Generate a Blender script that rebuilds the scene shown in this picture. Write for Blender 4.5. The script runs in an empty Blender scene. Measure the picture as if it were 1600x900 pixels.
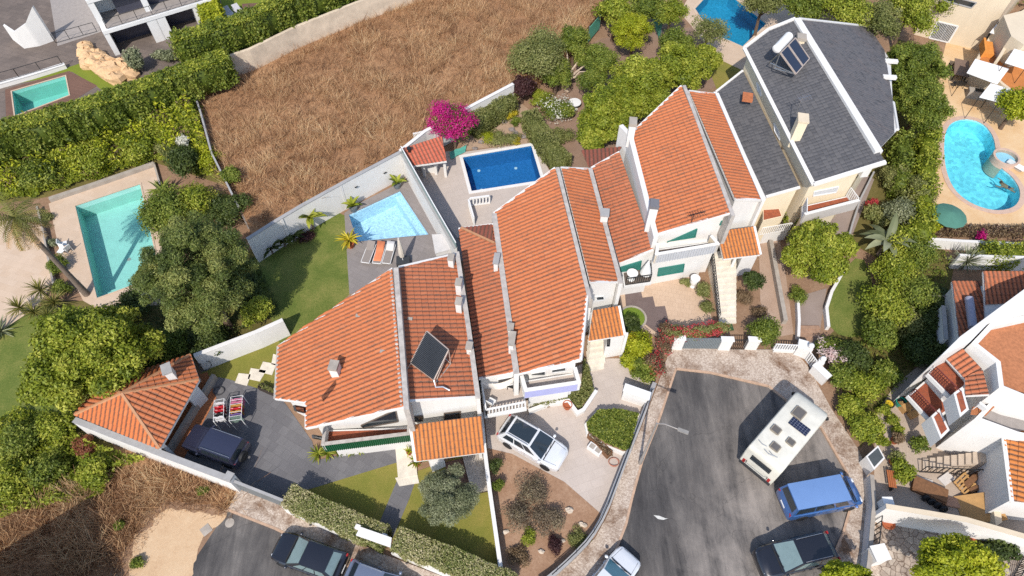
import bpy, bmesh, math, random
import numpy as np
from mathutils import Vector, Matrix
from mathutils.geometry import tessellate_polygon
R = math.radians
random.seed(11)
rng = np.random.default_rng(11)
scene = bpy.context.scene
col = scene.collection

# ------------------------------------------------------------------ camera, sky, sun, exposure
PITCH, FPX, CAMH = 55.0, 1067.0, 42.0
SUN_EL = 47.7
SUN_DIR = Vector((-0.235, -0.972, 0)).normalized() * math.cos(R(SUN_EL)) + Vector((0, 0, math.sin(R(SUN_EL))))
cam_d = bpy.data.cameras.new('camera'); cam = bpy.data.objects.new('camera', cam_d); col.objects.link(cam)
cam.location = (0, 0, CAMH); cam.rotation_euler = (R(90 - PITCH), 0, 0)
cam_d.sensor_width = 36; cam_d.lens = FPX / 1600 * 36; cam_d.clip_end = 3000
scene.camera = cam
w = bpy.data.worlds.new('World'); scene.world = w; w.use_nodes = True
nt = w.node_tree; nt.nodes.clear()
sky = nt.nodes.new('ShaderNodeTexSky'); sky.sky_type = 'NISHITA'; sky.sun_disc = False
sky.sun_elevation = R(SUN_EL); sky.sun_rotation = math.atan2(SUN_DIR.x, SUN_DIR.y)
bg = nt.nodes.new('ShaderNodeBackground'); bg.inputs['Strength'].default_value = 0.15
wo = nt.nodes.new('ShaderNodeOutputWorld')
nt.links.new(sky.outputs[0], bg.inputs[0]); nt.links.new(bg.outputs[0], wo.inputs[0])
sd = bpy.data.lights.new('sun', 'SUN'); sd.energy = 3.3; sd.angle = R(0.5); sd.color = (1, 0.94, 0.86)
sun = bpy.data.objects.new('sun', sd); col.objects.link(sun)
sun.rotation_euler = (-SUN_DIR).to_track_quat('-Z', 'Y').to_euler()
sun.location = SUN_DIR * 200
scene.view_settings.view_transform = 'Standard'; scene.view_settings.look = 'None'
scene.view_settings.exposure = 0.58; scene.view_settings.gamma = 1
scene.view_settings.use_curve_mapping = False
scene.cycles.use_denoising = False

# ------------------------------------------------------------------ pixel -> world
_cp, _sp = math.cos(R(PITCH)), math.sin(R(PITCH))
FW = Vector((0, _cp, -_sp)); UP = Vector((0, _sp, _cp)); RT = Vector((1, 0, 0)); CP = Vector((0, 0, CAMH))
def ray(x, y): return (FW * FPX + RT * (x - 800) - UP * (y - 450)).normalized()
def G(x, y, z=0.0):
    d = ray(x, y); return CP + d * ((z - CAMH) / d.z)
def on_plane(x, y, p, n):
    d = ray(x, y); return CP + d * ((p - CP).dot(n) / d.dot(n))
def on_wall(x, y, A, B):
    t = Vector((B.x - A.x, B.y - A.y, 0)); n = Vector((-t.y, t.x, 0)).normalized()
    return on_plane(x, y, Vector((A.x, A.y, 0)), n)
def PXM(x, y, z=0.0):                      # pixels (of 1600) per metre there
    return FPX / (G(x, y, z) - CP).dot(FW)
def V(*a): return Vector(a)
def lerp(a, b, t): return a + (b - a) * t

# ------------------------------------------------------------------ object helpers
def tag(o, label=None, cat=None, group=None, kind=None):
    if label: o['label'] = label
    if cat: o['category'] = cat
    if group: o['group'] = group
    if kind: o['kind'] = kind
    return o
def thing(name, loc, label, cat, group=None, rz=0.0):
    o = bpy.data.objects.new(name, None); col.objects.link(o); o.location = loc; o.rotation_euler = (0, 0, rz)
    o.empty_display_size = 0.3
    return tag(o, label, cat, group, 'thing')
def root_matrix(o):
    m = Matrix.Identity(4)
    while o is not None:
        m = Matrix.Translation(o.location) @ o.rotation_euler.to_matrix().to_4x4() @ m; o = o.parent
    return m
def copy_tree(o, parent=None):
    c = o.copy(); col.objects.link(c); c.parent = parent
    for ch in [x for x in bpy.data.objects if x.parent == o]: copy_tree(ch, c)
    return c
class MB:
    def __init__(s): s.v = []; s.f = []
    def add(s, vs, fs):
        n = len(s.v); s.v += [tuple(v) for v in vs]; s.f += [tuple(i + n for i in f) for f in fs]; return s
    def poly(s, pts): return s.add(pts, [tuple(range(len(pts)))])
    def obox(s, c, ax, ay, az):
        c = Vector(c); P = []
        for k in (-1, 1):
            for j in (-1, 1):
                for i in (-1, 1): P.append(c + ax * i + ay * j + az * k)
        return s.add(P, [(0, 2, 3, 1), (4, 5, 7, 6), (0, 1, 5, 4), (2, 6, 7, 3), (0, 4, 6, 2), (1, 3, 7, 5)])
    def box(s, c, d, rz=0.0):
        a = Vector((math.cos(rz), math.sin(rz), 0)); b = Vector((-a.y, a.x, 0))
        return s.obox(c, a * (d[0] / 2), b * (d[1] / 2), Vector((0, 0, d[2] / 2)))
    def bar(s, a, b, wd, h, up=None):        # box from a to b, width, height (centred)
        a, b = Vector(a), Vector(b); t = b - a
        if t.length < 1e-6: return s
        u = Vector(up) if up else Vector((0, 0, 1))
        if abs(t.normalized().dot(u)) > .99: u = Vector((1, 0, 0))
        x = t.cross(u).normalized(); u = x.cross(t).normalized()
        return s.obox((a + b) / 2, t / 2, x * (wd / 2), u * (h / 2))
    def prism(s, pts, z0, z1=None):          # z0 scalar or list, z1 scalar or None (use point z)
        n = len(pts)
        ar = sum(pts[i].x * pts[(i + 1) % n].y - pts[(i + 1) % n].x * pts[i].y for i in range(n))
        if ar < 0: pts = list(reversed(pts))
        lo = [V(p.x, p.y, z0) for p in pts]
        hi = [V(p.x, p.y, p.z if z1 is None else z1) for p in pts]
        k = len(s.v)
        tri = tessellate_polygon([[V(p.x, p.y, 0) for p in pts]])
        fs = []
        for t in tri:
            t = tuple(t)
            a, b, c = (pts[i] for i in t)
            if (b.x - a.x) * (c.y - a.y) - (b.y - a.y) * (c.x - a.x) < 0: t = t[::-1]
            fs.append(tuple(i + n for i in t)); fs.append(tuple(reversed(t)))
        fs += [(i, (i + 1) % n, n + (i + 1) % n, n + i) for i in range(n)]
        return s.add(lo + hi, fs)
    def tube(s, pts, r, n=6, cap=True):
        pts = [Vector(p) for p in pts]; rs = r if isinstance(r, (list, tuple)) else [r] * len(pts)
        base = len(s.v); vs = []; fs = []; px = None
        for i, p in enumerate(pts):
            t = (pts[min(i + 1, len(pts) - 1)] - pts[max(i - 1, 0)]).normalized()
            if px is None:
                u = Vector((0, 0, 1)) if abs(t.z) < .9 else Vector((1, 0, 0)); px = t.cross(u).normalized()
            else: px = (px - t * px.dot(t)).normalized()
            py = t.cross(px)
            for k in range(n):
                a = 2 * math.pi * k / n; vs.append(p + (px * math.cos(a) + py * math.sin(a)) * rs[i])
        for i in range(len(pts) - 1):
            for k in range(n):
                a, b = i * n + k, i * n + (k + 1) % n; fs.append((a, a + n, b + n, b))
        if cap: fs.append(tuple(range(n))); fs.append(tuple(reversed(range((len(pts) - 1) * n, len(pts) * n))))
        return s.add(vs, fs)
    def lathe(s, c, prof, n=16, M=None, cap=True):
        c = Vector(c); vs = []; fs = []
        for r, z in prof:
            for k in range(n):
                a = 2 * math.pi * k / n; p = Vector((r * math.cos(a), r * math.sin(a), z))
                vs.append(c + (M @ p if M else p))
        for i in range(len(prof) - 1):
            for k in range(n):
                a, b = i * n + k, i * n + (k + 1) % n; fs.append((a, b, b + n, a + n))
        if cap and prof[0][0] > 1e-4: fs.append(tuple(reversed(range(n))))
        if cap and prof[-1][0] > 1e-4: fs.append(tuple(range((len(prof) - 1) * n, len(prof) * n)))
        return s.add(vs, fs)
    def blob(s, c, r, n=10, m=7, jit=0.0):
        c = Vector(c); r = r if isinstance(r, (tuple, list)) else (r, r, r); vs = []; fs = []
        for i in range(m + 1):
            th = math.pi * i / m
            for k in range(n):
                a = 2 * math.pi * k / n; j = 1 + random.uniform(-jit, jit)
                vs.append(c + Vector((r[0] * math.sin(th) * math.cos(a) * j, r[1] * math.sin(th) * math.sin(a) * j, r[2] * math.cos(th) * j)))
        for i in range(m):
            for k in range(n):
                a, b = i * n + k, i * n + (k + 1) % n; fs.append((a, a + n, b + n, b))
        return s.add(vs, fs)
    def build(s, name, mat, parent=None, smooth=False, local=False, angle=40):
        me = bpy.data.meshes.new(name)
        vs = s.v
        if parent is not None and not local:
            mi = root_matrix(parent).inverted(); vs = [tuple(mi @ Vector(v)) for v in vs]
        me.from_pydata(vs, [], s.f); me.update(); me.validate()
        o = bpy.data.objects.new(name, me); col.objects.link(o); o.parent = parent
        if mat: me.materials.append(mat)
        if smooth:
            me.shade_smooth(); me.set_sharp_from_angle(angle=R(angle))
        return o

# ------------------------------------------------------------------ materials
def newmat(name):
    m = bpy.data.materials.new(name); m.use_nodes = True
    n = m.node_tree; n.nodes.clear(); out = n.nodes.new('ShaderNodeOutputMaterial')
    b = n.nodes.new('ShaderNodeBsdfPrincipled'); n.links.new(b.outputs[0], out.inputs[0])
    return m, n, b, out
def nd(n, t, **kw):
    x = n.nodes.new(t)
    for k, v in kw.items():
        if k in x.inputs: x.inputs[k].default_value = v
        else: setattr(x, k, v)
    return x
def ramp(n, stops, fac=None, interp='LINEAR'):
    r = n.nodes.new('ShaderNodeValToRGB'); e = r.color_ramp.elements; r.color_ramp.interpolation = interp
    while len(e) < len(stops): e.new(0.5)
    for i, (p, c) in enumerate(stops):
        e[i].position = p; e[i].color = (*c, 1)
    if fac is not None: n.links.new(fac, r.inputs[0])
    return r
def rgb(h):                                  # sRGB 0-255 -> linear
    return tuple(.8 * (c / 255 / 12.92) if c / 255 <= .04045 else .8 * ((c / 255 + .055) / 1.055) ** 2.4 for c in h)
def mix(n, fac, a, b, mode='MIX'):
    x = n.nodes.new('ShaderNodeMix'); x.data_type = 'RGBA'; x.blend_type = mode
    for s_, val in ((x.inputs[0], fac), (x.inputs[6], a), (x.inputs[7], b)):
        if hasattr(val, 'is_output'): n.links.new(val, s_)
        elif isinstance(val, (int, float)): s_.default_value = val
        else: s_.default_value = (*val, 1)
    return x.outputs[2]
def coords(n, scale=(1, 1, 1), rot=(0, 0, 0), kind='Object'):
    tc = n.nodes.new('ShaderNodeTexCoord'); mp = n.nodes.new('ShaderNodeMapping')
    n.links.new(tc.outputs[kind], mp.inputs[0]); mp.inputs['Scale'].default_value = scale; mp.inputs['Rotation'].default_value = rot
    return mp.outputs[0]
def noise(n, vec, scale, detail=5.0, rough=.6, dist=0.0):
    x = nd(n, 'ShaderNodeTexNoise', Scale=scale, Detail=detail, Roughness=rough, Distortion=dist)
    n.links.new(vec, x.inputs['Vector']); return x.outputs['Fac']
def bump(n, b, h, strength=.3, dist=.05):
    x = nd(n, 'ShaderNodeBump', Strength=strength, Distance=dist); n.links.new(h, x.inputs['Height']); n.links.new(x.outputs[0], b.inputs['Normal'])
_simple = {}
def M_(name, c, rough=.6, metal=0.0, var=.12, scale=3.0, bmp=0.0, spec=.4, coat=0.0):
    """plain surface with slight mottling"""
    if name in _simple: return _simple[name]
    m, n, b, o = newmat(name)
    v = coords(n); f = noise(n, v, scale, 6, .65)
    if name.startswith('white_render') or 'render' in name: f = mix(n, .5, f, noise(n, coords(n, (1, 1, .08)), 2.6, 6, .75))
    d = tuple(x * (1 - var) for x in c); l = tuple(min(1, x * (1 + var * .5)) for x in c)
    r = ramp(n, [(.3, d), (.7, l)], f); n.links.new(r.outputs[0], b.inputs['Base Color'])
    b.inputs['Roughness'].default_value = rough; b.inputs['Metallic'].default_value = metal
    b.inputs['Specular IOR Level'].default_value = spec; b.inputs['Coat Weight'].default_value = coat
    if bmp: bump(n, b, noise(n, v, scale * 12, 4), bmp, .02)
    _simple[name] = m; return m
def ground_mat(name, stops, s1=.5, s2=6, w2=.5, rough=.95, bmp=.4, s3=40, dist=.06, stretch=(1, 1, 1), rot=0):
    m, n, b, o = newmat(name); v = coords(n, stretch, (0, 0, rot))
    a = noise(n, v, s1, 6, .6, .3); c = noise(n, v, s2, 6, .7); e = noise(n, v, s3, 3, .7)
    f = mix(n, w2, a, c); f2 = mix(n, .35, f, e)
    r = ramp(n, stops, f2); n.links.new(r.outputs[0], b.inputs['Base Color'])
    b.inputs['Roughness'].default_value = rough; b.inputs['Specular IOR Level'].default_value = .2
    bump(n, b, f2, bmp, dist); return m
def leaf_mat(name, cols, trans=.32, rough=.55):
    m, n, b, o = newmat(name)
    at = n.nodes.new('ShaderNodeAttribute'); at.attribute_name = 'rnd'
    k = len(cols); r = ramp(n, [(i / (k - 1) if k > 1 else 0, c) for i, c in enumerate(cols)], at.outputs['Fac'])
    n.links.new(r.outputs[0], b.inputs['Base Color']); b.inputs['Roughness'].default_value = rough
    b.inputs['Specular IOR Level'].default_value = .3
    tr = n.nodes.new('ShaderNodeBsdfTranslucent'); n.links.new(r.outputs[0], tr.inputs[0])
    ms = n.nodes.new('ShaderNodeMixShader'); ms.inputs[0].default_value = trans
    n.links.new(b.outputs[0], ms.inputs[1]); n.links.new(tr.outputs[0], ms.inputs[2]); n.links.new(ms.outputs[0], o.inputs[0])
    return m
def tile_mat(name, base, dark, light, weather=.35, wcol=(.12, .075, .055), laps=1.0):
    m, n, b, o = newmat(name)
    uv = n.nodes.new('ShaderNodeUVMap'); uv.uv_map = 'UVMap'
    fl = n.nodes.new('ShaderNodeVectorMath'); fl.operation = 'FLOOR'; n.links.new(uv.outputs[0], fl.inputs[0])
    wn = n.nodes.new('ShaderNodeTexWhiteNoise'); wn.noise_dimensions = '2D'; n.links.new(fl.outputs[0], wn.inputs['Vector'])
    r = ramp(n, [(0, tuple(.5 * (a + b_) for a, b_ in zip(base, dark))), (.12, base), (.9, base), (1, tuple(.5 * (a + b_) for a, b_ in zip(base, light)))], wn.outputs['Value'])
    v = coords(n); f = noise(n, v, .55, 7, .65, .4); g = noise(n, v, 5, 5, .7)
    us = n.nodes.new('ShaderNodeMapping'); us.inputs['Scale'].default_value = (.12, .8, 1); n.links.new(uv.outputs[0], us.inputs[0]); sk = noise(n, us.outputs[0], 1.0, 6, .7)
    wr = ramp(n, [(.5, (0, 0, 0)), (.7, (1, 1, 1))], mix(n, .4, mix(n, .45, f, g), sk))
    sc = nd(n, 'ShaderNodeMath', operation='MULTIPLY'); n.links.new(wr.outputs[0], sc.inputs[0]); sc.inputs[1].default_value = weather
    # dark bands at tile laps and in channel valleys: painted shade between the tiles
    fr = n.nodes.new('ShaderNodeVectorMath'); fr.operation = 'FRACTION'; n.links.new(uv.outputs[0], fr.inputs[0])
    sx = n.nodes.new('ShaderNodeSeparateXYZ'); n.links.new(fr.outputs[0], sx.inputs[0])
    lap_shade = ramp(n, [(0, (.5, .5, .5)), (.12, (0, 0, 0)), (.92, (0, 0, 0)), (1, (.5, .5, .5))], sx.outputs[0])
    valley_shade = ramp(n, [(0, (1, 1, 1)), (.2, (.9, .9, .9)), (.34, (0, 0, 0)), (.76, (0, 0, 0)), (.88, (.9, .9, .9)), (1, (1, 1, 1))], sx.outputs[1])
    lap = nd(n, 'ShaderNodeMath', operation='MAXIMUM'); n.links.new(lap_shade.outputs[0], lap.inputs[0]); n.links.new(valley_shade.outputs[0], lap.inputs[1])
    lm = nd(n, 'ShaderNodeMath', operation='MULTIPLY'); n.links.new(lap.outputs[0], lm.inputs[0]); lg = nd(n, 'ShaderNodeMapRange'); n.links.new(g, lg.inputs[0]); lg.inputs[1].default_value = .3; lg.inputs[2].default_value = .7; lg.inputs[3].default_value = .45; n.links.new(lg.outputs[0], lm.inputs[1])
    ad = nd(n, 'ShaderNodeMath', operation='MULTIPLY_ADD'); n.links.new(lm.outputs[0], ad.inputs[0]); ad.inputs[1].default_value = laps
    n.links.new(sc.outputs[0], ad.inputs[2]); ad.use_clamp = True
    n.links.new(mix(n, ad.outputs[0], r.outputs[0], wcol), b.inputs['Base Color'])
    b.inputs['Roughness'].default_value = .8; b.inputs['Specular IOR Level'].default_value = .25
    bump(n, b, g, .25, .02); return m
def water_mat(name, tint, gloss=.12):
    m, n, b, o = newmat(name); n.nodes.remove(b)
    tr = n.nodes.new('ShaderNodeBsdfTransparent'); tr.inputs[0].default_value = (*tint, 1)
    gl = n.nodes.new('ShaderNodeBsdfGlossy'); gl.inputs['Roughness'].default_value = .03
    fr = nd(n, 'ShaderNodeFresnel', IOR=1.33); ms = n.nodes.new('ShaderNodeMixShader')
    v = coords(n); h = noise(n, v, 2.2, 3, .55, .5)
    bp = nd(n, 'ShaderNodeBump', Strength=.3, Distance=.08); n.links.new(h, bp.inputs['Height'])
    n.links.new(bp.outputs[0], gl.inputs['Normal']); n.links.new(bp.outputs[0], fr.inputs['Normal'])
    n.links.new(fr.outputs[0], ms.inputs[0]); n.links.new(tr.outputs[0], ms.inputs[1]); n.links.new(gl.outputs[0], ms.inputs[2])
    n.links.new(ms.outputs[0], o.inputs[0]); return m
def paver_mat(name, c1, c2, joint, size=(.6, .4), rot=0.0, rough=.8, var=.5, jw=.012):
    m, n, b, o = newmat(name); v = coords(n, (1, 1, 1), (0, 0, rot))
    br = nd(n, 'ShaderNodeTexBrick', Scale=1.0); n.links.new(v, br.inputs['Vector'])
    br.inputs['Brick Width'].default_value = size[0]; br.inputs['Row Height'].default_value = size[1]; br.inputs['Mortar Size'].default_value = jw
    br.inputs['Color1'].default_value = (*c1, 1); br.inputs['Color2'].default_value = (*c2, 1); br.inputs['Mortar'].default_value = (*joint, 1)
    f = noise(n, v, .8, 7, .65); g = noise(n, v, 9, 5, .7)
    rr = ramp(n, [(.3, (1 - var * .6,) * 3), (.7, (1.0,) * 3)], mix(n, .45, f, g))
    n.links.new(mix(n, 1.0, br.outputs['Color'], rr.outputs[0], 'MULTIPLY'), b.inputs['Base Color'])
    b.inputs['Roughness'].default_value = rough; b.inputs['Specular IOR Level'].default_value = .3
    bump(n, b, g, .15, .02); return m
def plain(c): return (c, c, c)

WHITE = M_('white_render', rgb((232, 229, 224)), .85, var=.10, scale=1.2, spec=.2)
WHITE2 = M_('white_paint', rgb((236, 235, 232)), .55, var=.05)
GREYCAP = M_('grey_coping', rgb((168, 166, 164)), .85, var=.15, scale=2)
CONCRETE = M_('weathered_concrete', rgb((176, 166, 154)), .9, var=.28, scale=1.1, bmp=.2)
RIDGE = M_('mortar_ridge', rgb((190, 182, 174)), .9, var=.3, scale=2.5, bmp=.3)
YELLOW = M_('cream_render', rgb((236, 220, 190)), .85, var=.1, scale=1)
BEIGEWALL = M_('beige_render', rgb((222, 205, 178)), .85, var=.1, scale=1)
GLASS = M_('dark_glass', (.02, .028, .035), .06, spec=.8, var=.05)
BLACK = M_('black_rubber', (.015, .015, .016), .7)
DKMETAL = M_('dark_metal', (.04, .042, .045), .45, metal=.6)
STEEL = M_('brushed_steel', (.5, .51, .52), .35, metal=.9)
GREYMETAL = M_('grey_painted_metal', rgb((120, 128, 132)), .5, metal=.2)
TEAL = M_('teal_shutter', rgb((56, 128, 116)), .6, var=.12)
BARK = M_('grey_brown_bark', rgb((110, 90, 74)), .95, var=.4, scale=6, bmp=.6)
PALMBARK = M_('palm_bark', rgb((126, 112, 100)), .95, var=.35, scale=5, bmp=.5)
DEADWOOD = M_('bleached_wood', rgb((200, 180, 158)), .9, var=.3, scale=4)
WOOD = M_('brown_wood', rgb((130, 92, 62)), .75, var=.3, scale=5)
PLY = M_('plywood', rgb((196, 152, 96)), .7, var=.18, scale=2.5)
MARBLE = M_('cream_marble', rgb((232, 222, 204)), .5, var=.2, scale=2)
TERRAPOT = M_('terracotta_pot', rgb((176, 96, 60)), .8, var=.2)
TERRAFLOOR = paver_mat('red_clay_floor', rgb((172, 96, 66)), rgb((158, 84, 58)), rgb((132, 84, 66)), (.3, .3), var=.3)
TERRAFLOOR2 = M_('weathered_clay_terrace', rgb((176, 112, 72)), .85, var=.25, scale=9)
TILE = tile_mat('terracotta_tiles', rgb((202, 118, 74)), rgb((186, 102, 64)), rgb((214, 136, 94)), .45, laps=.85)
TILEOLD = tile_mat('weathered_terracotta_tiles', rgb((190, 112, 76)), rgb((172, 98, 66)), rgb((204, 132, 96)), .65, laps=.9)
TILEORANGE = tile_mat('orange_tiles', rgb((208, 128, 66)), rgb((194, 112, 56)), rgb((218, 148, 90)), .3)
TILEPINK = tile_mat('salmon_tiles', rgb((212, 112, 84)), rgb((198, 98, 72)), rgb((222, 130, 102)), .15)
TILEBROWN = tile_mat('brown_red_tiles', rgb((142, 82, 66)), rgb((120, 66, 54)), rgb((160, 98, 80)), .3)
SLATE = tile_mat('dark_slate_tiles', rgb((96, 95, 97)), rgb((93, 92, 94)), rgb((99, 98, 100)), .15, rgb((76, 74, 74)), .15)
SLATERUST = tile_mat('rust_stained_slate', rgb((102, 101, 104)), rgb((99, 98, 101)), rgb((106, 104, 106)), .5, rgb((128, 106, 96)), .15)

# ------------------------------------------------------------------ geometry helpers
def plane_of(a, b, c):
    n = (b - a).cross(c - a).normalized()
    if n.z < 0: n = -n
    return a, n
def zplane(p, n, x, y): return p.z - ((x - p.x) * n.x + (y - p.y) * n.y) / n.z
def offset_poly(pts, d):                      # inward offset in plan
    n = len(pts); ar = sum(pts[i].x * pts[(i + 1) % n].y - pts[(i + 1) % n].x * pts[i].y for i in range(n)); s = 1 if ar > 0 else -1
    out = []
    for i in range(n):
        a, b, c = pts[i - 1], pts[i], pts[(i + 1) % n]
        e1 = V(b.x - a.x, b.y - a.y, 0).normalized(); e2 = V(c.x - b.x, c.y - b.y, 0).normalized()
        n1 = V(-e1.y, e1.x, 0) * s; n2 = V(-e2.y, e2.x, 0) * s
        k = 1 + n1.dot(n2); m = (n1 + n2) / max(k, .3)
        out.append(V(b.x + m.x * d, b.y + m.y * d, b.z))
    return out
def roof_pts(px, zs):
    """px: pixel corners; zs: {index: z} for three corners; the rest lie on their plane"""
    k = list(zs); a, b, c = (G(*px[i], zs[i]) for i in k); p, n = plane_of(a, b, c)
    return [on_plane(*q, p, n) for q in px], p, n
def tile_mesh(name, parent, pts, n, ridge, mat, pieces=None, pitch=.315, course=.42, amp=.095, kind='roll', thick=.10, step=.03):
    """corrugated tile sheet on the plane of pts; ridge=(i,j) edge along the ridge"""
    o0 = pts[ridge[0]]; t = (pts[ridge[1]] - pts[ridge[0]]); t = (t - n * t.dot(n)).normalized()
    s = n.cross(t).normalized()
    if s.z > 0: s = -s
    st = [((p - o0).dot(s), (p - o0).dot(t)) for p in pts]
    s0, s1 = min(a for a, b in st) - .1, max(a for a, b in st) + .1
    t0, t1 = min(b for a, b in st) - .1, max(b for a, b in st) + .1
    prof = [(0, 0), (.12, .55), (.3, .95), (.5, 1), (.7, .95), (.88, .55)] if kind == 'roll' else [(0, .0), (.05, 1), (.95, 1)]
    tv, th = [], []
    k = math.floor(t0 / pitch)
    while k * pitch < t1:
        for u, h in prof: tv.append((k + u) * pitch); th.append(h * amp)
        k += 1
    sv, sh = [], []
    k = math.floor(s0 / course)
    while k * course < s1 + course:
        sv += [k * course + .002, (k + 1) * course - .002]; sh += [0, step]; k += 1
    tv, th, sv, sh = map(np.array, (tv, th, sv, sh))
    S, T = np.meshgrid(sv, tv, indexing='ij'); H = sh[:, None] + th[None, :]
    # real tiles never lie perfectly true
    jit = rng.normal(0, .0045, S.shape); H = H + jit
    P = np.array(o0)[None, None] + S[..., None] * np.array(s) + T[..., None] * np.array(t) + (H[..., None] + .01) * np.array(n)
    ns, ntv = S.shape
    me = bpy.data.meshes.new(name)
    idx = np.arange(ns * ntv).reshape(ns, ntv)
    F = np.stack([idx[:-1, :-1], idx[1:, :-1], idx[1:, 1:], idx[:-1, 1:]], -1).reshape(-1, 4)
    base = bmesh.new()
    tmp = bpy.data.meshes.new('tmp'); tmp.from_pydata(P.reshape(-1, 3).tolist(), [], F.tolist())
    ul = tmp.uv_layers.new(name='UVMap')
    uvs = np.stack([S / course, T / pitch], -1).reshape(-1, 2)
    li = np.empty(len(tmp.loops), dtype=np.int32); tmp.loops.foreach_get('vertex_index', li)
    ul.data.foreach_set('uv', uvs[li].astype(np.float32).ravel())
    out = bmesh.new(); out.loops.layers.uv.new('UVMap')
    for pc in (pieces or [list(range(len(pts)))]):
        bm = bmesh.new(); bm.from_mesh(tmp)
        q = [pts[i] if isinstance(i, int) else i for i in pc]; cen = sum(q, Vector()) / len(q)
        for i in range(len(q)):
            a, b = q[i], q[(i + 1) % len(q)]; e = (b - a)
            if e.length < 1e-4: continue
            m = e.cross(n).normalized()
            if (cen - a).dot(m) > 0: m = -m
            bmesh.ops.bisect_plane(bm, geom=bm.verts[:] + bm.edges[:] + bm.faces[:], plane_co=a, plane_no=m, clear_outer=True)
        m2 = bpy.data.meshes.new('t2'); bm.to_mesh(m2); out.from_mesh(m2); bm.free(); bpy.data.meshes.remove(m2)
    mi = root_matrix(parent).inverted() if parent else Matrix.Identity(4)
    out.transform(mi); bmesh.ops.recalc_face_normals(out, faces=out.faces[:])
    nl = (mi.to_3x3() @ n)
    out.faces.ensure_lookup_table()
    if sum(f.normal.dot(nl) for f in out.faces[:50]) < 0: bmesh.ops.reverse_faces(out, faces=out.faces[:])
    out.to_mesh(me); out.free(); base.free(); bpy.data.meshes.remove(tmp)
    o = bpy.data.objects.new(name, me); col.objects.link(o); o.parent = parent; me.materials.append(mat)
    me.shade_smooth(); me.set_sharp_from_angle(angle=R(50))
    return o
def slab(pts, n, top=-.012, thick=.14):
    """solid board under the tiles"""
    m = MB(); k = len(pts); hi = [p + n * top for p in pts]; lo = [p + V(0, 0, -thick) for p in hi]
    ar = sum(pts[i].x * pts[(i + 1) % k].y - pts[(i + 1) % k].x * pts[i].y for i in range(k))
    if ar < 0: hi, lo = hi[::-1], lo[::-1]
    tri = tessellate_polygon([[V(p.x, p.y, 0) for p in hi]]); fs = []
    for t in tri:
        t = tuple(t); a, b, c = (hi[i] for i in t)
        if (b.x - a.x) * (c.y - a.y) - (b.y - a.y) * (c.x - a.x) < 0: t = t[::-1]
        fs += [t, tuple(i + k for i in reversed(t))]
    fs += [(k + i, k + (i + 1) % k, (i + 1) % k, i) for i in range(k)]
    return m.add(hi + lo, fs)
def roof(parent, px, zs, ridge, mat, verge=(), pieces=None, vw=.22, vh=.16, vmat=None, name='roof', slabmat=None, drop=.0, **kw):
    pts, p, n = roof_pts(px, zs)
    r = tile_mesh(name, parent, pts, n, ridge, mat, pieces=pieces, **kw)
    slab(pts, n).build('roof_board', slabmat or WHITE, r)
    for i, j in verge:
        MB().bar(pts[i] + n * (vh * .25), pts[j] + n * (vh * .25), vw, vh, up=n).build('verge', vmat or RIDGE, r)
    return pts, p, n
def walls(parent, pts, p, n, inset=.25, z0=0.0, mat=None, gap=.2, poly=None, name='wall'):
    q = offset_poly(poly or pts, inset)
    q = [V(a.x, a.y, zplane(p, n, a.x, a.y) - gap) for a in q]
    MB().prism(q, z0).build(name, mat or WHITE, parent); return q
def window(parent, A, B, px, pane=None, fr=None, fw=.06, out=.03, name='window'):
    """window set on the wall through A,B; px = 4 pixel corners"""
    P = [on_wall(*q, A, B) for q in px]
    t = V(B.x - A.x, B.y - A.y, 0).normalized(); nn = V(-t.y, t.x, 0)
    if nn.dot(CP - A) < 0: nn = -nn
    c = sum(P, Vector()) / 4
    f = MB()
    for i in range(4):
        a, b = P[i], P[(i + 1) % 4]; f.bar(a + nn * out * .5, b + nn * out * .5, .08 + out, fw, up=(b - a).cross(nn))
    fo = f.build(name, fr or WHITE2, parent)
    g = MB(); g.add([q + nn * (out * .55) for q in P] + [q - nn * .02 for q in P], [(0, 1, 2, 3), (7, 6, 5, 4), (0, 4, 5, 1), (1, 5, 6, 2), (2, 6, 7, 3), (3, 7, 4, 0)])
    g.build('pane', pane or GLASS, fo); return fo
def sheet(name, px, z, mat, holes=(), zpx=None, world=False):
    pts = [Vector(q) if world else G(*q, z if zpx is None else zpx) for q in px]; pts = [V(p.x, p.y, z) for p in pts]
    loops = [pts] + [[V(h.x, h.y, z) for h in H] for H in holes]
    tri = tessellate_polygon(loops); allp = [p for L in loops for p in L]; fs = []
    for t in tri:
        t = tuple(t); a, b, c = (allp[i] for i in t)
        if (b.x - a.x) * (c.y - a.y) - (b.y - a.y) * (c.x - a.x) < 0: t = t[::-1]
        fs.append(t)
    m = MB().add(allp, fs); return tag(m.build(name, mat), kind='structure')
def rough_px(px, amp=5.0, it=3):
    for _ in range(it):
        q = []; k = len(px)
        for i in range(k):
            a, b = px[i], px[(i + 1) % k]; L = math.hypot(b[0] - a[0], b[1] - a[1]); j = min(amp, L * .18)
            q += [a, ((a[0] + b[0]) / 2 + random.uniform(-j, j), (a[1] + b[1]) / 2 + random.uniform(-j, j))]
        px = q; amp *= .6
    return px
def smooth_px(px, it=2, closed=True):
    for _ in range(it):
        q = []; k = len(px)
        for i in range(k if closed else k - 1):
            a, b = px[i], px[(i + 1) % k]
            q += [(a[0] * .75 + b[0] * .25, a[1] * .75 + b[1] * .25), (a[0] * .25 + b[0] * .75, a[1] * .25 + b[1] * .75)]
        if not closed: q = [px[0]] + q + [px[-1]]
        px = q
    return px
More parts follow.
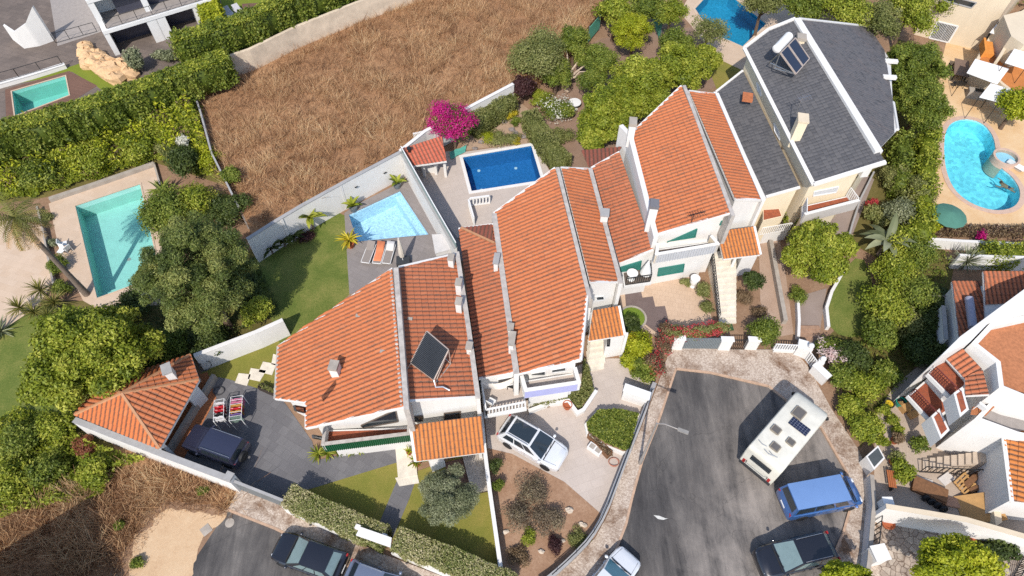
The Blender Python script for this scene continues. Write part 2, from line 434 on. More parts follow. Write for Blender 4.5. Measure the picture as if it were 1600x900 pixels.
def wall_line(name, pts, z0, z1, th, mat, label, cat='wall', cap=None, capw=.04, caph=.05, z1s=None, group=None, posts=None):
    """free-standing wall along world points; z1 scalar (or z1s per point)"""
    root = thing(name, V(pts[0].x, pts[0].y, z0), label, cat, group)
    m = MB(); c = MB()
    zs = z1s or [z1] * len(pts)
    L, Rr = [], []
    k = len(pts)
    for i in range(k):
        d1 = (pts[i] - pts[i - 1]) if i else (pts[1] - pts[0]); d2 = (pts[i + 1] - pts[i]) if i < k - 1 else d1
        d1 = V(d1.x, d1.y, 0).normalized(); d2 = V(d2.x, d2.y, 0).normalized(); d = (d1 + d2).normalized(); nn = V(-d.y, d.x, 0) / max(.4, d.dot(d1))
        L.append(nn); Rr.append(-nn)
    def strip(mb, hw, za, zb):
        vs = []
        for i in range(k):
            p = pts[i]; a = V(p.x, p.y, 0) + L[i] * hw; b = V(p.x, p.y, 0) - L[i] * hw
            vs += [V(a.x, a.y, za[i]), V(b.x, b.y, za[i]), V(b.x, b.y, zb[i]), V(a.x, a.y, zb[i])]
        fs = [(0, 1, 2, 3), (4 * k - 1, 4 * k - 2, 4 * k - 3, 4 * k - 4)]
        for i in range(k - 1):
            o = 4 * i
            for j in range(4): fs.append((o + j, o + 4 + j, o + 4 + (j + 1) % 4, o + (j + 1) % 4))
        mb.add(vs, fs)
    strip(m, th / 2, [z0] * k, zs); m.build('wall_body', mat, root)
    if cap: strip(c, th / 2 + capw, [z + .002 for z in zs], [z + caph for z in zs]); c.build('coping', cap, root)
    return root
def railing(name, pts, h, mat, root=None, label=None, cat='railing', step=.12, r=.018, top=.05, square=False, group=None, pname='railing'):
    pts = [Vector(p) for p in pts]
    if root is None: root = thing(name, pts[0], label, cat, group)
    m = MB()
    for a, b in zip(pts, pts[1:]):
        m.bar(a + V(0, 0, h), b + V(0, 0, h), top, top); m.bar(a + V(0, 0, .08), b + V(0, 0, .08), top * .8, top * .8)
        k = max(1, int((b - a).length / step))
        for i in range(k + 1):
            q = lerp(a, b, i / k); m.bar(q + V(0, 0, .06), q + V(0, 0, h - .01), r * 2, r * 2)
    m.build(pname, mat, root); return root

# ------------------------------------------------------------------ foliage
def leaf_mesh(name, pts, nrm, size, mat, parent=None, aspect=.55, wild=.8, rnd=None, extra=None, sjit=.35, kind=None):
    pts = np.asarray(pts, float); N = len(pts)
    nr = np.asarray(nrm, float) + rng.normal(0, wild, (N, 3)); nr /= np.linalg.norm(nr, axis=1)[:, None] + 1e-9
    a = rng.normal(0, 1, (N, 3)); u = np.cross(nr, a); u /= np.linalg.norm(u, axis=1)[:, None] + 1e-9
    v = np.cross(nr, u); sz = size * (1 + rng.uniform(-sjit, sjit, N))[:, None]
    P = np.empty((N, 4, 3)); P[:, 0] = pts + u * sz; P[:, 1] = pts + v * sz * aspect; P[:, 2] = pts - u * sz; P[:, 3] = pts - v * sz * aspect
    P = P.reshape(-1, 3)
    F = np.arange(4 * N, dtype=np.int32)
    fs_loops = F; tot = np.full(N, 4, np.int32)
    r = rng.random(N) if rnd is None else np.clip(rnd, 0, 1)
    if extra is not None:                     # (verts, quads, value) of a solid core
        ev, ef, er = extra; P = np.vstack([P, ev]); fs_loops = np.concatenate([F, (np.asarray(ef, np.int32) + 4 * N).ravel()])
        tot = np.concatenate([tot, np.full(len(ef), 4, np.int32)]); r = np.concatenate([r, np.full(len(ef), er)])
    if parent is not None: 
        mi = np.array(root_matrix(parent).inverted()); P = P @ mi[:3, :3].T + mi[:3, 3]
    me = bpy.data.meshes.new(name); me.vertices.add(len(P)); me.vertices.foreach_set('co', P.astype(np.float32).ravel())
    me.loops.add(len(fs_loops)); me.loops.foreach_set('vertex_index', fs_loops.astype(np.int32))
    st = np.concatenate([[0], np.cumsum(tot)[:-1]]).astype(np.int32)
    me.polygons.add(len(tot)); me.polygons.foreach_set('loop_start', st); me.polygons.foreach_set('loop_total', tot)
    me.update(calc_edges=True); at = me.attributes.new('rnd', 'FLOAT', 'FACE'); at.data.foreach_set('value', r.astype(np.float32))
    me.materials.append(mat); o = bpy.data.objects.new(name, me); col.objects.link(o); o.parent = parent
    if kind: o['kind'] = kind
    return o
def sphere_dirs(n):
    d = rng.normal(0, 1, (n, 3)); return d / np.linalg.norm(d, axis=1)[:, None]
def core_mesh(blobs, k=.72):
    V_, F_ = [], []
    for c, r in blobs:
        m = MB().blob(c, tuple(x * k for x in r), 8, 5); o = len(V_); V_ += m.v; F_ += [tuple(i + o for i in f) for f in m.f]
    return np.array(V_), F_
def crown(name, parent, c, rad, n, leaf, mat, K=26, sub=.40, wild=.7, low=-.35, aspect=.55, core=.5, shell=(.45, 1.16), tone=.45):
    """lumpy crown: K clumps over an ellipsoid, leaves in the shell of each"""
    c = np.array(c, float); rad = np.array(rad, float); n = int(n * 1.7); leaf *= .78
    d = sphere_dirs(K * 4); d = d[d[:, 2] > low]; d = d[:K]
    cs = [c + d[i] * rad * (1 - sub * .75) * rng.uniform(.72, 1.14) for i in range(len(d))]
    rs = [rad * sub * rng.uniform(.5, 1.3) * rng.uniform(.75, 1.25, 3) for _ in cs]
    cs.append(c); rs.append(rad * .62)
    w = np.array([r[0] * r[1] for r in rs]); w /= w.sum()
    pts, nr, rn = [], [], []
    for ci, ri, wi in zip(cs, rs, w):
        k = max(4, int(n * wi)); dd = sphere_dirs(int(k * 1.6)); dd = dd[dd[:, 2] > -.55][:k]
        q = ci + dd * ri * rng.uniform(*shell, (len(dd), 1)); pts.append(q); nr.append(dd + np.array([0, 0, .35]))
        rn.append(rng.random(len(dd)) * (1 - tone) + rng.random() * tone)
    pts = np.vstack(pts); nr = np.vstack(nr); rn = np.concatenate(rn)
    ex = None
    if core: V_, F_ = core_mesh([(Vector(a), tuple(b)) for a, b in zip(cs, rs)], core); ex = (V_, F_, .25)
    return leaf_mesh(name, pts, nr, leaf, mat, parent, aspect, wild, rn, ex)
def trunk(parent, base, top, r, mat=None, limbs=5, spread=1.5, name='trunk'):
    m = MB(); base, top = Vector(base), Vector(top); mid = lerp(base, top, .55) + V(random.uniform(-.15, .15), random.uniform(-.15, .15), 0)
    m.tube([base - V(0, 0, .1), base + V(0, 0, .15), mid, top], [r * 1.35, r, r * .75, r * .35], 8)
    for i in range(limbs):
        a = 2 * math.pi * (i + random.random() * .6) / limbs; st = lerp(mid, top, random.random() * .6)
        e = top + V(math.cos(a) * spread, math.sin(a) * spread, random.uniform(-.3, .5)); m.tube([st, lerp(st, e, .5) + V(0, 0, .15), e], [r * .45, r * .3, r * .12], 6)
    return m.build(name, mat or BARK, parent, smooth=True)
def tree(px, py, zc, rpx, label, mat, name='tree', cat='tree', n=9000, leaf=.16, squash=.85, K=26, sub=.4, z0=0.0, group=None, lowest=None, ry=None, tr=.18, **kw):
    """px,py = crown centre in the photo, zc its height above z0, rpx its radius there"""
    c = G(px, py, z0 + zc); r = rpx / PXM(px, py, z0 + zc); r2 = (ry / PXM(px, py, z0 + zc)) if ry else r
    root = thing(name, V(c.x, c.y, z0), label, cat, group)
    crown('crown', root, c, (r, r2, r * squash), n, leaf, mat, K, sub, **kw)
    trunk(root, V(c.x, c.y, z0), c, tr, spread=r * .5); return root
def shrub(px, py, rpx, h, label, mat, n=1500, leaf=.1, name='shrub', cat='shrub', z0=0.0, K=12, sub=.45, group=None, ry=None, **kw):
    c = G(px, py, z0 + h * .5); r = rpx / PXM(px, py, z0 + h * .5); r2 = (ry / PXM(px, py, z0 + h * .5)) if ry else r
    root = thing(name, V(c.x, c.y, z0), label, cat, group)
    crown('foliage', root, c, (r, r2, h * .55), n, leaf, mat, K, sub, low=-.2, **kw)
    m = MB()
    for i in range(4):
        a = i * 1.57 + random.random(); m.tube([V(c.x, c.y, z0 - .05), V(c.x + math.cos(a) * r * .3, c.y + math.sin(a) * r2 * .3, z0 + h * .6)], [.035, .015], 5)
    m.build('stem', BARK, root); return root
def hedge(name, pts, width, z0, z1, mat, label, dens=170, leaf=.09, cat='hedge', wob=.08, group=None, wild=.7, topmat=None):
    """clipped hedge along world points"""
    root = thing(name, V(pts[0].x, pts[0].y, z0), label, cat, group)
    P, Nn = [], []; vs, fs = [], []; TP = []; dens *= 1.5; leaf *= .8
    for a, b in zip(pts, pts[1:]):
        d = V(b.x - a.x, b.y - a.y, 0); L = d.length; d.normalize(); nn = np.array((-d.y, d.x, 0)); dd = np.array(d); A = np.array((a.x, a.y, 0))
        H = z1 - z0
        for side, area in ((1, L * H), (-1, L * H), (0, L * width)):
            k = int(area * dens); s = rng.uniform(-.02, L + .02, k)
            wv = wob * (np.sin(s * 2.1 + side) + np.sin(s * 5.3 + 2 * side) * .6 + rng.normal(0, .5, k))
            if side:
                z = rng.uniform(z0 + .02, z1, k); q = A + np.outer(s, dd) + np.outer(np.full(k, side * width / 2) + side * (wv - .05), nn); q[:, 2] = z; nv = np.tile(nn * side, (k, 1))
            else:
                o = rng.uniform(-width / 2, width / 2, k); q = A + np.outer(s, dd) + np.outer(o, nn); q[:, 2] = z1 + wv; nv = np.tile((0, 0, 1.), (k, 1))
            P.append(q); Nn.append(nv)
        if topmat:
            k = int(L * width * dens * 2.2); s = rng.uniform(-.02, L + .02, k); o = rng.uniform(-width / 2, width / 2, k)
            q = A + np.outer(s, dd) + np.outer(o, nn); q[:, 2] = z1 + .02 + .05 * rng.normal(0, 1, k); TP.append(q)
        for e, s in ((0, -1), (L, 1)):
            k = int(width * H * dens); q = A + dd * e + np.outer(rng.uniform(-width / 2, width / 2, k), nn) + np.outer(rng.normal(0, wob, k), dd); q[:, 2] = rng.uniform(z0, z1, k); P.append(q); Nn.append(np.tile(dd * s, (k, 1)))
        m = MB().bar(V(a.x, a.y, (z0 + z1) / 2 - .08), V(b.x, b.y, (z0 + z1) / 2 - .08), width - .25, H - .2); o = len(vs); vs += m.v; fs += [tuple(i + o for i in f) for f in m.f]
    P = np.vstack(P); Nn = np.vstack(Nn)
    cl = .5 + .5 * np.sin(P[:, 0] * 1.3 + 1.1 * np.sin(P[:, 1] * 1.7)) * np.sin(P[:, 1] * 1.1)
    leaf_mesh('foliage', P, Nn, leaf, mat, root, .6, wild, rng.random(len(P)) * .65 + cl * .35, (np.array(vs), fs, .25))
    if topmat:
        P = np.vstack(TP); leaf_mesh('sunlit_top', P, np.tile((0, 0, 1.), (len(P), 1)), leaf * .8, topmat, root, .6, .3)  # paler topmat leaves put sunlight on the hedge top into the colour
    return root
def in_poly(P, poly):
    x, y = P[:, 0], P[:, 1]; ins = np.zeros(len(P), bool); n = len(poly)
    for i in range(n):
        x1, y1 = poly[i].x, poly[i].y; x2, y2 = poly[(i + 1) % n].x, poly[(i + 1) % n].y
        if y1 == y2: continue
        c = ((y1 > y) != (y2 > y)) & (x < (x2 - x1) * (y - y1) / (y2 - y1) + x1); ins ^= c
    return ins
def scatter_poly(poly, n):
    a = np.array([[p.x, p.y] for p in poly]); lo, hi = a.min(0), a.max(0)
    q = rng.uniform(lo, hi, (int(n), 2)); return q[in_poly(q, poly)]
def cover(name, poly, n, zf, hmax, leaf, mat, label, cat='ground cover', wild=.8, aspect=.5, lump=1.0, mode='leaf'):
    """plants nobody could count, over a world polygon"""
    q = scatter_poly(poly, n); N = len(q); tuft = None
    if mode == 'blade' and n > 20000:         # tussocks: blades fan out of shared roots
        k = max(50, N // 22); ce = scatter_poly(poly, k * 3)[:k]; k = len(ce); ti = rng.integers(0, k, N); own = rng.random(N) < .3
        sz = np.exp(rng.normal(0, .45, k)); off = rng.normal(0, .16, (N, 2)) * sz[ti][:, None]; q = np.where(own[:, None], q, ce[ti] + off)
        tuft = dict(tone=rng.random(k)[ti], size=np.where(own, .6, sz[ti]), out=np.where(own[:, None], 0, off * 2.2 / (sz[ti][:, None] + .2)))
    z0 = zf(q) if callable(zf) else np.full(N, zf)
    f = (np.sin(q[:, 0] * 1.9 * lump + 1.3 * np.sin(q[:, 1] * 1.4 * lump)) * np.sin(q[:, 1] * 2.2 * lump + np.sin(q[:, 0] * 1.1 * lump)) + np.sin(q[:, 0] * .7 * lump + 2) * np.sin(q[:, 1] * .8 * lump)) * .35 + .5
    f = np.clip(f, 0, 1)
    if mode == 'leaf':
        P = np.c_[q, z0 + hmax * f * rng.uniform(.45, 1.0, N)]; nr = np.tile((0, 0, 1.), (N, 1))
        o = leaf_mesh(name, P, nr, leaf, mat, None, aspect, wild, rng.random(N) * .6 + f * .4)
    else:                                     # upright blades: quads standing, leaning
        X, Y = q[:, 0] * lump, q[:, 1] * lump
        g = np.sin(X * .45 + 2.1 * np.sin(Y * .31)) * np.sin(Y * .52 + 1.7 * np.sin(X * .37)); g2 = np.sin(X * 3.1 + 2 * np.sin(Y * 2.3)) * np.sin(Y * 3.7 + 2 * np.sin(X * 1.9))
        f = np.clip(.5 + .32 * g + .3 * g2 + rng.normal(0, .1, N), 0, 1)
        keep = (g > -.35) | (rng.random(N) < .45)
        if tuft: tuft = {a_: b_[keep] for a_, b_ in tuft.items()}
        q = q[keep]; z0 = z0[keep]; f = f[keep]; X = X[keep]; Y = Y[keep]; g = g[keep]; g2 = g2[keep]; N = len(q)
        h = hmax * (.15 + 1.0 * f * f) * rng.uniform(.5, 1.25, N); a = rng.uniform(0, 2 * math.pi, N)
        th = 2.2 * np.sin(X * 1.1 + np.sin(Y * .9)) + 2.0 * np.sin(Y * 1.3 + np.sin(X * .7)) ; ln = rng.normal(0, .45, (N, 2)) + .5 * np.c_[np.cos(th), np.sin(th)]
        if tuft: h = hmax * (.35 + .5 * f) * tuft['size'] * rng.uniform(.6, 1.2, N); ln = ln * .7 + np.clip(tuft['out'] * 1.6, -1, 1); h = np.minimum(h, hmax * 1.4); ln *= np.minimum(1, 1.3 / (np.linalg.norm(ln, axis=1, keepdims=True) + 1e-6))
        B = np.c_[q, z0 - .02]; T = np.c_[q + ln * h[:, None], z0 + h]; wv = np.c_[np.cos(a), np.sin(a), np.zeros(N)] * leaf
        Q = np.empty((N, 4, 3)); Q[:, 0] = B - wv; Q[:, 1] = B + wv; Q[:, 2] = T + wv * .35; Q[:, 3] = T - wv * .35
        me = bpy.data.meshes.new(name); Q = Q.reshape(-1, 3); me.vertices.add(4 * N); me.vertices.foreach_set('co', Q.astype(np.float32).ravel())
        me.loops.add(4 * N); me.loops.foreach_set('vertex_index', np.arange(4 * N, dtype=np.int32)); me.polygons.add(N)
        me.polygons.foreach_set('loop_start', np.arange(0, 4 * N, 4, dtype=np.int32)); me.polygons.foreach_set('loop_total', np.full(N, 4, np.int32))
        me.update(calc_edges=True); at = me.attributes.new('rnd', 'FLOAT', 'FACE'); at.data.foreach_set('value', np.clip(rng.random(N) * .25 + (.5 + .34 * g + .16 * g2) * .55 + (tuft['tone'] - .3) * .55 if tuft else rng.random(N) * .6 + .3 * g + .15, 0, 1).astype(np.float32))
        me.materials.append(mat); o = bpy.data.objects.new(name, me); col.objects.link(o)
    return tag(o, label, cat, kind='stuff')
LEAF = dict(
    green=leaf_mat('leaf_green', [rgb((66, 82, 26)), rgb((116, 132, 46)), rgb((172, 176, 80))]),
    bright=leaf_mat('leaf_bright', [rgb((82, 100, 26)), rgb((142, 154, 44)), rgb((204, 202, 86))]),
    lime=leaf_mat('leaf_lime', [rgb((112, 128, 20)), rgb((164, 172, 34)), rgb((210, 206, 64))]),
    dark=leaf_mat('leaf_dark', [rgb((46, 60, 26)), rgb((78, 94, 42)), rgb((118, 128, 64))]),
    pine=leaf_mat('pine_needles', [rgb((58, 72, 32)), rgb((102, 116, 52)), rgb((164, 164, 92))], .15),
    olive=leaf_mat('olive_leaves', [rgb((84, 92, 62)), rgb((124, 130, 94)), rgb((170, 172, 138))], .15),
    yellow=leaf_mat('leaf_yellow', [rgb((160, 150, 30)), rgb((206, 186, 40)), rgb((226, 206, 70))]),
    drygreen=leaf_mat('leaf_dry_green', [rgb((94, 104, 50)), rgb((134, 138, 76)), rgb((172, 168, 108))]),
    brown=leaf_mat('dry_leaf', [rgb((96, 76, 56)), rgb((136, 112, 84)), rgb((164, 142, 108))]),
    twig=leaf_mat('grey_twigs', [rgb((104, 90, 74)), rgb((140, 124, 102)), rgb((152, 142, 108))]),
    plum=leaf_mat('plum_leaf', [rgb((52, 32, 34)), rgb((80, 50, 50)), rgb((104, 70, 66))]),
    magenta=leaf_mat('magenta_bracts', [rgb((170, 14, 100)), rgb((206, 24, 128)), rgb((226, 70, 160))], .3),
    redflower=leaf_mat('red_flower', [rgb((170, 50, 54)), rgb((200, 74, 76)), rgb((214, 110, 108))]),
    white=leaf_mat('white_petals', [rgb((220, 218, 196)), rgb((240, 238, 226))]),
    pinkwhite=leaf_mat('pink_white_petals', [rgb((214, 178, 176)), rgb((236, 220, 212))]),
    hay=leaf_mat('dry_grass_blades', [rgb((114, 86, 66)), rgb((172, 132, 98)), rgb((216, 176, 132)), rgb((246, 220, 174))], .35, .8),
    lawn=leaf_mat('lawn_blades', [rgb((84, 96, 40)), rgb((110, 120, 52)), rgb((140, 140, 70))], .3, .8),
    frond=leaf_mat('palm_frond', [rgb((88, 94, 42)), rgb((126, 126, 58)), rgb((164, 152, 80))]),
    deadfrond=leaf_mat('dead_frond', [rgb((150, 112, 72)), rgb((190, 152, 106)), rgb((212, 180, 136))]),
    hedgeflower=leaf_mat('hedge_pale_leaf', [rgb((96, 110, 50)), rgb((144, 150, 84)), rgb((192, 184, 134)), rgb((212, 198, 160))]),
)
# ================================================================== THE SETTING
ASPH = None
def asphalt():
    m, n, b, o = newmat('asphalt'); v = coords(n)
    vs = coords(n, (1.0, .16, 1), (0, 0, R(-15)))
    a = noise(n, v, .13, 6, .65, .6); st = noise(n, vs, .8, 6, .72, .3); g = noise(n, v, 70, 2, .7); sp = noise(n, v, 9, 3, .8)
    f = mix(n, .55, a, st); f2 = mix(n, .18, f, g)
    r = ramp(n, [(.38, (.028, .026, .026)), (.48, (.062, .057, .055)), (.56, (.11, .10, .092)), (.68, (.24, .215, .192))], f2)
    # dust and wear spread over the lower right of the turning area
    a0, b0 = G(1150, 600), G(1030, 905); t0 = (b0 - a0).normalized(); nn = V(-t0.y, t0.x, 0)
    if nn.x < 0: nn = -nn
    dp = n.nodes.new('ShaderNodeVectorMath'); dp.operation = 'DOT_PRODUCT'; n.links.new(v, dp.inputs[0]); dp.inputs[1].default_value = nn
    mr = nd(n, 'ShaderNodeMapRange'); n.links.new(dp.outputs['Value'], mr.inputs[0]); k0 = nn.dot(a0); mr.inputs[1].default_value = k0 - 1.5; mr.inputs[2].default_value = k0 + 3.5
    dm = nd(n, 'ShaderNodeMath', operation='MULTIPLY'); n.links.new(mr.outputs[0], dm.inputs[0]); dr = ramp(n, [(.36, (0, 0, 0)), (.62, (.95, .95, .95))], mix(n, .5, st, noise(n, v, .5, 6, .7, .5))); n.links.new(dr.outputs[0], dm.inputs[1])
    cr = nd(n, 'ShaderNodeTexVoronoi', Scale=.22, feature='DISTANCE_TO_EDGE'); wv_ = n.nodes.new('ShaderNodeVectorMath'); wv_.operation = 'ADD'; nz = nd(n, 'ShaderNodeTexNoise', Scale=.9, Detail=5.0); n.links.new(v, nz.inputs['Vector']); n.links.new(v, wv_.inputs[0]); n.links.new(nz.outputs['Color'], wv_.inputs[1]); n.links.new(wv_.outputs[0], cr.inputs['Vector'])
    ck = ramp(n, [(0, (.62, .62, .62)), (.004, (1, 1, 1))], cr.outputs['Distance'])
    spot = ramp(n, [(.70, (0, 0, 0)), (.80, (.6, .6, .6))], sp)
    base_ = mix(n, 1, mix(n, dm.outputs[0], r.outputs[0], (.27, .235, .205)), ck.outputs[0], 'MULTIPLY')
    n.links.new(mix(n, spot.outputs[0], base_, (.4, .38, .35)), b.inputs['Base Color']); b.inputs['Roughness'].default_value = .9
    bump(n, b, g, .5, .02); return m
def cobble():
    m, n, b, o = newmat('limestone_cobbles'); v = coords(n)
    vo = nd(n, 'ShaderNodeTexVoronoi', Scale=14.0); n.links.new(v, vo.inputs['Vector'])
    ve = nd(n, 'ShaderNodeTexVoronoi', Scale=14.0, feature='DISTANCE_TO_EDGE'); n.links.new(v, ve.inputs['Vector'])
    sx = n.nodes.new('ShaderNodeSeparateColor'); n.links.new(vo.outputs['Color'], sx.inputs[0])
    r = ramp(n, [(0, rgb((172, 152, 136))), (.5, rgb((196, 178, 160))), (1, rgb((216, 200, 184)))], sx.outputs[0])
    e = ramp(n, [(0, (.72,) * 3), (.12, (1,) * 3)], ve.outputs['Distance'])
    a = noise(n, v, .6, 6, .7, .4); d = ramp(n, [(.48, (1, 1, 1)), (.66, rgb((186, 158, 134)))], a)
    c = mix(n, 1, mix(n, 1, r.outputs[0], e.outputs[0], 'MULTIPLY'), d.outputs[0], 'MULTIPLY')
    n.links.new(c, b.inputs['Base Color']); b.inputs['Roughness'].default_value = .85; bump(n, b, ve.outputs['Distance'], .4, .02); return m
ASPH = asphalt(); COB = cobble()
DIRT = ground_mat('dry_earth', [(.3, rgb((112, 86, 66))), (.5, rgb((150, 120, 96))), (.7, rgb((182, 154, 128)))], .5, 5)
SAND = ground_mat('bare_sand', [(.28, rgb((176, 142, 110))), (.46, rgb((206, 174, 138))), (.7, rgb((222, 196, 162)))], .9, 7, .5, bmp=.5)
HAYG = ground_mat('dry_field_soil', [(.3, rgb((118, 88, 64))), (.5, rgb((164, 124, 90))), (.7, rgb((206, 168, 126)))], .25, 3, .5, bmp=.8)
LAWN = ground_mat('mown_lawn', [(.32, rgb((72, 90, 36))), (.47, rgb((100, 114, 50))), (.57, rgb((132, 132, 70))), (.70, rgb((172, 148, 94)))], .5, 9, .5, bmp=.7, s3=60)
LAWNDRY = ground_mat('patchy_lawn', [(.28, rgb((96, 106, 42))), (.46, rgb((126, 126, 56))), (.6, rgb((156, 140, 76))), (.75, rgb((184, 150, 98)))], .4, 12, .4, bmp=.7, s3=60)
GREENSOIL = ground_mat('weedy_soil', [(.3, rgb((70, 72, 36))), (.5, rgb((104, 96, 52))), (.7, rgb((140, 120, 80)))], .5, 6)
SLATEPAVE = paver_mat('dark_slate_paving', rgb((112, 110, 112)), rgb((124, 122, 123)), rgb((100, 98, 99)), (.6, .6), R(30), jw=.008, var=.35)
DECKGREY = paver_mat('grey_pool_deck', rgb((142, 134, 130)), rgb((150, 142, 138)), rgb((118, 112, 108)), (.9, .45), R(28), jw=.006, var=.2)
BPATIO = paver_mat('beige_patio_slabs', rgb((206, 192, 180)), rgb((200, 186, 174)), rgb((186, 172, 160)), (.8, .55), R(-20), jw=.008, var=.28)
CPATIO = paver_mat('cream_patio_slabs', rgb((214, 186, 160)), rgb((208, 180, 154)), rgb((184, 158, 134)), (.4, .4), R(12), jw=.008, var=.18)
LDECK = paver_mat('sandstone_deck', rgb((218, 194, 170)), rgb((212, 186, 160)), rgb((200, 176, 152)), (.7, .5), R(18), jw=.006, var=.3)
RPATIO = ground_mat('stained_stone_terrace', [(.28, rgb((180, 130, 78))), (.42, rgb((212, 172, 124))), (.6, rgb((228, 200, 162))), (.8, rgb((232, 210, 180)))], .45, 8, .35, rough=.8, bmp=.15)
DARKPAVE = paver_mat('brown_slate_paving', rgb((118, 106, 98)), rgb((134, 120, 110)), rgb((100, 90, 84)), (.9, .5), R(18), jw=.01, var=.6)
TIMBER = paver_mat('brown_timber_deck', rgb((122, 92, 78)), rgb((132, 100, 84)), rgb((92, 68, 56)), (2.4, .14), R(17), jw=.01, var=.3)
GRAVEL = ground_mat('gravel_path', [(.3, rgb((150, 122, 104))), (.5, rgb((176, 150, 130))), (.7, rgb((196, 174, 156)))], .6, 14, .5)
GREYPATH = ground_mat('grey_concrete_path', [(.3, rgb((132, 116, 106))), (.6, rgb((160, 144, 134)))], .6, 10, .4, bmp=.15)

# ---- pool outlines (world, z=0)
POOL = dict(
    left=[(118, 322), (219, 288), (250, 430), (152, 466)],
    a=[(545, 336), (625, 299), (670, 367), (559, 378)],
    b=[(723, 246), (830, 228), (846, 282), (737, 299)],
    d=[(1086, 14), (1110, -12), (1140, -8), (1168, 14), (1197, 38), (1160, 73), (1140, 64), (1124, 58), (1118, 46), (1098, 32)],
    kidney=smooth_px([(1474, 215), (1484, 192), (1508, 185), (1536, 192), (1553, 214), (1556, 242), (1562, 262), (1582, 276), (1596, 300), (1588, 324), (1556, 331), (1518, 320), (1490, 298), (1476, 264)], 2))
PW = {k: [G(*q, 0) for q in v] for k, v in POOL.items()}
PW['tl'] = [G(*q, 3.0) for q in [(19, 143), (102, 119), (108, 149), (24, 181)]]

sheet('ground', [V(-500, -300, 0), V(500, -300, 0), V(500, 700, 0), V(-500, 700, 0)], 0.0, DIRT, [PW[k] for k in ('left', 'a', 'b', 'd', 'kidney')], world=True)

ROADEDGE = [(925, 905), (962, 860), (978, 820), (987, 780), (1003, 722), (1030, 655), (1056, 577), (1110, 583), (1200, 604), (1283, 670), (1322, 738), (1328, 770), (1326, 800), (1316, 835), (1306, 858), (1298, 905)]
PAVEOUT = [(1375, 905), (1362, 745), (1340, 700), (1300, 640), (1262, 572), (1240, 546), (1150, 546), (1048, 543), (1028, 600), (1005, 660), (970, 745), (952, 800), (930, 840), (900, 872), (862, 905)]
sheet('road', [(900, 1100)] + ROADEDGE + [(1290, 1100)], .008, ASPH)
m = MB().prism([G(*q, .11) for q in ROADEDGE + PAVEOUT], -.05); tag(m.build('pavement', COB), kind='structure')
# stone kerb
m = MB()
for a, b in zip(ROADEDGE, ROADEDGE[1:]): m.bar(G(*a, 0) + V(0, 0, .03), G(*b, 0) + V(0, 0, .03), .14, .185)
tag(m.build('kerb', M_('kerb_stone', rgb((196, 164, 138)), .9, var=.25)), kind='structure')
SWEDGE = [(270, 925), (300, 880), (356, 797), (430, 826), (530, 878), (585, 905), (640, 935)]
sheet('road', [(150, 1100)] + SWEDGE + [(640, 1100)], .008, ASPH)
m = MB().prism([G(*q, .11) for q in SWEDGE[2:] + [(790, 938), (690, 900), (600, 866), (520, 831), (446, 797), (437, 788), (372, 764)]], -.05); tag(m.build('pavement', COB), kind='structure')
m = MB()
for a, b in zip(SWEDGE[2:], SWEDGE[3:]): m.bar(G(*a, 0) + V(0, 0, .03), G(*b, 0) + V(0, 0, .03), .14, .185)
tag(m.build('kerb', M_('kerb_stone', (.4, .3, .22))), kind='structure')
# worn white paint and patches on the road
m = MB()
for px in ([(1021, 805), (1030, 806), (1040, 810), (1044, 810), (1036, 812.5), (1028, 811)],):
    m.poly([V(p.x, p.y, .013) for p in (G(*q) for q in px)][::-1])
tag(m.build('road_marking', M_('worn_paint', (.55, .54, .5), .8, var=.3)), kind='structure')

sheet('driveway', [(300, 605), (318, 590), (334, 588), (356, 592), (434, 617), (447, 632), (488, 690), (498, 735), (470, 770), (447, 790), (360, 745), (262, 707)], .02, SLATEPAVE)
sheet('lawn', [(312, 585), (345, 560), (440, 505), (470, 505), (450, 560), (434, 617), (356, 592), (334, 588)], .014, LAWNDRY)
sheet('lawn', [(392, 405), (440, 380), (530, 333), (546, 340), (546, 460), (480, 520), (440, 545), (425, 500), (400, 470)], .018, LAWN)
sheet('pool_deck', [(538, 333), (556, 320), (640, 278), (668, 300), (700, 352), (735, 400), (700, 420), (546, 460)], .026, DECKGREY, [PW['a']])
sheet('path', [(472, 742), (500, 718), (640, 686), (622, 722), (468, 769)], .024, SLATEPAVE)
sheet('lawn', [(468, 769), (622, 722), (622, 746), (600, 826), (575, 848), (448, 792)], .016, LAWNDRY)
sheet('path', [(621, 749), (652, 743), (640, 778), (614, 840), (588, 828), (606, 785)], .028, SLATEPAVE)
sheet('lawn', [(640, 740), (757, 700), (784, 905), (690, 900), (612, 842), (640, 778)], .018, LAWNDRY)
sheet('patio', [(757, 640), (830, 610), (925, 560), (968, 560), (1020, 600), (1000, 655), (965, 748), (945, 808), (882, 753), (800, 709), (762, 700)], .022, BPATIO)
sheet('garden_bed', [(761, 700), (800, 709), (882, 753), (945, 808), (927, 845), (895, 878), (862, 908), (788, 905), (775, 800)], .030, ground_mat('planting_bed_earth', [(.3, rgb((124, 92, 70))), (.5, rgb((164, 130, 104))), (.7, rgb((194, 166, 140)))], .7, 6))
sheet('patio', [(976, 453), (1001, 452), (1004, 465), (1020, 463), (1024, 479), (1039, 478), (1045, 502), (1040, 520), (1026, 520), (1002, 502), (990, 480), (978, 478)], .026, paver_mat('purple_grey_paving', rgb((124, 108, 104)), rgb((118, 102, 98)), rgb((108, 94, 90)), (.4, .4), R(12), jw=.006, var=.2))
sheet('patio', [(962, 440), (1090, 425), (1104, 470), (1118, 515), (1045, 535), (975, 500)], .022, CPATIO)
sheet('path', [(1185, 360), (1216, 362), (1228, 430), (1240, 522), (1198, 530), (1188, 470)], .020, GRAVEL)
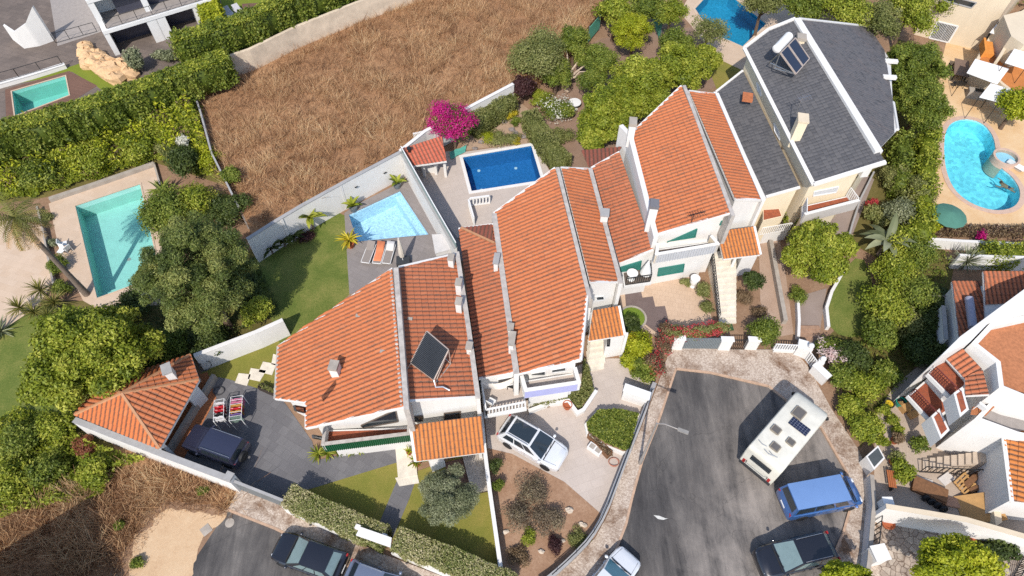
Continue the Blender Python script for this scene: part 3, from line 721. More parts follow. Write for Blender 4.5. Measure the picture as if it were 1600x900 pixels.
sheet('path', [(1252, 462), (1292, 450), (1284, 498), (1278, 545), (1246, 545), (1246, 500)], .022, GREYPATH)
sheet('lawn', smooth_px([(1312, 428), (1345, 395), (1366, 440), (1360, 500), (1340, 530), (1300, 520), (1291, 485)], 1), .018, LAWN)
sheet('path', [(1278, 345), (1352, 272), (1366, 280), (1330, 372), (1275, 372)], .020, GREYPATH)
sheet('terrace', [(1452, 200), (1470, 100), (1480, 60), (1500, 45), (1700, 40), (1700, 366), (1440, 368)], .022, RPATIO, [PW['kidney']])
sheet('yard', [(1372, 640), (1400, 600), (1450, 560), (1650, 700), (1640, 850), (1366, 800), (1366, 700)], .020, ground_mat('old_concrete_yard', [(.3, rgb((150, 132, 116))), (.5, rgb((184, 166, 148))), (.7, rgb((204, 188, 172)))], .7, 8, bmp=.2))
def crazy():
    m, n, b, o = newmat('crazy_paving'); v = coords(n); d = noise(n, v, 1.5, 3, .5); vo = nd(n, 'ShaderNodeTexVoronoi', Scale=2.6); n.links.new(v, vo.inputs['Vector'])
    ve = nd(n, 'ShaderNodeTexVoronoi', Scale=2.6, feature='DISTANCE_TO_EDGE'); n.links.new(v, ve.inputs['Vector']); sx = n.nodes.new('ShaderNodeSeparateColor'); n.links.new(vo.outputs['Color'], sx.inputs[0])
    r = ramp(n, [(0, rgb((176, 158, 142))), (.5, rgb((196, 178, 160))), (1, rgb((212, 196, 178)))], sx.outputs[0]); e = ramp(n, [(0, rgb((150, 128, 112))), (.06, (1, 1, 1))], ve.outputs['Distance'])
    w = ramp(n, [(.35, (.6,) * 3), (.65, (1,) * 3)], noise(n, v, 2.2, 7, .75)); n.links.new(mix(n, 1, mix(n, 1, r.outputs[0], e.outputs[0], 'MULTIPLY'), w.outputs[0], 'MULTIPLY'), b.inputs['Base Color']); b.inputs['Roughness'].default_value = .85; return m
sheet('yard', [(1372, 808), (1640, 852), (1640, 1000), (1340, 1000)], .020, crazy())
sheet('pool_deck', [(76, 318), (240, 256), (262, 330), (285, 470), (165, 490), (130, 470), (95, 400)], .022, LDECK, [PW['left']])
sheet('patio', [(-160, 360), (58, 338), (66, 360), (82, 440), (60, 478), (0, 518), (-160, 560)], .020, LDECK)
sheet('lawn', [(-160, 560), (0, 518), (60, 478), (110, 480), (160, 600), (90, 690), (-160, 760)], .016, LAWN)
sheet('patio', [(625, 258), (700, 236), (720, 238), (836, 222), (870, 290), (775, 345), (715, 372)], .022, BPATIO, [PW['b']])
sheet('garden_bed', [(716, 236), (748, 195), (800, 150), (850, 190), (862, 250), (838, 222)], .018, ground_mat('rockery_earth', [(.3, rgb((150, 124, 100))), (.6, rgb((186, 160, 136)))], .8, 9))
sheet('garden_bed', [(850, 190), (880, 90), (940, 60), (1100, 40), (1130, 130), (985, 200), (925, 270), (862, 250)], .014, ground_mat('swept_earth', [(.3, rgb((126, 100, 82))), (.6, rgb((158, 132, 114)))], .8, 9))
sheet('lawn', [(1108, 110), (1130, 78), (1150, 92), (1160, 110), (1120, 140)], .016, LAWNDRY)
sheet('pool_deck', [(1062, 20), (1090, -30), (1200, -30), (1260, 20), (1165, 112), (1118, 90), (1080, 40)], .020, LDECK, [PW['d']])
sheet('bare_ground', rough_px([(150, 940), (180, 870), (220, 790), (262, 772), (340, 790), (366, 785), (380, 820), (300, 930)], 16, 4), .007, DIRT)
sheet('bare_ground', rough_px([(180, 930), (200, 880), (240, 810), (268, 794), (330, 806), (356, 799), (300, 900), (270, 940)], 12, 4), .010, SAND)
sheet('weedy_ground', [(-200, 700), (60, 660), (118, 668), (260, 730), (372, 770), (356, 797), (330, 800), (268, 786), (238, 800), (196, 880), (170, 960), (-200, 1000)], .006, HAYG)
sheet('weedy_ground', rough_px([(-200, 690), (20, 640), (118, 662), (190, 712), (165, 760), (100, 790), (0, 790), (-200, 820)], 14, 4), .012, GREENSOIL)
sheet('garden_ground', [(60, 470), (150, 470), (330, 460), (400, 380), (440, 500), (300, 560), (150, 600)], .012, GREENSOIL)
sheet('garden_ground', [(1290, 530), (1460, 360), (1490, 420), (1470, 520), (1370, 650), (1345, 700)], .012, GREENSOIL)
sheet('garden_ground', [(1360, 250), (1400, 60), (1470, 80), (1455, 200), (1445, 370), (1400, 420), (1330, 380)], .011, GREENSOIL)

# ---- raised plots: dry field (2 m up), neighbour's plot (3 m up) and the bank below it
FZ, TZ = 2.0, 3.0
CW = [G(*q, FZ) for q in [(300, 138), (350, 124), (400, 107), (470, 72), (560, 35), (650, 2), (760, -40)]]        # foot of the concrete wall
FIELD = [G(*q, FZ) for q in [(393, 366), (470, 319), (546, 277), (630, 230), (668, 200), (800, 130), (850, 100), (880, 90), (905, 60), (935, 20), (950, -60)]] + CW[::-1] + [G(345, 272, FZ), G(380, 335, FZ)]
tag(MB().prism(FIELD, -.1, FZ).build('dry_field', HAYG), kind='structure')
TLP = [G(*q, TZ) for q in [(-400, 300), (-120, 250), (0, 216), (180, 172), (292, 138)]] + [p + V(-.05, .12, 0) for p in CW] + [V(-20, 140, 0), V(-120, 140, 0), V(-140, 60, 0)]
TLP = [V(p.x, p.y, TZ) for p in TLP]
sheet('plot', TLP, TZ, DARKPAVE, [PW['tl']], world=True)
UB = [G(-120, 250, TZ), G(0, 216, TZ), G(180, 172, TZ), G(292, 138, TZ)]
LB = [G(-140, 340, 0), G(72, 308, 0), G(242, 254, 0), G(352, 290, 0)]
m = MB()
BANK = []
for i in range(3):
    m.poly([LB[i], LB[i + 1], UB[i + 1], UB[i]]); BANK.append((LB[i], LB[i + 1], UB[i + 1], UB[i]))
tag(m.build('bank', GREENSOIL), kind='structure')
# neighbour's lawn strips on the upper plot
sheet('lawn', [G(*q, TZ) for q in [(20, 132), (104, 106), (134, 96), (146, 112), (206, 130), (170, 150), (150, 134), (112, 112), (104, 116)]], TZ + .006, ground_mat('watered_lawn', [(.3, rgb((96, 112, 36))), (.7, rgb((140, 150, 56)))], .6, 10), world=True)
sheet('lawn', [G(*q, TZ) for q in [(345, 0), (350, -40), (480, -60), (520, -10), (420, 25), (352, 40)]], TZ + .006, bpy.data.materials['watered_lawn'], world=True)
sheet('terrace', [G(*q, TZ) for q in [(378, 6), (415, 4), (420, 20), (382, 34)]], TZ + .012, TIMBER, world=True)
sheet('pool_deck', [G(*q, TZ) for q in [(8, 140), (108, 111), (152, 134), (110, 160), (10, 195)]], TZ + .012, TIMBER, [PW['tl']], world=True)

# ---- pools
def pool_liner(name, c, var=.1, tile=.0):
    m, n, b, o = newmat(name); v = coords(n)
    f = noise(n, v, 1.2, 4, .6); r = ramp(n, [(.3, tuple(x * (1 - var) for x in c)), (.7, c)], f); out = r.outputs[0]
    if tile:
        br = nd(n, 'ShaderNodeTexVoronoi', Scale=tile); n.links.new(v, br.inputs['Vector'])
        sx = n.nodes.new('ShaderNodeSeparateColor'); n.links.new(br.outputs['Color'], sx.inputs[0])
        out = mix(n, .6, out, mix(n, sx.outputs[0], tuple(x * .75 for x in c), tuple(min(1, x * 1.35 + .03) for x in c)))
    n.links.new(out, b.inputs['Base Color']); b.inputs['Roughness'].default_value = .5; return m
def pool(rim, z, depth, liner, water, label, cw=.35, coping=None, name='swimming_pool', wl=-.14, shelf=None):
    c = sum(rim, Vector()) / len(rim); root = thing(name, V(c.x, c.y, z), label, 'swimming pool')
    k = len(rim); ar = sum(rim[i].x * rim[(i + 1) % k].y - rim[(i + 1) % k].x * rim[i].y for i in range(k))
    if ar < 0: rim = rim[::-1]
    m = MB(); vs = [V(p.x, p.y, z + .01) for p in rim] + [V(p.x, p.y, z - depth) for p in rim]
    fs = [(i, k + i, k + (i + 1) % k, (i + 1) % k) for i in range(k)]
    for t in tessellate_polygon([[V(p.x, p.y, 0) for p in rim]]):
        t = tuple(t); a, b, d = (rim[i] for i in t)
        if (b.x - a.x) * (d.y - a.y) - (b.y - a.y) * (d.x - a.x) < 0: t = t[::-1]
        fs.append(tuple(i + k for i in t))
    m.add(vs, fs); m.build('basin', liner, root)
    if shelf: MB().prism(shelf, z - depth + .01, z - .45).build('step', liner, root)
    inn = offset_poly(rim, .012); w_ = MB().poly([V(p.x, p.y, z + wl) for p in inn]); w_.build('water', water, root)
    out = offset_poly(rim, -cw); m = MB()
    for i in range(k):
        j = (i + 1) % k; a, b, d, e = rim[i], rim[j], out[j], out[i]
        h = z + .055; q = [V(a.x, a.y, h), V(b.x, b.y, h), V(d.x, d.y, h), V(e.x, e.y, h)]; lo = [V(p.x, p.y, z - .02) for p in (a, b, d, e)]
        m.add(q + lo, [(3, 2, 1, 0), (0, 1, 5, 4), (2, 3, 7, 6)])
    m.build('coping', coping or WHITE, root); return root
W_CLEAR = water_mat('clear_water', (.88, .97, .97)); W_BLUE = water_mat('blue_water', (.70, .89, .96)); W_TURQ = water_mat('turquoise_water', (.68, .93, .95))
pool(PW['left'], 0, 1.5, pool_liner('turquoise_liner', rgb((170, 228, 218))), W_CLEAR, 'large rectangular turquoise pool with bare stone surround half under the pine', .12, LDECK, wl=-.45)
sh = [PW['a'][1], PW['a'][2], lerp(PW['a'][2], PW['a'][3], .1), lerp(PW['a'][1], PW['a'][0], .12)]
pool(PW['a'], 0, 1.4, pool_liner('pale_mosaic', rgb((186, 226, 246)), .05, 9), water_mat('pale_water', (.93, .975, .995)), 'small four sided pale blue pool on grey deck beside the white wall', .06, DECKGREY, shelf=[V(p.x, p.y, 0) for p in sh])
pool(PW['b'], 0, 1.6, pool_liner('blue_mosaic', rgb((34, 116, 176)), .15, 14), W_BLUE, 'deep blue rectangular pool with white coping behind the orange roofs', .28, WHITE)
pool(PW['d'], 0, 1.4, pool_liner('teal_mosaic', rgb((30, 150, 190)), .2, 10), W_TURQ, 'irregular teal pool beside the dark slate roof', .3, LDECK)
pool(PW['kidney'], 0, 1.3, pool_liner('sky_blue_sparkle_mosaic', rgb((150, 230, 246)), .12, 3.2), W_TURQ, 'kidney shaped turquoise pool with a small round spa at one side', .42, M_('pool_edge_stone', rgb((206, 176, 156)), .8, var=.15, scale=3))  # coarse mosaic tones also paint water sparkle into the liner colour
pool(PW['tl'], TZ, 1.5, pool_liner('mint_liner', rgb((134, 214, 200))), W_CLEAR, 'mint green pool in dark timber deck near the modern white house', .1, LDECK, wl=-.3)
for q in ((748, 262), (806, 258), (752, 292), (800, 288)):
    p = G(*q, -1.2); PB_ = [o for o in bpy.data.objects if o.get('label', '').startswith('deep blue rectangular')][0]; MB().lathe(V(p.x, p.y, -1.59), [(.14, 0), (.14, .03), (.01, .035)], 12).build('pool_light', WHITE2, PB_)
# steps in the corner of the large turquoise pool
PL_ = [o for o in bpy.data.objects if o.get('label', '').startswith('large rectangular turquoise')][0]; a, b, c, d = PW['left'][3], PW['left'][2], PW['left'][1], PW['left'][0]
for i in range(3): u = (a - d).normalized(); p0, p1 = a - u * .02, lerp(a, b, .5); MB().prism([p0, p1, p1 - u * (1.3 - .4 * i), p0 - u * (1.3 - .4 * i)], -1.49, -1.1 + .3 * i).build('pool_step', bpy.data.materials['turquoise_liner'], PL_)
MB().lathe(lerp(lerp(a, b, .5), lerp(d, c, .5), .4) + V(0, 0, -1.49), [(.16, 0), (.16, .012), (.01, .014)], 12).build('pool_drain', GREYCAP, PL_)
# round spa raised beside the kidney pool
c = G(1573, 245, .45); root = thing('round_spa', V(c.x, c.y, 0), 'round raised spa tub overflowing into the kidney shaped pool', 'spa')
MB().lathe(V(c.x, c.y, 0), [(1.08, -1.2), (1.08, .48), (.9, .48), (.9, .1)], 28, None, False).build('basin', M_('pool_edge_stone', (.5, .4, .3)), root, True)
MB().lathe(V(c.x, c.y, 0), [(.89, .40), (.001, .40)], 28, None, False).build('water', water_mat('spa_water', (.93, .98, 1)), root)
MB().lathe(V(c.x, c.y, 0), [(.895, .12), (.01, .12)], 28, None, False).build('spa_floor', pool_liner('spa_liner', rgb((170, 226, 246))), root)

# ---- walls and fences of the plots
A1 = [G(*q, 2.75) for q in [(386, 374), (430, 346), (470, 322), (546, 280), (625, 238)]]
r_ = wall_line('garden_wall', A1, 0, 2.75, .22, WHITE, 'tall white rendered wall behind the pale pool with vertical pilasters below the dry field', cap=GREYCAP)
for t in ((532, 288), (577, 262), (440, 341)):
    p = G(*t, 2.7); d = (A1[-1] - A1[0]).normalized(); MB().bar(V(p.x, p.y - .12, 0), V(p.x, p.y - .12, 2.72), .16, .2, up=d).build('pilaster', WHITE, r_)
for t in ((556, 290), (601, 268)):
    q = on_wall(*t, A1[1], A1[-1]); d = (A1[-1] - A1[1]).normalized(); MB().bar(q - d * .13 + V(.05, -.16, 0), q + d * .13 + V(.05, -.16, 0), .06, .07).build('wall_light', DKMETAL, r_)
AB = [G(*q, 2.6) for q in [(627, 238), (668, 311), (712, 388)]]
wall_line('garden_wall', AB, 0, 2.6, .2, WHITE, 'white wall between the pale pool deck and the deep blue pool patio', cap=GREYCAP)
m = MB()
r2 = thing('glass_screen', AB[0], 'low glass screen with white rail on the wall between two pools', 'glass screen')
for a, b in zip(AB, AB[1:]): m.bar(a + V(.05, 0, .35), b + V(.05, 0, .35), .03, .6)
m.build('glass_panel', M_('greenish_glass', rgb((120, 150, 148)), .1, var=.05), r2)
m = MB()
for a, b in zip(AB, AB[1:]): m.bar(a + V(.05, 0, .67), b + V(.05, 0, .67), .07, .05)
m.build('rail', WHITE2, r2)
B1 = [G(*q, 2.6) for q in [(625, 236), (664, 205), (745, 161), (802, 131)]]
wall_line('garden_wall', B1, 0, 2.6, .22, WHITE, 'white wall behind the salmon roofed pool shelter and magenta bougainvillea', cap=WHITE)
cw = [p + V(0, .0, 0) for p in CW]
wall_line('retaining_wall', cw, FZ - .1, FZ + 2.1, .3, M_('beige_concrete', rgb((222, 204, 180)), .9, var=.25, scale=1.0, bmp=.15), 'stained beige concrete retaining wall along the top of the dry field')
wall_line('garden_wall', [G(*q, 2.7) for q in [(297, 126), (313, 175), (330, 238), (345, 268), (372, 322)]], 0, 2.7, .14, GREYCAP, 'thin grey wall along the left side of the dry field')
GW = [G(*q, 1.9) for q in [(116, 656), (180, 681), (250, 708), (362, 750)]]
wall_line('garden_wall', GW, 0, 1.9, .32, WHITE, 'long white wall with wide grey top behind the hipped garage roof', cap=GREYCAP, capw=.03)
p = G(358, 744, 2.0); rr = thing('gate_post', V(p.x, p.y, 0), 'square white gate post with grey cap at the end of the long garage wall', 'gate post')
MB().box(V(p.x, p.y, 1.0), (.42, .42, 2.0), R(-22)).build('shaft', WHITE, rr); MB().box(V(p.x, p.y, 2.04), (.5, .5, .08), R(-22)).build('cap', GREYCAP, rr)
sg = [G(*q, 1.6) for q in [(366, 752), (442, 782)]]
rr = thing('sliding_gate', V(sg[0].x, sg[0].y, 0), 'grey solid sliding gate closing the dark slate driveway', 'gate')
MB().bar(sg[0] + V(0, 0, -.8), sg[1] + V(0, 0, -.8), .1, 1.55).build('gate_panel', GREYMETAL, rr); MB().bar(sg[0] + V(0, 0, .0), sg[1] + V(0, 0, .0), .16, .07).build('top_rail', GREYCAP, rr)
wall_line('garden_wall', [G(*q, 1.9) for q in [(303, 556), (350, 538), (400, 519), (442, 500)]], 0, 1.9, .22, WHITE, 'white wall running from the garage towards the pine tree', cap=WHITE)
wall_line('boundary_wall', [G(*q, 1.1) for q in [(752, 645), (757, 700), (765, 765), (787, 920)]], 0, 1.1, .16, WHITE, 'thin white wall between the olive tree lawn and the scrubby garden bed', cap=WHITE)
wall_line('boundary_wall', [G(*q, .55) for q in [(436, 782), (447, 796), (520, 829), (562, 846)]], 0, .55, .18, WHITE, 'low white kerb wall under the left clipped street hedge')
wall_line('boundary_wall', [G(*q, .55) for q in [(612, 862), (690, 894), (790, 936)]], 0, .55, .18, WHITE, 'low white kerb wall under the right clipped street hedge')
wall_line('boundary_wall', [G(*q, .7) for q in smooth_px([(1023, 598), (1004, 650), (968, 742), (945, 803), (922, 842), (893, 872), (862, 900), (840, 915)], 1, False)], 0, .7, .2, CONCRETE, 'curved low grey wall with dark rail beside the cobbled pavement', cap=GREYCAP)
cr = [G(*q, .75) for q in smooth_px([(1018, 612), (968, 742), (945, 803), (922, 842), (893, 872), (862, 900)], 1, False)]
rr = thing('handrail', V(cr[0].x, cr[0].y, .75), 'thin dark metal handrail on top of the curved low wall', 'handrail')
m = MB(); m.tube([p + V(0, 0, .35) for p in cr], .03, 6)
for p in cr[::2]: m.tube([p, p + V(0, 0, .35)], .02, 5)
m.build('rail', DKMETAL, rr)
wall_line('boundary_wall', [G(*q, .35) for q in [(76, 310), (160, 282), (240, 254)]], 0, .35, .35, CONCRETE, 'low stone kerb between the turquoise pool deck and the overgrown bank')
wall_line('boundary_wall', [G(*q, .3) for q in [(240, 254), (252, 296)]], 0, .3, .15, CONCRETE, 'short low kerb at the pool corner beside the rockery plants')
wall_line('boundary_wall', [G(*q, .5) for q in [(57, 322), (66, 358), (78, 420), (84, 450)]], 0, .5, .14, CONCRETE, 'thin low wall between the sandstone patio and the narrow planting strip')
SW_ = [G(*q, 2.5) for q in [(1384, 791), (1440, 800), (1510, 812), (1600, 838), (1660, 852)]]
wall_line('boundary_wall', SW_, 0, 2.5, .25, WHITE, 'tall white wall between the cluttered yard and the paved front garden', cap=BEIGEWALL, capw=.02)
wall_line('boundary_wall', [G(*q, 1.1) for q in [(1362, 742), (1366, 790), (1364, 805), (1358, 880), (1352, 915)]], 0, 1.1, .16, WHITE, 'white street wall along the right hand pavement', cap=CONCRETE)
wall_line('garden_wall', [G(*q, 1.0) for q in [(1440, 372), (1500, 376), (1620, 382)]], 0, 1.0, .25, WHITE, 'low white wall with flowers below the kidney pool terrace')
wall_line('garden_wall', [G(*q, 1.6) for q in [(1500, 398), (1545, 400), (1620, 402)]], 0, 1.6, .2, WHITE, 'white wall partly hidden by shrubs beside the spiky yucca')
wall_line('garden_wall', smooth_px and [G(*q, .5) for q in [(1320, 420), (1300, 455), (1292, 480), (1295, 510)]], 0, .5, .22, WHITE, 'low curved white kerb around the crescent lawn')
wall_line('garden_wall', [G(*q, .5) for q in [(1247, 460), (1249, 500), (1248, 525)]], 0, .5, .2, WHITE, 'short white wall beside the brick steps and path')
wall_line('garden_wall', [G(*q, .4) for q in [(1366, 268), (1345, 310), (1332, 350), (1324, 380)]], 0, .4, .14, GREYCAP, 'narrow kerb between the slate house yard and the shrubs')
wall_line('garden_wall', [G(*q, .6) for q in [(1205, 375), (1215, 430), (1228, 500)]], 0, .6, .3, CONCRETE, 'crumbling stone wall beside the gravel side path')
# ================================================================== THE ROW OF HOUSES
def chimney(parent, px, z, h, w=.55, d=.7, rz=R(-8), mat=None, cap=None, capt=.12, over=.06, kids=True):
    """px: pixel of the chimney's foot centre at height z"""
    p = G(*px, z); m = MB().box(p + V(0, 0, h / 2 - .4), (w, d, h + .8), rz); c = m.build('chimney', mat or WHITE, parent)
    k = MB().box(p + V(0, 0, h + capt / 2 + .002), (w + 2 * over, d + 2 * over, capt), rz)
    k.build('chimney_cap', cap or GREYCAP, c); return c
def strip_wall(parent, px, zt, zb, th, mat, cap=None, name='party_wall', caph=.06):
    """wall whose top centre line runs through the pixels px at heights zt (list)"""
    P = [G(*q, z) for q, z in zip(px, zt)]; m = MB(); c = MB()
    for a, b in zip(P, P[1:]):
        d = V(b.x - a.x, b.y - a.y, 0).normalized(); nn = V(-d.y, d.x, 0) * (th / 2)
        vs = [V(a.x, a.y, zb) + nn, V(a.x, a.y, zb) - nn, V(b.x, b.y, zb) - nn, V(b.x, b.y, zb) + nn, a + nn, a - nn, b - nn, b + nn]
        m.add(vs, [(0, 3, 2, 1), (4, 5, 6, 7), (0, 1, 5, 4), (1, 2, 6, 5), (2, 3, 7, 6), (3, 0, 4, 7)])
        if cap: c.bar(a + V(0, 0, caph / 2), b + V(0, 0, caph / 2), th + .06, caph)
    w = m.build(name, mat, parent)
    if cap: c.build('coping', cap, w)
    return w
def balcony_box(parent, px, ztop, h, th=.14, floor=None, mat=None, front=None, inner=None, bottom=.25, name='balcony'):
    """open topped balcony; px = four corners of the parapet's outer top edge"""
    P = [G(*q, ztop) for q in px]; k = len(P); Q = offset_poly(P, th)
    zb = ztop - h
    f = MB(); f.prism([V(p.x, p.y, 0) for p in offset_poly(P, .01)], zb - bottom, zb); fo = f.build(name, mat or WHITE, parent)
    MB().prism(offset_poly(P, th * .8), zb, zb + .012).build('balcony_floor', floor or TERRAFLOOR, fo)
    return fo, P, Q, zb
def parapet(parent, P, zt, zb, th, mat, sides, cap=None, name='parapet'):
    k = len(P); cen = sum(P, Vector()) / k; w = None
    for i in sides:
        m = MB(); c = MB()
        a, b = P[i], P[(i + 1) % k]; d = V(b.x - a.x, b.y - a.y, 0).normalized(); nn = V(-d.y, d.x, 0)
        if nn.dot(cen - a) < 0: nn = -nn
        o = nn * th / 2; m.bar(V(a.x, a.y, (zt + zb) / 2 - .003 * i) + o, V(b.x, b.y, (zt + zb) / 2 - .003 * i) + o, th + .004 * i, zt - zb)
        c.bar(V(a.x, a.y, zt + .03 + .005 * i) + o, V(b.x, b.y, zt + .03 + .005 * i) + o, th + .08, .055)
        w = m.build(name, mat, parent); c.build('coping', cap or WHITE, w)
    return w
def porch(parent, px, zt, zb, mat, posts=(), name='porch_roof', side=None, **kw):
    """px: top-left, top-right, bottom-right, bottom-left"""
    pts, p, n = roof(parent, px, {0: zt, 1: zt, 3: zb}, (0, 1), mat, name=name, pitch=.25, course=.42, amp=.05, verge=side or [(1, 2)], vw=.16, vh=.14, vmat=WHITE, **kw)
    for q, w in posts:
        a = G(*q, 0); MB().box(V(a.x, a.y, zb / 2 - .1), (w, w, zb - .2), R(-8)).build('porch_post', WHITE, parent)
    return pts, p, n

# ---------------------------------------------------------------- house A (left, green balcony)
rA = thing('house', G(600, 560, 0), 'white house with green balcony front, small chimney and solar collector on its tiled roof', 'house')
pxA = [(614, 420), (632, 636), (479, 669), (479, 629), (431, 623), (436, 541)]
pA, ppA, nA = roof_pts(pxA, {0: 6.9, 1: 6.9, 4: 2.75})
XA = on_plane(479, 509, ppA, nA)
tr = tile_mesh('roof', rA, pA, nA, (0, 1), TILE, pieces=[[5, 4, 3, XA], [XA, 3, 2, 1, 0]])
slab(pA, nA).build('roof_board', WHITE, tr)
for i, j in ((5, 0), (1, 2), (2, 3), (3, 4)): MB().bar(pA[i] - V(0, 0, .02), pA[j] - V(0, 0, .02), .16, .16, up=nA).build('verge', WHITE, tr)
m = MB(); m.bar(pA[4] + nA * .02, pA[5] + nA * .02, .2, .18, up=nA); m.build('gutter', RIDGE, tr)
strip_wall(rA, [(618.5, 418), (635, 640)], [7.02, 7.02], 4.0, .3, RIDGE, None, 'ridge_wall')
# scalloped ridge tiles along the upper edge
m = MB(); L = (pA[1] - pA[0]).length; k = int(L / .28)
for i in range(k):
    q = lerp(pA[0], pA[1], (i + .5) / k); dn = (nA.cross((pA[1] - pA[0]).normalized())).normalized()
    if dn.z > 0: dn = -dn
    m.blob(q + dn * .12 + nA * .05, (.13, .11, .07), 7, 4)
m.build('ridge_tile', M_('mortar_ridge', (.5, .45, .42)), tr, True)
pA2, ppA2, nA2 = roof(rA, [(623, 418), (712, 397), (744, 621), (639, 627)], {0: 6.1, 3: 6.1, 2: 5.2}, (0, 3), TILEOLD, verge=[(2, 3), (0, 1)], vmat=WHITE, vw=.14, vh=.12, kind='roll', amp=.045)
bodyA = [pA[0], V(pA[1].x, pA[1].y, 0) + V(0, .9, 0), G(487, 691, 0), V(pA[3].x + .15, pA[3].y, 0), V(pA[4].x + .5, pA[4].y + .1, 0), V(pA[5].x + .5, pA[5].y - .1, 0)]
bodyA = [pA[0] + V(.0, -.25, 0), pA[1] + V(0, 1.1, 0), pA[2] + V(.35, .55, 0), pA[3] + V(.35, .0, 0), pA[4] + V(.55, .35, 0), pA[5] + V(.45, -.35, 0)]
bodyA = [V(q.x, q.y, zplane(ppA, nA, q.x, q.y) - .2) for q in bodyA]
MB().prism(bodyA, 0).build('wall', WHITE, rA)
b2 = [V(q.x, q.y, zplane(ppA2, nA2, q.x, q.y) - .2) for q in (pA2[0] + V(-.1, -.2, 0), pA2[1] + V(0, -.2, 0), pA2[2] + V(0, .25, 0), pA2[3] + V(-.1, .25, 0))]
MB().prism(b2, 0).build('wall', WHITE, rA)
strip_wall(rA, [(714, 394), (732, 512), (747, 623)], [5.75, 5.6, 5.5], 0, .24, WHITE, RIDGE)
chimney(rA, (527, 584), zplane(ppA, nA, *G(527, 584, 4.6).xy), .95, .5, .6, cap=CONCRETE, capt=.2, over=.03)
for q, z, h in (((706, 414), 5.3, .8), ((718, 454), 5.5, .9), ((718, 482), 5.5, .8)): chimney(rA, q, z, h, .36, .5, cap=CONCRETE, capt=.12, over=.03)
chimney(rA, (734, 548), 5.4, .55, .3, .42, cap=CONCRETE)
for q in ((560, 494), (598, 550), (641, 499)):
    a = on_plane(*q, ppA if q[0] < 610 else ppA2, nA if q[0] < 610 else nA2); MB().box(a + V(0, 0, .06), (.3, .2, .12), R(-6)).build('roof_vent', CONCRETE, rA)
# front: balcony with green corrugated front, windows
FA, FB = b2[3], b2[2]
for q in ([(694, 645), (719, 642), (719, 652), (694, 655)], [(643, 650), (660, 649), (660, 657), (643, 658)]): window(rA, FA, FB, q, fw=.07, fr=M_('brown_window_frame', rgb((110, 98, 88)), .5))
GA, GB = bodyA[2], bodyA[1]
window(rA, GA, GB, [(564, 664), (618, 640), (622, 658), (568, 668)], fr=M_('brown_window_frame', (.2, .2, .2)))
zb_ = 2.15
fo, P, Q, zf = balcony_box(rA, [(503, 696), (640, 679), (641, 660), (507, 664)], 3.1, .75)
parapet(fo, P, 3.1, 2.1, .14, M_('green_corrugated_metal', rgb((30, 92, 60)), .5, var=.1), [0], RIDGE)
parapet(fo, P, 3.1, 2.35, .12, WHITE, [1, 3], RIDGE)
m = MB(); a, b = P[0], P[1]; k = int((b - a).length / .12)
for i in range(k): q = lerp(a, b, (i + .5) / k); m.bar(V(q.x, q.y - .02, 2.12), V(q.x, q.y - .02, 3.08), .05, .05, up=(b - a))
m.build('corrugation', M_('green_corrugated_metal', (0, .1, 0)), fo)
# wall under the balcony
m = MB(); m.prism([V(P[0].x + .35, P[0].y + .5, 0), V(P[1].x - .1, P[1].y + .45, 0), V(P[1].x, P[1].y + 2, 0), V(P[0].x + .35, P[0].y + 2, 0)], 0, 1.94); m.build('wall', WHITE, rA)
AW = [V(bodyA[3].x, bodyA[3].y, 0), V(bodyA[2].x, bodyA[2].y, 0)]
for q in ([(459, 634), (476, 637), (476, 645), (461, 641)], [(488, 680), (503, 683), (503, 687), (489, 684)]): window(rA, bodyA[3], bodyA[2], q, fr=DKMETAL)
porch(rA, [(641, 664), (752, 650), (757, 707), (649, 721)], 3.75, 2.75, TILEORANGE, [((752, 716), .2), ((690, 722), .2)], side=[(0, 3)])
m = MB(); a, b = G(684, 728, 0), G(690, 722, 0); m.box(V(a.x, a.y, .5), (.9, .5, 1.0), R(25)); m.build('porch_wall', WHITE, rA)
s_ = thing('doorstep', G(636, 720, 0), 'cream marble doorstep slab at the porch of the house with the green balcony', 'step')
MB().prism([G(*q, .12) for q in [(617, 692), (646, 688), (652, 742), (622, 748)]], 0, .12).build('slab', MARBLE, s_)
MB().prism([G(*q, .02) for q in [(617.5, 747), (652, 741), (655, 755), (624, 760)]], 0, .06).build('lower_step', MARBLE, s_)

# ---------------------------------------------------------------- house B (middle, blue balcony)
rB = thing('house', G(850, 470, 0), 'white middle house with lilac balcony front and the widest orange roof', 'house')
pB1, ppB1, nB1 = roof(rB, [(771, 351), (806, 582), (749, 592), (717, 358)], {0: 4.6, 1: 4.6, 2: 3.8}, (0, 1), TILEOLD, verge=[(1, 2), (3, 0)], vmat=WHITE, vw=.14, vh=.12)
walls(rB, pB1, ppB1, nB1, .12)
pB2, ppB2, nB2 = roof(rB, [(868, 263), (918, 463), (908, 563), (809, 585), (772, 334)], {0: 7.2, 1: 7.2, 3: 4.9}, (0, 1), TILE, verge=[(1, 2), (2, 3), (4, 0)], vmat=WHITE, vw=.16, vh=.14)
bB2 = [V(q.x, q.y, zplane(ppB2, nB2, q.x, q.y) - .2) for q in (pB2[0] + V(-.1, -.25, 0), pB2[1] + V(-.1, 0, 0), pB2[2] + V(-.15, .8, 0), pB2[3] + V(.1, .8, 0), pB2[4] + V(.1, -.2, 0))]
MB().prism(bB2, 0).build('wall', WHITE, rB)
strip_wall(rB, [(772, 334), (807, 584)], [5.15, 5.15], 0, .3, WHITE, RIDGE)
pB3, ppB3, nB3 = roof(rB, [(876, 263), (919, 265), (967, 441), (921, 442)], {0: 6.5, 3: 6.5, 2: 5.6}, (0, 3), TILE, verge=[(2, 3), (0, 1)], vmat=WHITE, vw=.16, vh=.14)
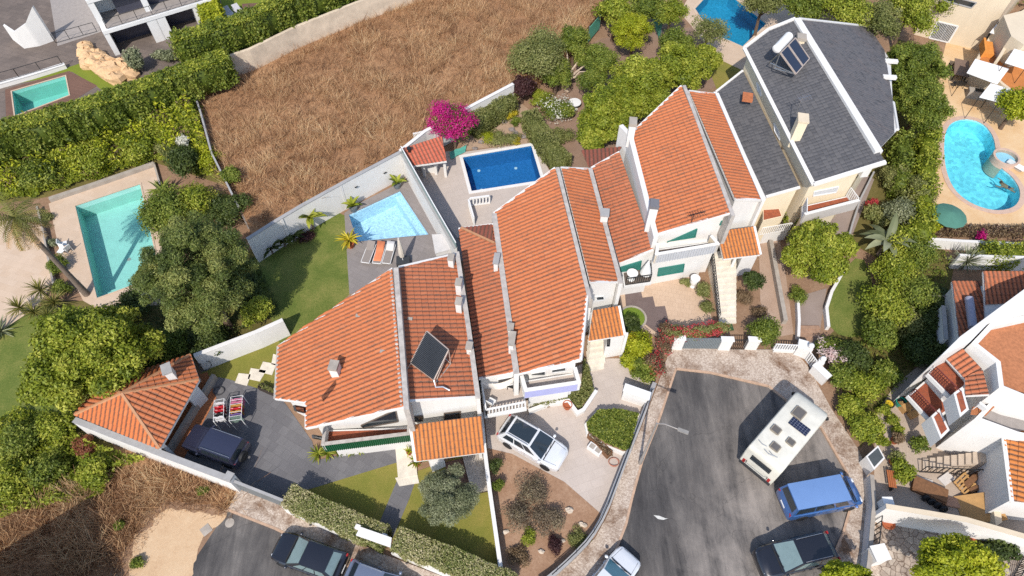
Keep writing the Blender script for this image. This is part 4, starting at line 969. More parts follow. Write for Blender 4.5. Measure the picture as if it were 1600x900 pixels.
walls(rB, pB3, ppB3, nB3, .12)
strip_wall(rB, [(871, 261), (921, 464)], [7.3, 7.3], 4.0, .26, RIDGE, None, 'ridge_wall')
strip_wall(rB, [(922, 263), (970, 443)], [5.8, 5.8], 0, .24, WHITE, RIDGE)
chimney(rB, (943, 345), 5.6, .8, .5, .6, cap=GREYCAP)
chimney(rB, (800, 540), 4.9, .8, .3, .9, cap=CONCRETE); chimney(rB, (798, 518), 4.9, .5, .28, .45, cap=CONCRETE)
chimney(rB, (776, 412), 4.9, .5, .28, .8, cap=GREYCAP)
chimney(rB, (917, 484), 5.9, .7, .45, .5, cap=CONCRETE)
FA, FB = offset_poly(pB3, .12)[3], offset_poly(pB3, .12)[2]
window(rB, FA, FB, [(931, 463), (943, 462), (944, 468), (932, 469)], fw=.07)
# small hipped corner at the top of the left strip
pBh = [on_plane(*q, ppB1, nB1) + nB1 * .11 for q in [(722, 358), (770, 353), (774, 382)]]
tile_mesh('hip_roof', rB, pBh, nB1, (0, 1), TILEBROWN)
MB().bar(pBh[0] + nB1 * .08, pBh[2] + nB1 * .08, .16, .12, up=nB1).build('hip_ridge', M_('hip_tiles', (.4, .2, .1)), rB)
# balcony with lilac front
fo, P, Q, zf = balcony_box(rB, [(820, 612), (907, 599), (900, 574), (813, 588)], 4.3, .7, floor=BPATIO)
parapet(fo, P, 4.3, 3.4, .16, M_('lilac_tiles', rgb((178, 180, 224)), .4, var=.06), [0], WHITE); parapet(fo, P, 4.3, 3.45, .16, WHITE, [1, 3], WHITE)
GA, GB = bB2[3], bB2[2]
window(rB, GA, GB, [(862, 577), (884, 573), (884, 579), (862, 582)])
window(rB, GA, GB, [(830, 583), (852, 579), (852, 586), (830, 590)], fr=WHITE2)
MB().prism([V(P[0].x + .3, P[0].y + .9, 0), V(P[1].x - .5, P[1].y + .9, 0), V(P[1].x - .5, P[1].y + 2.2, 0), V(P[0].x + .3, P[0].y + 2.2, 0)], 0, 3.3).build('wall', WHITE, rB)
# terrace with white balustrade (left)
T = [G(*q, 2.2) for q in [(757, 652), (823, 640), (815, 590), (750, 596)]]
ft = MB().prism([V(p.x, p.y, 0) for p in T], 2.0, 2.2).build('terrace', WHITE, rB)
MB().prism(offset_poly(T, .1), 2.2, 2.212).build('terrace_floor', BPATIO, ft)
railing('balustrade', [V(T[3].x + .1, T[3].y - .2, 2.2), V(T[0].x + .12, T[0].y + .12, 2.2), V(T[1].x - .1, T[1].y + .12, 2.2)], .85, WHITE2, rB, step=.2, r=.04, top=.1, pname='balustrade')
m = MB(); m.prism([V(T[0].x + .1, T[0].y + 1.3, 0), V(T[1].x - .1, T[1].y + 1.2, 0), V(T[2].x, T[2].y, 0), V(T[3].x, T[3].y, 0)], 0, 2.0); m.build('wall', WHITE, rB)
WA, WB = offset_poly(pB1, .12)[2], offset_poly(pB1, .12)[1]
window(rB, WA, WB, [(778, 592), (800, 588), (800, 600), (778, 604)])
# stretched shade cloth above the terrace: hangs from the wall -> own thing below
porch(rB, [(926, 485), (967, 478), (976, 524), (919, 533)], 4.0, 3.2, TILEORANGE, [((970, 556), .2)], side=[(1, 2)])
st = thing('entrance_steps', G(935, 560, 0), 'flight of cream marble steps up to the middle house', 'steps')
m = MB()
for i in range(6):
    a, b = G(918 + i * .6, 582 - i * 7.5, 0), G(944 + i * 1.2, 577 - i * 7.5, 0); h = .16 * (i + 1); d = V(0, 1.6, 0)
    m.prism([a, b, b + d, a + d], 0.0 if i == 0 else h - .16, h)
m.build('step', MARBLE, st)
m = MB(); a, b = G(942, 560, 0), G(968, 555, 0); m.prism([a, b, b + V(.1, 1.2, 0), a + V(0, 1.2, 0)], 0, 2.4)
m.build('porch_wall', WHITE, rB)
window(rB, a, b, [(949, 530), (953, 530), (952, 540), (948, 540)], fw=.04, fr=DKMETAL)

# ---------------------------------------------------------------- house C (right, teal shutters)
rC = thing('house', G(1080, 330, 0), 'white house with teal shutters, tall white chimney and weathered orange roof', 'house')
pC0, _, _ = roof_pts([(908, 236), (972, 230), (966, 240), (930, 262), (920, 263)], {0: 3.8, 1: 4.3, 3: 3.8})
tile_mesh('roof', rC, pC0, plane_of(pC0[0], pC0[1], pC0[3])[1], (0, 1), TILEBROWN)
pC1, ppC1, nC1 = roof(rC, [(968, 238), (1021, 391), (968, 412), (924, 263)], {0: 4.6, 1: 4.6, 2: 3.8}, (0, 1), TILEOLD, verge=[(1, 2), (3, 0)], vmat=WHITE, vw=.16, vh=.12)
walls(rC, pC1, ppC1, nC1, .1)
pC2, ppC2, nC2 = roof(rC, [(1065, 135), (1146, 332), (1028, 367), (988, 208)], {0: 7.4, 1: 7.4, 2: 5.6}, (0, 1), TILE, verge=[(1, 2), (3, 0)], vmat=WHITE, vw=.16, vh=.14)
bC2 = [V(q.x, q.y, zplane(ppC2, nC2, q.x, q.y) - .2) for q in (pC2[0] + V(-.1, -.25, 0), pC2[1] + V(-.1, .5, 0), pC2[2] + V(.1, .5, 0), pC2[3] + V(.1, -.2, 0))]
MB().prism(bC2, 0).build('wall', WHITE, rC)
strip_wall(rC, [(970, 196), (985, 212), (1025, 370)], [5.9, 5.9, 5.9], 0, .3, WHITE, WHITE)
strip_wall(rC, [(1069, 133), (1146, 337)], [7.5, 7.5], 4.5, .26, RIDGE, None, 'ridge_wall')
pC3, ppC3, nC3 = roof(rC, [(1076, 143), (1118, 148), (1190, 313), (1148, 312)], {0: 6.8, 3: 6.8, 2: 6.1}, (0, 3), TILE, verge=[(2, 3), (0, 1)], vmat=WHITE, vw=.16, vh=.14)
walls(rC, pC3, ppC3, nC3, .12)
strip_wall(rC, [(1120, 146), (1193, 314)], [6.3, 6.3], 0, .22, WHITE, WHITE)
chimney(rC, (1016, 345), 5.8, 1.6, .55, .7, cap=M_('dark_lead_cap', rgb((120, 118, 122)), .6), capt=.25, over=.03)
chimney(rC, (985, 213), 5.9, 1.3, .5, .75, cap=CONCRETE, capt=.25, over=.04)
FA, FB = bC2[2], bC2[1]
window(rC, FA, FB, [(1042, 378), (1089, 357), (1086, 370), (1044, 376.5)], TEAL, TEAL, .05)
window(rC, FA, FB, [(1127, 345), (1139, 341), (1137, 348), (1124, 351)], TEAL, TEAL, .04)
fo, P, Q, zf = balcony_box(rC, [(1024, 399), (1124, 382), (1112, 368), (1026, 380)], 5.0, .7, floor=DARKPAVE)
parapet(fo, P, 5.0, 4.1, .14, M_('pale_grey_corrugated', rgb((196, 198, 202)), .5, var=.08), [0], WHITE); parapet(fo, P, 5.0, 4.1, .14, BEIGEWALL, [1, 3], WHITE)
m = MB(); a, b = P[0], P[1]; k = int((b - a).length / .18)
for i in range(k): q = lerp(a, b, (i + .5) / k); m.bar(V(q.x, q.y - .02, 4.12), V(q.x, q.y - .02, 4.98), .07, .05, up=(b - a))
m.build('corrugation', M_('pale_grey_corrugated', (.5, .5, .5)), fo)
GF = [V(P[0].x + .15, P[0].y + 1.0, 0), V(P[1].x - .2, P[1].y + 1.0, 0)]
MB().prism([GF[0], GF[1], GF[1] + V(0, 2.2, 0), GF[0] + V(0, 2.2, 0)], 0, 4.0).build('wall', WHITE, rC)
window(rC, GF[0], GF[1], [(1029, 419), (1069, 412), (1067, 424), (1027, 431)], TEAL, TEAL, .05)
T = [G(*q, 2.4) for q in [(975, 448), (1018, 442), (1014, 398), (970, 412)]]
ft = MB().prism([V(p.x, p.y, 0) for p in T], 2.15, 2.4).build('terrace', WHITE, rC); MB().prism(offset_poly(T, .1), 2.4, 2.412).build('terrace_floor', DARKPAVE, ft)
MB().prism([T[0] + V(.1, .9, 0), T[1] + V(-.1, .9, 0), T[2], T[3]], 0, 2.14).build('wall', WHITE, rC)
railing('railing', [V(T[0].x + .1, T[0].y + .1, 2.4), V(T[1].x - .1, T[1].y + .1, 2.4), V(T[2].x - .1, T[2].y - .5, 2.4)], .85, DKMETAL, rC, step=.16, r=.015)
WA, WB = offset_poly(pC1, .1)[2], offset_poly(pC1, .1)[1]
window(rC, WA, WB, [(969, 417), (1002, 407), (1000, 420), (969, 424)], TEAL, TEAL, .05)
porch(rC, [(1120, 362), (1178, 354), (1188, 398), (1130, 405)], 4.1, 3.3, TILEORANGE, [((1136, 432), .18)], side=[(1, 2)])
m = MB(); a, b = G(1146, 432, 0), G(1170, 428, 0); m.prism([a, b, b + V(.3, 2.4, 0), a + V(.3, 2.4, 0)], 0, 2.6); m.build('porch_wall', WHITE, rC)
st = thing('garden_stairs', G(1130, 460, 0), 'long flight of worn cream marble stairs up to the house with teal shutters', 'stairs')
m = MB(); A0, A1_, B0, B1_ = G(1124, 507, 0), G(1150, 506, 0), G(1104, 415, 0), G(1141, 411, 0)
k = 13
for i in range(k):
    a, b = lerp(A0, B0, i / k), lerp(A1_, B1_, i / k); c, d = lerp(A0, B0, 1), lerp(A1_, B1_, 1)
    m.prism([a, b, d, c], 0 if i == 0 else .13 * i, .13 * (i + 1))
m.build('step', MARBLE, st)
railing('iron_railing', [V(*lerp(lerp(A0, B0, t), lerp(A1_, B1_, t), -.08).xy, .13 * k * t + .1) for t in (0.05, .35, .65, 1)], .8, DKMETAL, label='dark wrought iron railing along the left of the marble stairs', step=.2, r=.018)

# ---------------------------------------------------------------- house D (dark slate roof, cream walls)
rD = thing('house', G(1260, 250, 0), 'cream house with dark slate roof, white verges and a balcony with clay floor', 'house')
pD1, ppD1, nD1 = roof(rD, [(1161, 111), (1250, 293), (1197, 308), (1119, 144)], {0: 5.4, 1: 5.4, 2: 4.6}, (0, 1), SLATE, verge=[(1, 2), (3, 0)], vmat=WHITE, vw=.18, vh=.14, kind='flat', amp=.015, step=.02, pitch=.3, course=.32)
walls(rD, pD1, ppD1, nD1, .1, mat=YELLOW)
strip_wall(rD, [(1117, 144), (1194, 311)], [4.9, 4.9], 0, .2, WHITE, WHITE)
pD2, ppD2, nD2 = roof(rD, [(1243, 30), (1384, 254), (1271, 289), (1163, 76), (1201, 47)], {0: 8.7, 1: 8.7, 2: 7.0}, (0, 1), SLATE, verge=[(1, 2), (2, 3), (3, 4), (4, 0)], vmat=WHITE, vw=.26, vh=.2, kind='flat', amp=.015, step=.02, pitch=.3, course=.32)
bD2 = [V(q.x, q.y, zplane(ppD2, nD2, q.x, q.y) - .22) for q in (pD2[0] + V(-.1, -.5, 0), pD2[1] + V(-.6, 1.2, 0), pD2[2] + V(.4, 1.0, 0), pD2[3] + V(.35, -.3, 0), pD2[4] + V(.1, -.4, 0))]
MB().prism(bD2, 0).build('wall', YELLOW, rD)
pD3, ppD3, nD3 = roof(rD, [(1249, 30), (1358, 42), (1392, 95), (1395, 160), (1402, 203), (1374, 232)], {0: 8.5, 5: 8.5, 4: 6.6}, (0, 5), SLATERUST, verge=[(0, 1), (3, 4)], vmat=WHITE, vw=.2, vh=.14, kind='flat', amp=.01, step=.012, pitch=.3, course=.3)
walls(rD, pD3, ppD3, nD3, .35, mat=YELLOW)
strip_wall(rD, [(1245.5, 28), (1374, 236)], [8.85, 8.85], 6.3, .55, WHITE, None, 'ridge_wall')
chimney(rD, (1243, 212), 7.3, 1.6, .65, .85, R(-12), YELLOW, BEIGEWALL, .12); chimney(rD, (1247, 72), 8.1, .7, .6, .6, R(-12), YELLOW, CONCRETE, .25)
for q in ((1386, 98), (1383, 123)):
    a = on_plane(*q, ppD3, nD3); MB().box(a + V(.3, 0, .15), (1.1, .35, .25), R(-6)).build('dormer_cap', WHITE, rD)
# windows in the strip of wall above the low roof
SA, SB = bD2[3], bD2[2]
for q in ([(1183, 128), (1188, 137), (1190, 150), (1184, 140)], [(1210, 192), (1217, 206), (1219, 219), (1211, 205)]): window(rD, SA, SB, q, M_('pale_blind', rgb((206, 208, 208)), .6), WHITE2)
fo, P, Q, zf = balcony_box(rD, [(1258, 336), (1343, 314), (1330, 296), (1258, 312)], 4.9, .7)
parapet(fo, P, 4.9, 3.95, .14, M_('grey_parapet', rgb((196, 188, 180)), .8, var=.1), [0], WHITE)
railing('railing', [V(P[1].x - .1, P[1].y + .1, 4.2), V(P[2].x - .1, P[2].y, 4.2)], .9, WHITE2, rD, step=.16, r=.025); railing('railing', [V(P[0].x + .1, P[0].y + .1, 4.2), V(P[3].x + .1, P[3].y, 4.2)], .9, WHITE2, rD, step=.16, r=.025)
FA, FB = bD2[2], bD2[1]
window(rD, FA, FB, [(1272, 299), (1310, 291), (1306, 300), (1270, 306)], M_('pale_blind', (.6, .6, .6)), WHITE2)
m = MB(); m.prism([V(P[0].x + .3, P[0].y + .5, 0), V(P[1].x - .8, P[1].y + .6, 0), V(P[2].x - .8, P[2].y, 0), V(P[3].x + .3, P[3].y, 0)], 0, 3.9); m.build('wall', YELLOW, rD)
T = [G(*q, 3.0) for q in [(1192, 345), (1222, 338), (1216, 322), (1192, 326)]]
MB().prism(T, 0, 3.0).build('wall', YELLOW, rD); MB().prism(offset_poly(T, .05), 3.002, 3.02).build('terrace_floor', TERRAFLOOR, rD)
for q, w_, h in (((1236, 335), 1.0, 4.6), ):
    a = G(*q, 0); MB().box(V(a.x, a.y, h / 2), (w_, 1.2, h), R(-14)).build('stair_wall', YELLOW, rD)
fr_ = [G(*q, 1.2) for q in [(1186, 368), (1232, 360)]]
railing('white_railing', fr_, .9, WHITE2, label='white slatted railing between the teal shuttered house and the slate roofed house', step=.17, r=.03)
m = MB(); m.bar(fr_[0] + V(0, .2, -.65), fr_[1] + V(0, .2, -.65), .3, 1.3)
tag(m.build('garden_wall', WHITE), 'low white wall carrying the slatted railing between two houses', 'wall', kind='thing')

# ---------------------------------------------------------------- garage with hipped roof
rG = thing('garage', G(210, 640, 0), 'detached garage with hipped terracotta roof, white flue and open front', 'garage')
ap = G(191, 615, 4.5); ev = [G(*q, 2.7) for q in [(118, 648), (250, 701), (311, 594), (298, 555), (155, 602)]]
for i in range(5):
    a, b = ev[i], ev[(i + 1) % 5]; pt = [a, b, ap]; n_ = plane_of(*pt)[1]
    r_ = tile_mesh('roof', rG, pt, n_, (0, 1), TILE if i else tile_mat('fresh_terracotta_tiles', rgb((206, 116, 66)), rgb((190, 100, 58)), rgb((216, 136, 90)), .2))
m = MB()
for q in ev: m.tube([q + V(0, 0, .06), ap + V(0, 0, .06)], .11, 6)
m.build('hip_ridge', TILE, rG, True) if False else m.build('hip_ridge', M_('hip_tiles', rgb((200, 110, 66)), .8, var=.2), rG, True)
MB().prism([V(p.x, p.y, 2.68) for p in ev], 2.5).build('eaves_board', WHITE, rG)
bw = offset_poly(ev, .4); m = MB()
for i in (4, 3, 0): m.bar(V(bw[i].x, bw[i].y, 1.24), V(bw[(i + 1) % 5].x, bw[(i + 1) % 5].y, 1.24), .2, 2.48)
m.build('wall', WHITE, rG)
m = MB(); c = bw[1].lerp(bw[2], .02); m.box(V(bw[2].x - .3, bw[2].y - .3, 1.24), (.9, .35, 2.48), R(60)); m.build('pier', WHITE, rG)
sheet_ = [bw[i] for i in range(5)]; MB().prism([V(p.x, p.y, .03) for p in offset_poly(ev, -.15)], 0, .04).build('floor_slab', TERRAFLOOR2, rG)
p = G(270, 588, 3.3); f = MB().box(p + V(0, 0, .3), (.45, .6, 1.3), R(28)).build('flue', WHITE, rG); MB().box(p + V(0, 0, 1.0), (.6, .8, .1), R(28)).build('flue_cap', GREYCAP, f)
tag(MB().bar(G(266, 703, .3), G(336, 588, .3), .28, .6).build('kerb_wall', CONCRETE), 'low concrete kerb wall in front of the open garage', 'wall', kind='thing')

# ---------------------------------------------------------------- pool shelter
rS = thing('pool_shelter', G(665, 245, 0), 'open pool shelter with salmon tiled roof on white posts', 'shelter')
roof(rS, [(627, 233), (690, 213), (698, 252), (642, 260)], {0: 2.9, 1: 2.9, 2: 2.45}, (0, 1), TILEPINK, pitch=.3, amp=.05)
for q in ((648, 274), (664, 276), (682, 272), (697, 276)):
    a = G(*q, 0); MB().box(V(a.x, a.y, 1.15), (.22, .22, 2.3), R(-8)).build('post', WHITE, rS)
a, b = G(648, 262, 0), G(690, 252, 0); MB().bar(V(a.x, a.y + 1.6, 1.2), V(b.x, b.y + 1.6, 1.2), .15, 2.4).build('back_wall', WHITE, rS)
a = G(640, 238, 2.8); MB().lathe(a, [(.12, 0), (.12, .35), (.2, .4), (.2, .48), (.05, .5)], 10).build('vent_pipe', DKMETAL, rS)
bt = thing('outdoor_sink', G(674, 268, 0), 'white counter with dark grill under the pool shelter', 'counter')
a = G(672, 266, 0); MB().box(a + V(0, 0, .45), (1.3, .6, .9), R(-8)).build('counter', WHITE, bt); MB().box(a + V(0, 0, .93), (.7, .4, .06), R(-8)).build('grill', DKMETAL, bt)
# ================================================================== PLANTS
def set_rnd(o, vals):
    me = o.data; at = me.attributes.new('rnd', 'FLOAT', 'FACE'); at.data.foreach_set('value', np.asarray(vals, np.float32)); return o
def blade(m, vals, base, az, L, W, el, droop, seg=5, fold=.25, val=None, tip=.02):
    """arching leaf: starts at elevation el, bends down by droop over its length"""
    pts = []; p = Vector(base); e = el; val = random.random() if val is None else val
    h = Vector((math.cos(az), math.sin(az), 0)); sd_ = Vector((-h.y, h.x, 0))
    for i in range(seg + 1):
        t = i / seg; wd = W * (math.sin(math.pi * min(1, .18 + t * .82)) * .9 + .1) if t < 1 else tip
        up = (h * -math.sin(e) + Vector((0, 0, math.cos(e))))
        pts.append((p.copy(), sd_ * wd / 2, up * (wd * fold)))
        d = h * math.cos(e) + Vector((0, 0, math.sin(e))); p = p + d * (L / seg); e -= droop / seg
    vs = []
    for c, s, u in pts: vs += [c - s + u, c, c + s + u]
    fs = []
    for i in range(seg):
        o = i * 3; fs += [(o, o + 1, o + 4, o + 3), (o + 1, o + 2, o + 5, o + 4)]
    m.add(vs, fs); vals += [val + random.uniform(-.1, .1) for _ in fs]
def rosette(name, c, label, cat, n, L, W, mat, el=(0.1, 1.3), droop=.7, group=None, stem=.3, stemr=.08, fold=.25, pot=None, part='foliage'):
    root = thing(name, V(c.x, c.y, c.z), label, cat, group); m = MB(); vals = []
    for i in range(n):
        blade(m, vals, c + V(0, 0, stem), i * 2.4 + random.uniform(-.2, .2), L * random.uniform(.75, 1.1), W, random.uniform(*el), droop * random.uniform(.6, 1.4), fold=fold)
    set_rnd(m.build(part, mat, root, True), vals)
    if stem > .05: MB().tube([c - V(0, 0, .05), c + V(0, 0, stem)], [stemr * 1.2, stemr], 8).build('stem', PALMBARK, root, True)
    if pot:
        r, h, pm = pot; MB().lathe(c, [(r * .72, -.0), (r, h), (r * 1.06, h), (r * 1.06, h + .04), (r * .9, h + .04), (r * .88, h - .03), (.01, h - .03)], 16).build('pot', pm, root, True)
    return root
def frond(m, vals, base, az, L, el, droop, leaflet=.5, pairs=20, val=None, sag=.5):
    p = Vector(base); e = el; val = random.random() if val is None else val; h = Vector((math.cos(az), math.sin(az), 0)); sd_ = Vector((-h.y, h.x, 0))
    for i in range(pairs):
        t = i / pairs; d = h * math.cos(e) + Vector((0, 0, math.sin(e))); q = p + d * (L / pairs)
        ll = leaflet * math.sin(math.pi * min(.97, .12 + t * .8)) + .08
        for s in (-1, 1):
            ld = (sd_ * s * .9 + d * .55 + Vector((0, 0, -sag * random.uniform(.4, 1.1)))).normalized(); wv = d * .035
            a = p + ld * ll; m.add([p - wv, p + wv, a + wv * .3, a - wv * .3], [(0, 1, 2, 3)]); vals.append(val + random.uniform(-.15, .15))
        sw = sd_ * .02; m.add([p - sw, p + sw, q + sw, q - sw], [(0, 1, 2, 3)]); vals.append(val)
        p = q; e -= droop / pairs

# ---- big left palm, leaning, with its skirt of dead fronds
B0, C0 = G(136, 462, 0), G(22, 318, 9.0)
B0 = G(136, 460, 0); C0 = V(B0.x - .75, B0.y + .5, 8.0)
rp = thing('palm_tree', B0, 'tall leaning palm with shaggy dead fronds beside the sandstone patio', 'palm tree')
mids = [lerp(B0, C0, t) + V(0, 0, .9 * math.sin(math.pi * t) * .5) for t in (0, .2, .4, .6, .8, 1)]
MB().tube(mids, [.26, .2, .18, .17, .17, .2], 10).build('trunk', PALMBARK, rp, True)
m = MB(); vals = []
for i in range(26): frond(m, vals, C0 + V(0, 0, .1), i * 2.4, random.uniform(1.7, 2.5), random.uniform(-.1, 1.2), random.uniform(1.2, 1.9), .42, 16)
set_rnd(m.build('crown', LEAF['frond'], rp), vals)
m = MB(); vals = []
for i in range(26): frond(m, vals, C0 - V(0, 0, .2), i * 2.4 + .5, random.uniform(1.6, 2.4), random.uniform(-.7, -.1), random.uniform(.7, 1.2), .4, 18)
set_rnd(m.build('dead_frond_skirt', LEAF['deadfrond'], rp), vals)

# ---- clipped and loose hedges of the upper plot
hedge('hedge', [G(*q, TZ + 2.3) for q in [(-60, 216), (0, 199), (90, 175), (180, 147), (260, 118), (352, 84)]], 1.7, TZ - .3, TZ + 2.3, LEAF['green'], 'long flat topped hedge in front of the mint green pool and modern house', 75, .15, wob=.14, topmat=LEAF['bright'])
hedge('hedge', [p + V(-.35, 1.15, 0) for p in CW], 1.5, FZ + 1.6, FZ + 4.4, LEAF['green'], 'dense dark green hedge on top of the beige concrete retaining wall', 75, .15, wob=.2, topmat=LEAF['bright'])
hedge('hedge', [G(*q, TZ + 2.3) for q in [(318, -12), (328, 20), (339, 50)]], 1.8, TZ, TZ + 2.3, LEAF['lime'], 'yellow green hedge between the modern house and the two grey loungers', 75, .15, wob=.2, topmat=LEAF['lime'])
# overgrown bank
def quad_scatter(Q, n):
    u, v = rng.random((2, n)); A = [np.array(p) for p in Q]
    return ((1 - u) * (1 - v))[:, None] * A[0] + (u * (1 - v))[:, None] * A[1] + (u * v)[:, None] * A[2] + ((1 - u) * v)[:, None] * A[3]
P = np.vstack([quad_scatter(q, k) for q, k in zip(BANK, (22000, 24000, 15000))])
f = np.clip((np.sin(P[:, 0] * 1.7 + np.sin(P[:, 1] * 1.3)) * np.sin(P[:, 1] * 1.9 + P[:, 2]) + .5 * np.sin(P[:, 0] * 4.1) * np.sin(P[:, 1] * 3.7)) * .4 + .5, 0, 1)
P[:, 2] += .15 + 1.1 * f * rng.uniform(.5, 1, len(P))
tag(leaf_mesh('undergrowth', P, np.tile((0, -.4, 1.), (len(P), 1)), .13, LEAF['bright'], None, .5, .8, rng.random(len(P)) * .6 + f * .25), 'dense tangle of green creepers covering the bank above the pool', 'undergrowth', kind='stuff')
for a in [(60, 268, 34, 1.6, 'round green bush at the foot of the bank near the palm crown', 'green', 2600, .12), (128, 243, 40, 1.8, 'broad green bush in the middle of the overgrown bank', 'bright', 3200, .12),
          (30, 235, 38, 1.6, 'leafy bush at the far left end of the bank', 'green', 2600, .12), (215, 222, 40, 1.7, 'yellowish bush on the bank left of the white flowers', 'bright', 3000, .12),
          (262, 195, 36, 1.7, 'light green bush below the corner of the long hedge', 'bright', 2600, .12), (305, 180, 24, 1.8, 'tall narrow bush against the thin grey field wall', 'bright', 2000, .12),
          (327, 245, 22, 1.9, 'lime creeper spilling along the thin grey field wall', 'lime', 1800, .11), (290, 255, 28, 2.4, 'dark conical shrub at the end of the bank', 'dark', 2600, .11),
          (258, 232, 20, 1.2, 'dry low shrub with pinkish twigs beside the pool corner', 'drygreen', 1200, .09)]:
    shrub(a[0], a[1], a[2], a[3], a[4], LEAF[a[5]], a[6], a[7], z0=.9, group='bushes on the overgrown bank')
shrub(287, 222, 12, .8, 'small shrub with white flowers on the bank beside the field wall', LEAF['white'], 300, .1, z0=1.8)
P_ = G(178, 243, .7); tag(MB().blob(P_, (1.1, .6, .5), 9, 6, .2).build('boulder', M_('bluish_rock', rgb((150, 166, 168)), .9, var=.3, bmp=.4)), 'pale blue grey boulder in the green bank', 'boulder')
P_ = G(6, 238, 1.3); tag(MB().box(P_, (1.6, .7, .3), R(20)).build('stone_slab', CONCRETE), 'pale flat slab lying among the creepers at the left edge', 'slab')

P2 = np.vstack([quad_scatter(q, k) for q, k in zip(BANK, (5000, 6000, 4500))]); f2 = np.sin(P2[:, 0] * 2.3 + np.sin(P2[:, 1] * 1.9) * 2) * np.sin(P2[:, 1] * 2.7); P2 = P2[f2 > .05]; P2[:, 2] += .4 + 1.7 * rng.random(len(P2)) ** 1.5
tag(leaf_mesh('undergrowth', P2, np.tile((0, -.4, 1.), (len(P2), 1)), .15, LEAF['lime'], None, .4, 1.0), 'yellow green shoots standing out of the creepers on the bank', 'undergrowth', kind='stuff')
P3 = np.vstack([quad_scatter(q, k) for q, k in zip(BANK, (2500, 3500, 3500))]); f3 = np.sin(P3[:, 0] * 1.7 + 2) * np.sin(P3[:, 1] * 2.1 + 1); P3 = P3[f3 > .3]; P3[:, 2] += .3 + 1.1 * rng.random(len(P3))
tag(leaf_mesh('undergrowth', P3, np.tile((0, -.4, 1.), (len(P3), 1)), .13, LEAF['brown'], None, .3, 1.0), 'withered brown stalks among the creepers on the bank', 'undergrowth', kind='stuff')
# ---- around the large turquoise pool
tree(306, 430, 6.4, 86, 'big dome shaped pine overhanging the turquoise pool', LEAF['pine'], 'pine_tree', 'pine tree', n=60000, leaf=.11, squash=.95, K=130, sub=.17, ry=92, tr=.3, aspect=.28, tone=.6, shell=(.5, 1.1), core=.5, wild=.8)
tree(150, 553, 4.2, 92, 'broad bright green tree behind the hipped garage roof', LEAF['bright'], 'broadleaf_tree', n=30000, leaf=.13, K=100, sub=.2, ry=80, tr=.25, core=.45, tone=.5)
tree(112, 590, 3.4, 62, 'lower bright green tree at the edge of the left lawn', LEAF['bright'], 'broadleaf_tree', n=13000, leaf=.13, K=34, sub=.3, ry=56, core=.45)
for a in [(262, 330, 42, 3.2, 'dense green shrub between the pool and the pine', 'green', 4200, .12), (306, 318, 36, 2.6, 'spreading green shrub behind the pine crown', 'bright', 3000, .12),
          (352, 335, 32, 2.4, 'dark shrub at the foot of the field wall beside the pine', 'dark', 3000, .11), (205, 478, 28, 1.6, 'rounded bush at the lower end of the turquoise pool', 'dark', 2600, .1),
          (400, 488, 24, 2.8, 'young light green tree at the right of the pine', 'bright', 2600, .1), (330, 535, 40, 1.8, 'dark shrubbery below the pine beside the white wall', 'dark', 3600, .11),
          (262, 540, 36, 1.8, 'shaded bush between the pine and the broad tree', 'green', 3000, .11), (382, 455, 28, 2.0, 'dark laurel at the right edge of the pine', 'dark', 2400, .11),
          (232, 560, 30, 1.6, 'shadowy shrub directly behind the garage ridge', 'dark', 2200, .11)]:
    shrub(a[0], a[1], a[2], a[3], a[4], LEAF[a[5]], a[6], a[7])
shrub(360, 275, 17, 1.3, 'small round green bush on the dry field beside the thin wall', LEAF['green'], 1300, .1, z0=FZ)
shrub(372, 318, 22, 1.2, 'low dark brambles in the corner of the dry field', LEAF['dark'], 1300, .1, z0=FZ - .2)
for a in [(90, 414, 17, 1.1, 'clipped round bush halfway along the narrow planting strip'), (98, 451, 15, 1.0, 'clipped round bush at the lower end of the planting strip')]:
    shrub(a[0], a[1], a[2], a[3], a[4], LEAF['green'], 1600, .07)
shrub(72, 340, 11, .5, 'low straggly plants at the top of the planting strip', LEAF['drygreen'], 500, .07); shrub(80, 380, 10, .45, 'greyish ground plants in the middle of the planting strip', LEAF['olive'], 500, .06)
for x, y, L, lb in [(40, 490, 1.1, 'spiky yucca at the left end of the yucca clump'), (72, 462, 1.15, 'spiky yucca nearest the sandstone patio'), (93, 482, 1.2, 'tallest spiky yucca of the clump beside the lawn'), (62, 497, 1.0, 'small spiky yucca at the edge of the lawn'), (85, 503, .95, 'spiky yucca touching the broad green tree')]:
    rosette('yucca', G(x, y, 0), lb, 'yucca', 60, L, .07, LEAF['frond'], (.0, 1.4), .5, 'yucca clump on the left lawn', .7, .1)
rosette('agave', G(3, 520, 0), 'dark pointed agave at the left edge of the lawn', 'agave', 34, 1.3, .13, LEAF['olive'], (.1, 1.3), .3, None, .1)
rosette('cycad', G(258, 306, 0), 'cycad with arching fronds overhanging the pool corner', 'cycad', 40, 1.5, .16, LEAF['green'], (.1, 1.1), .9, None, .4, .16)

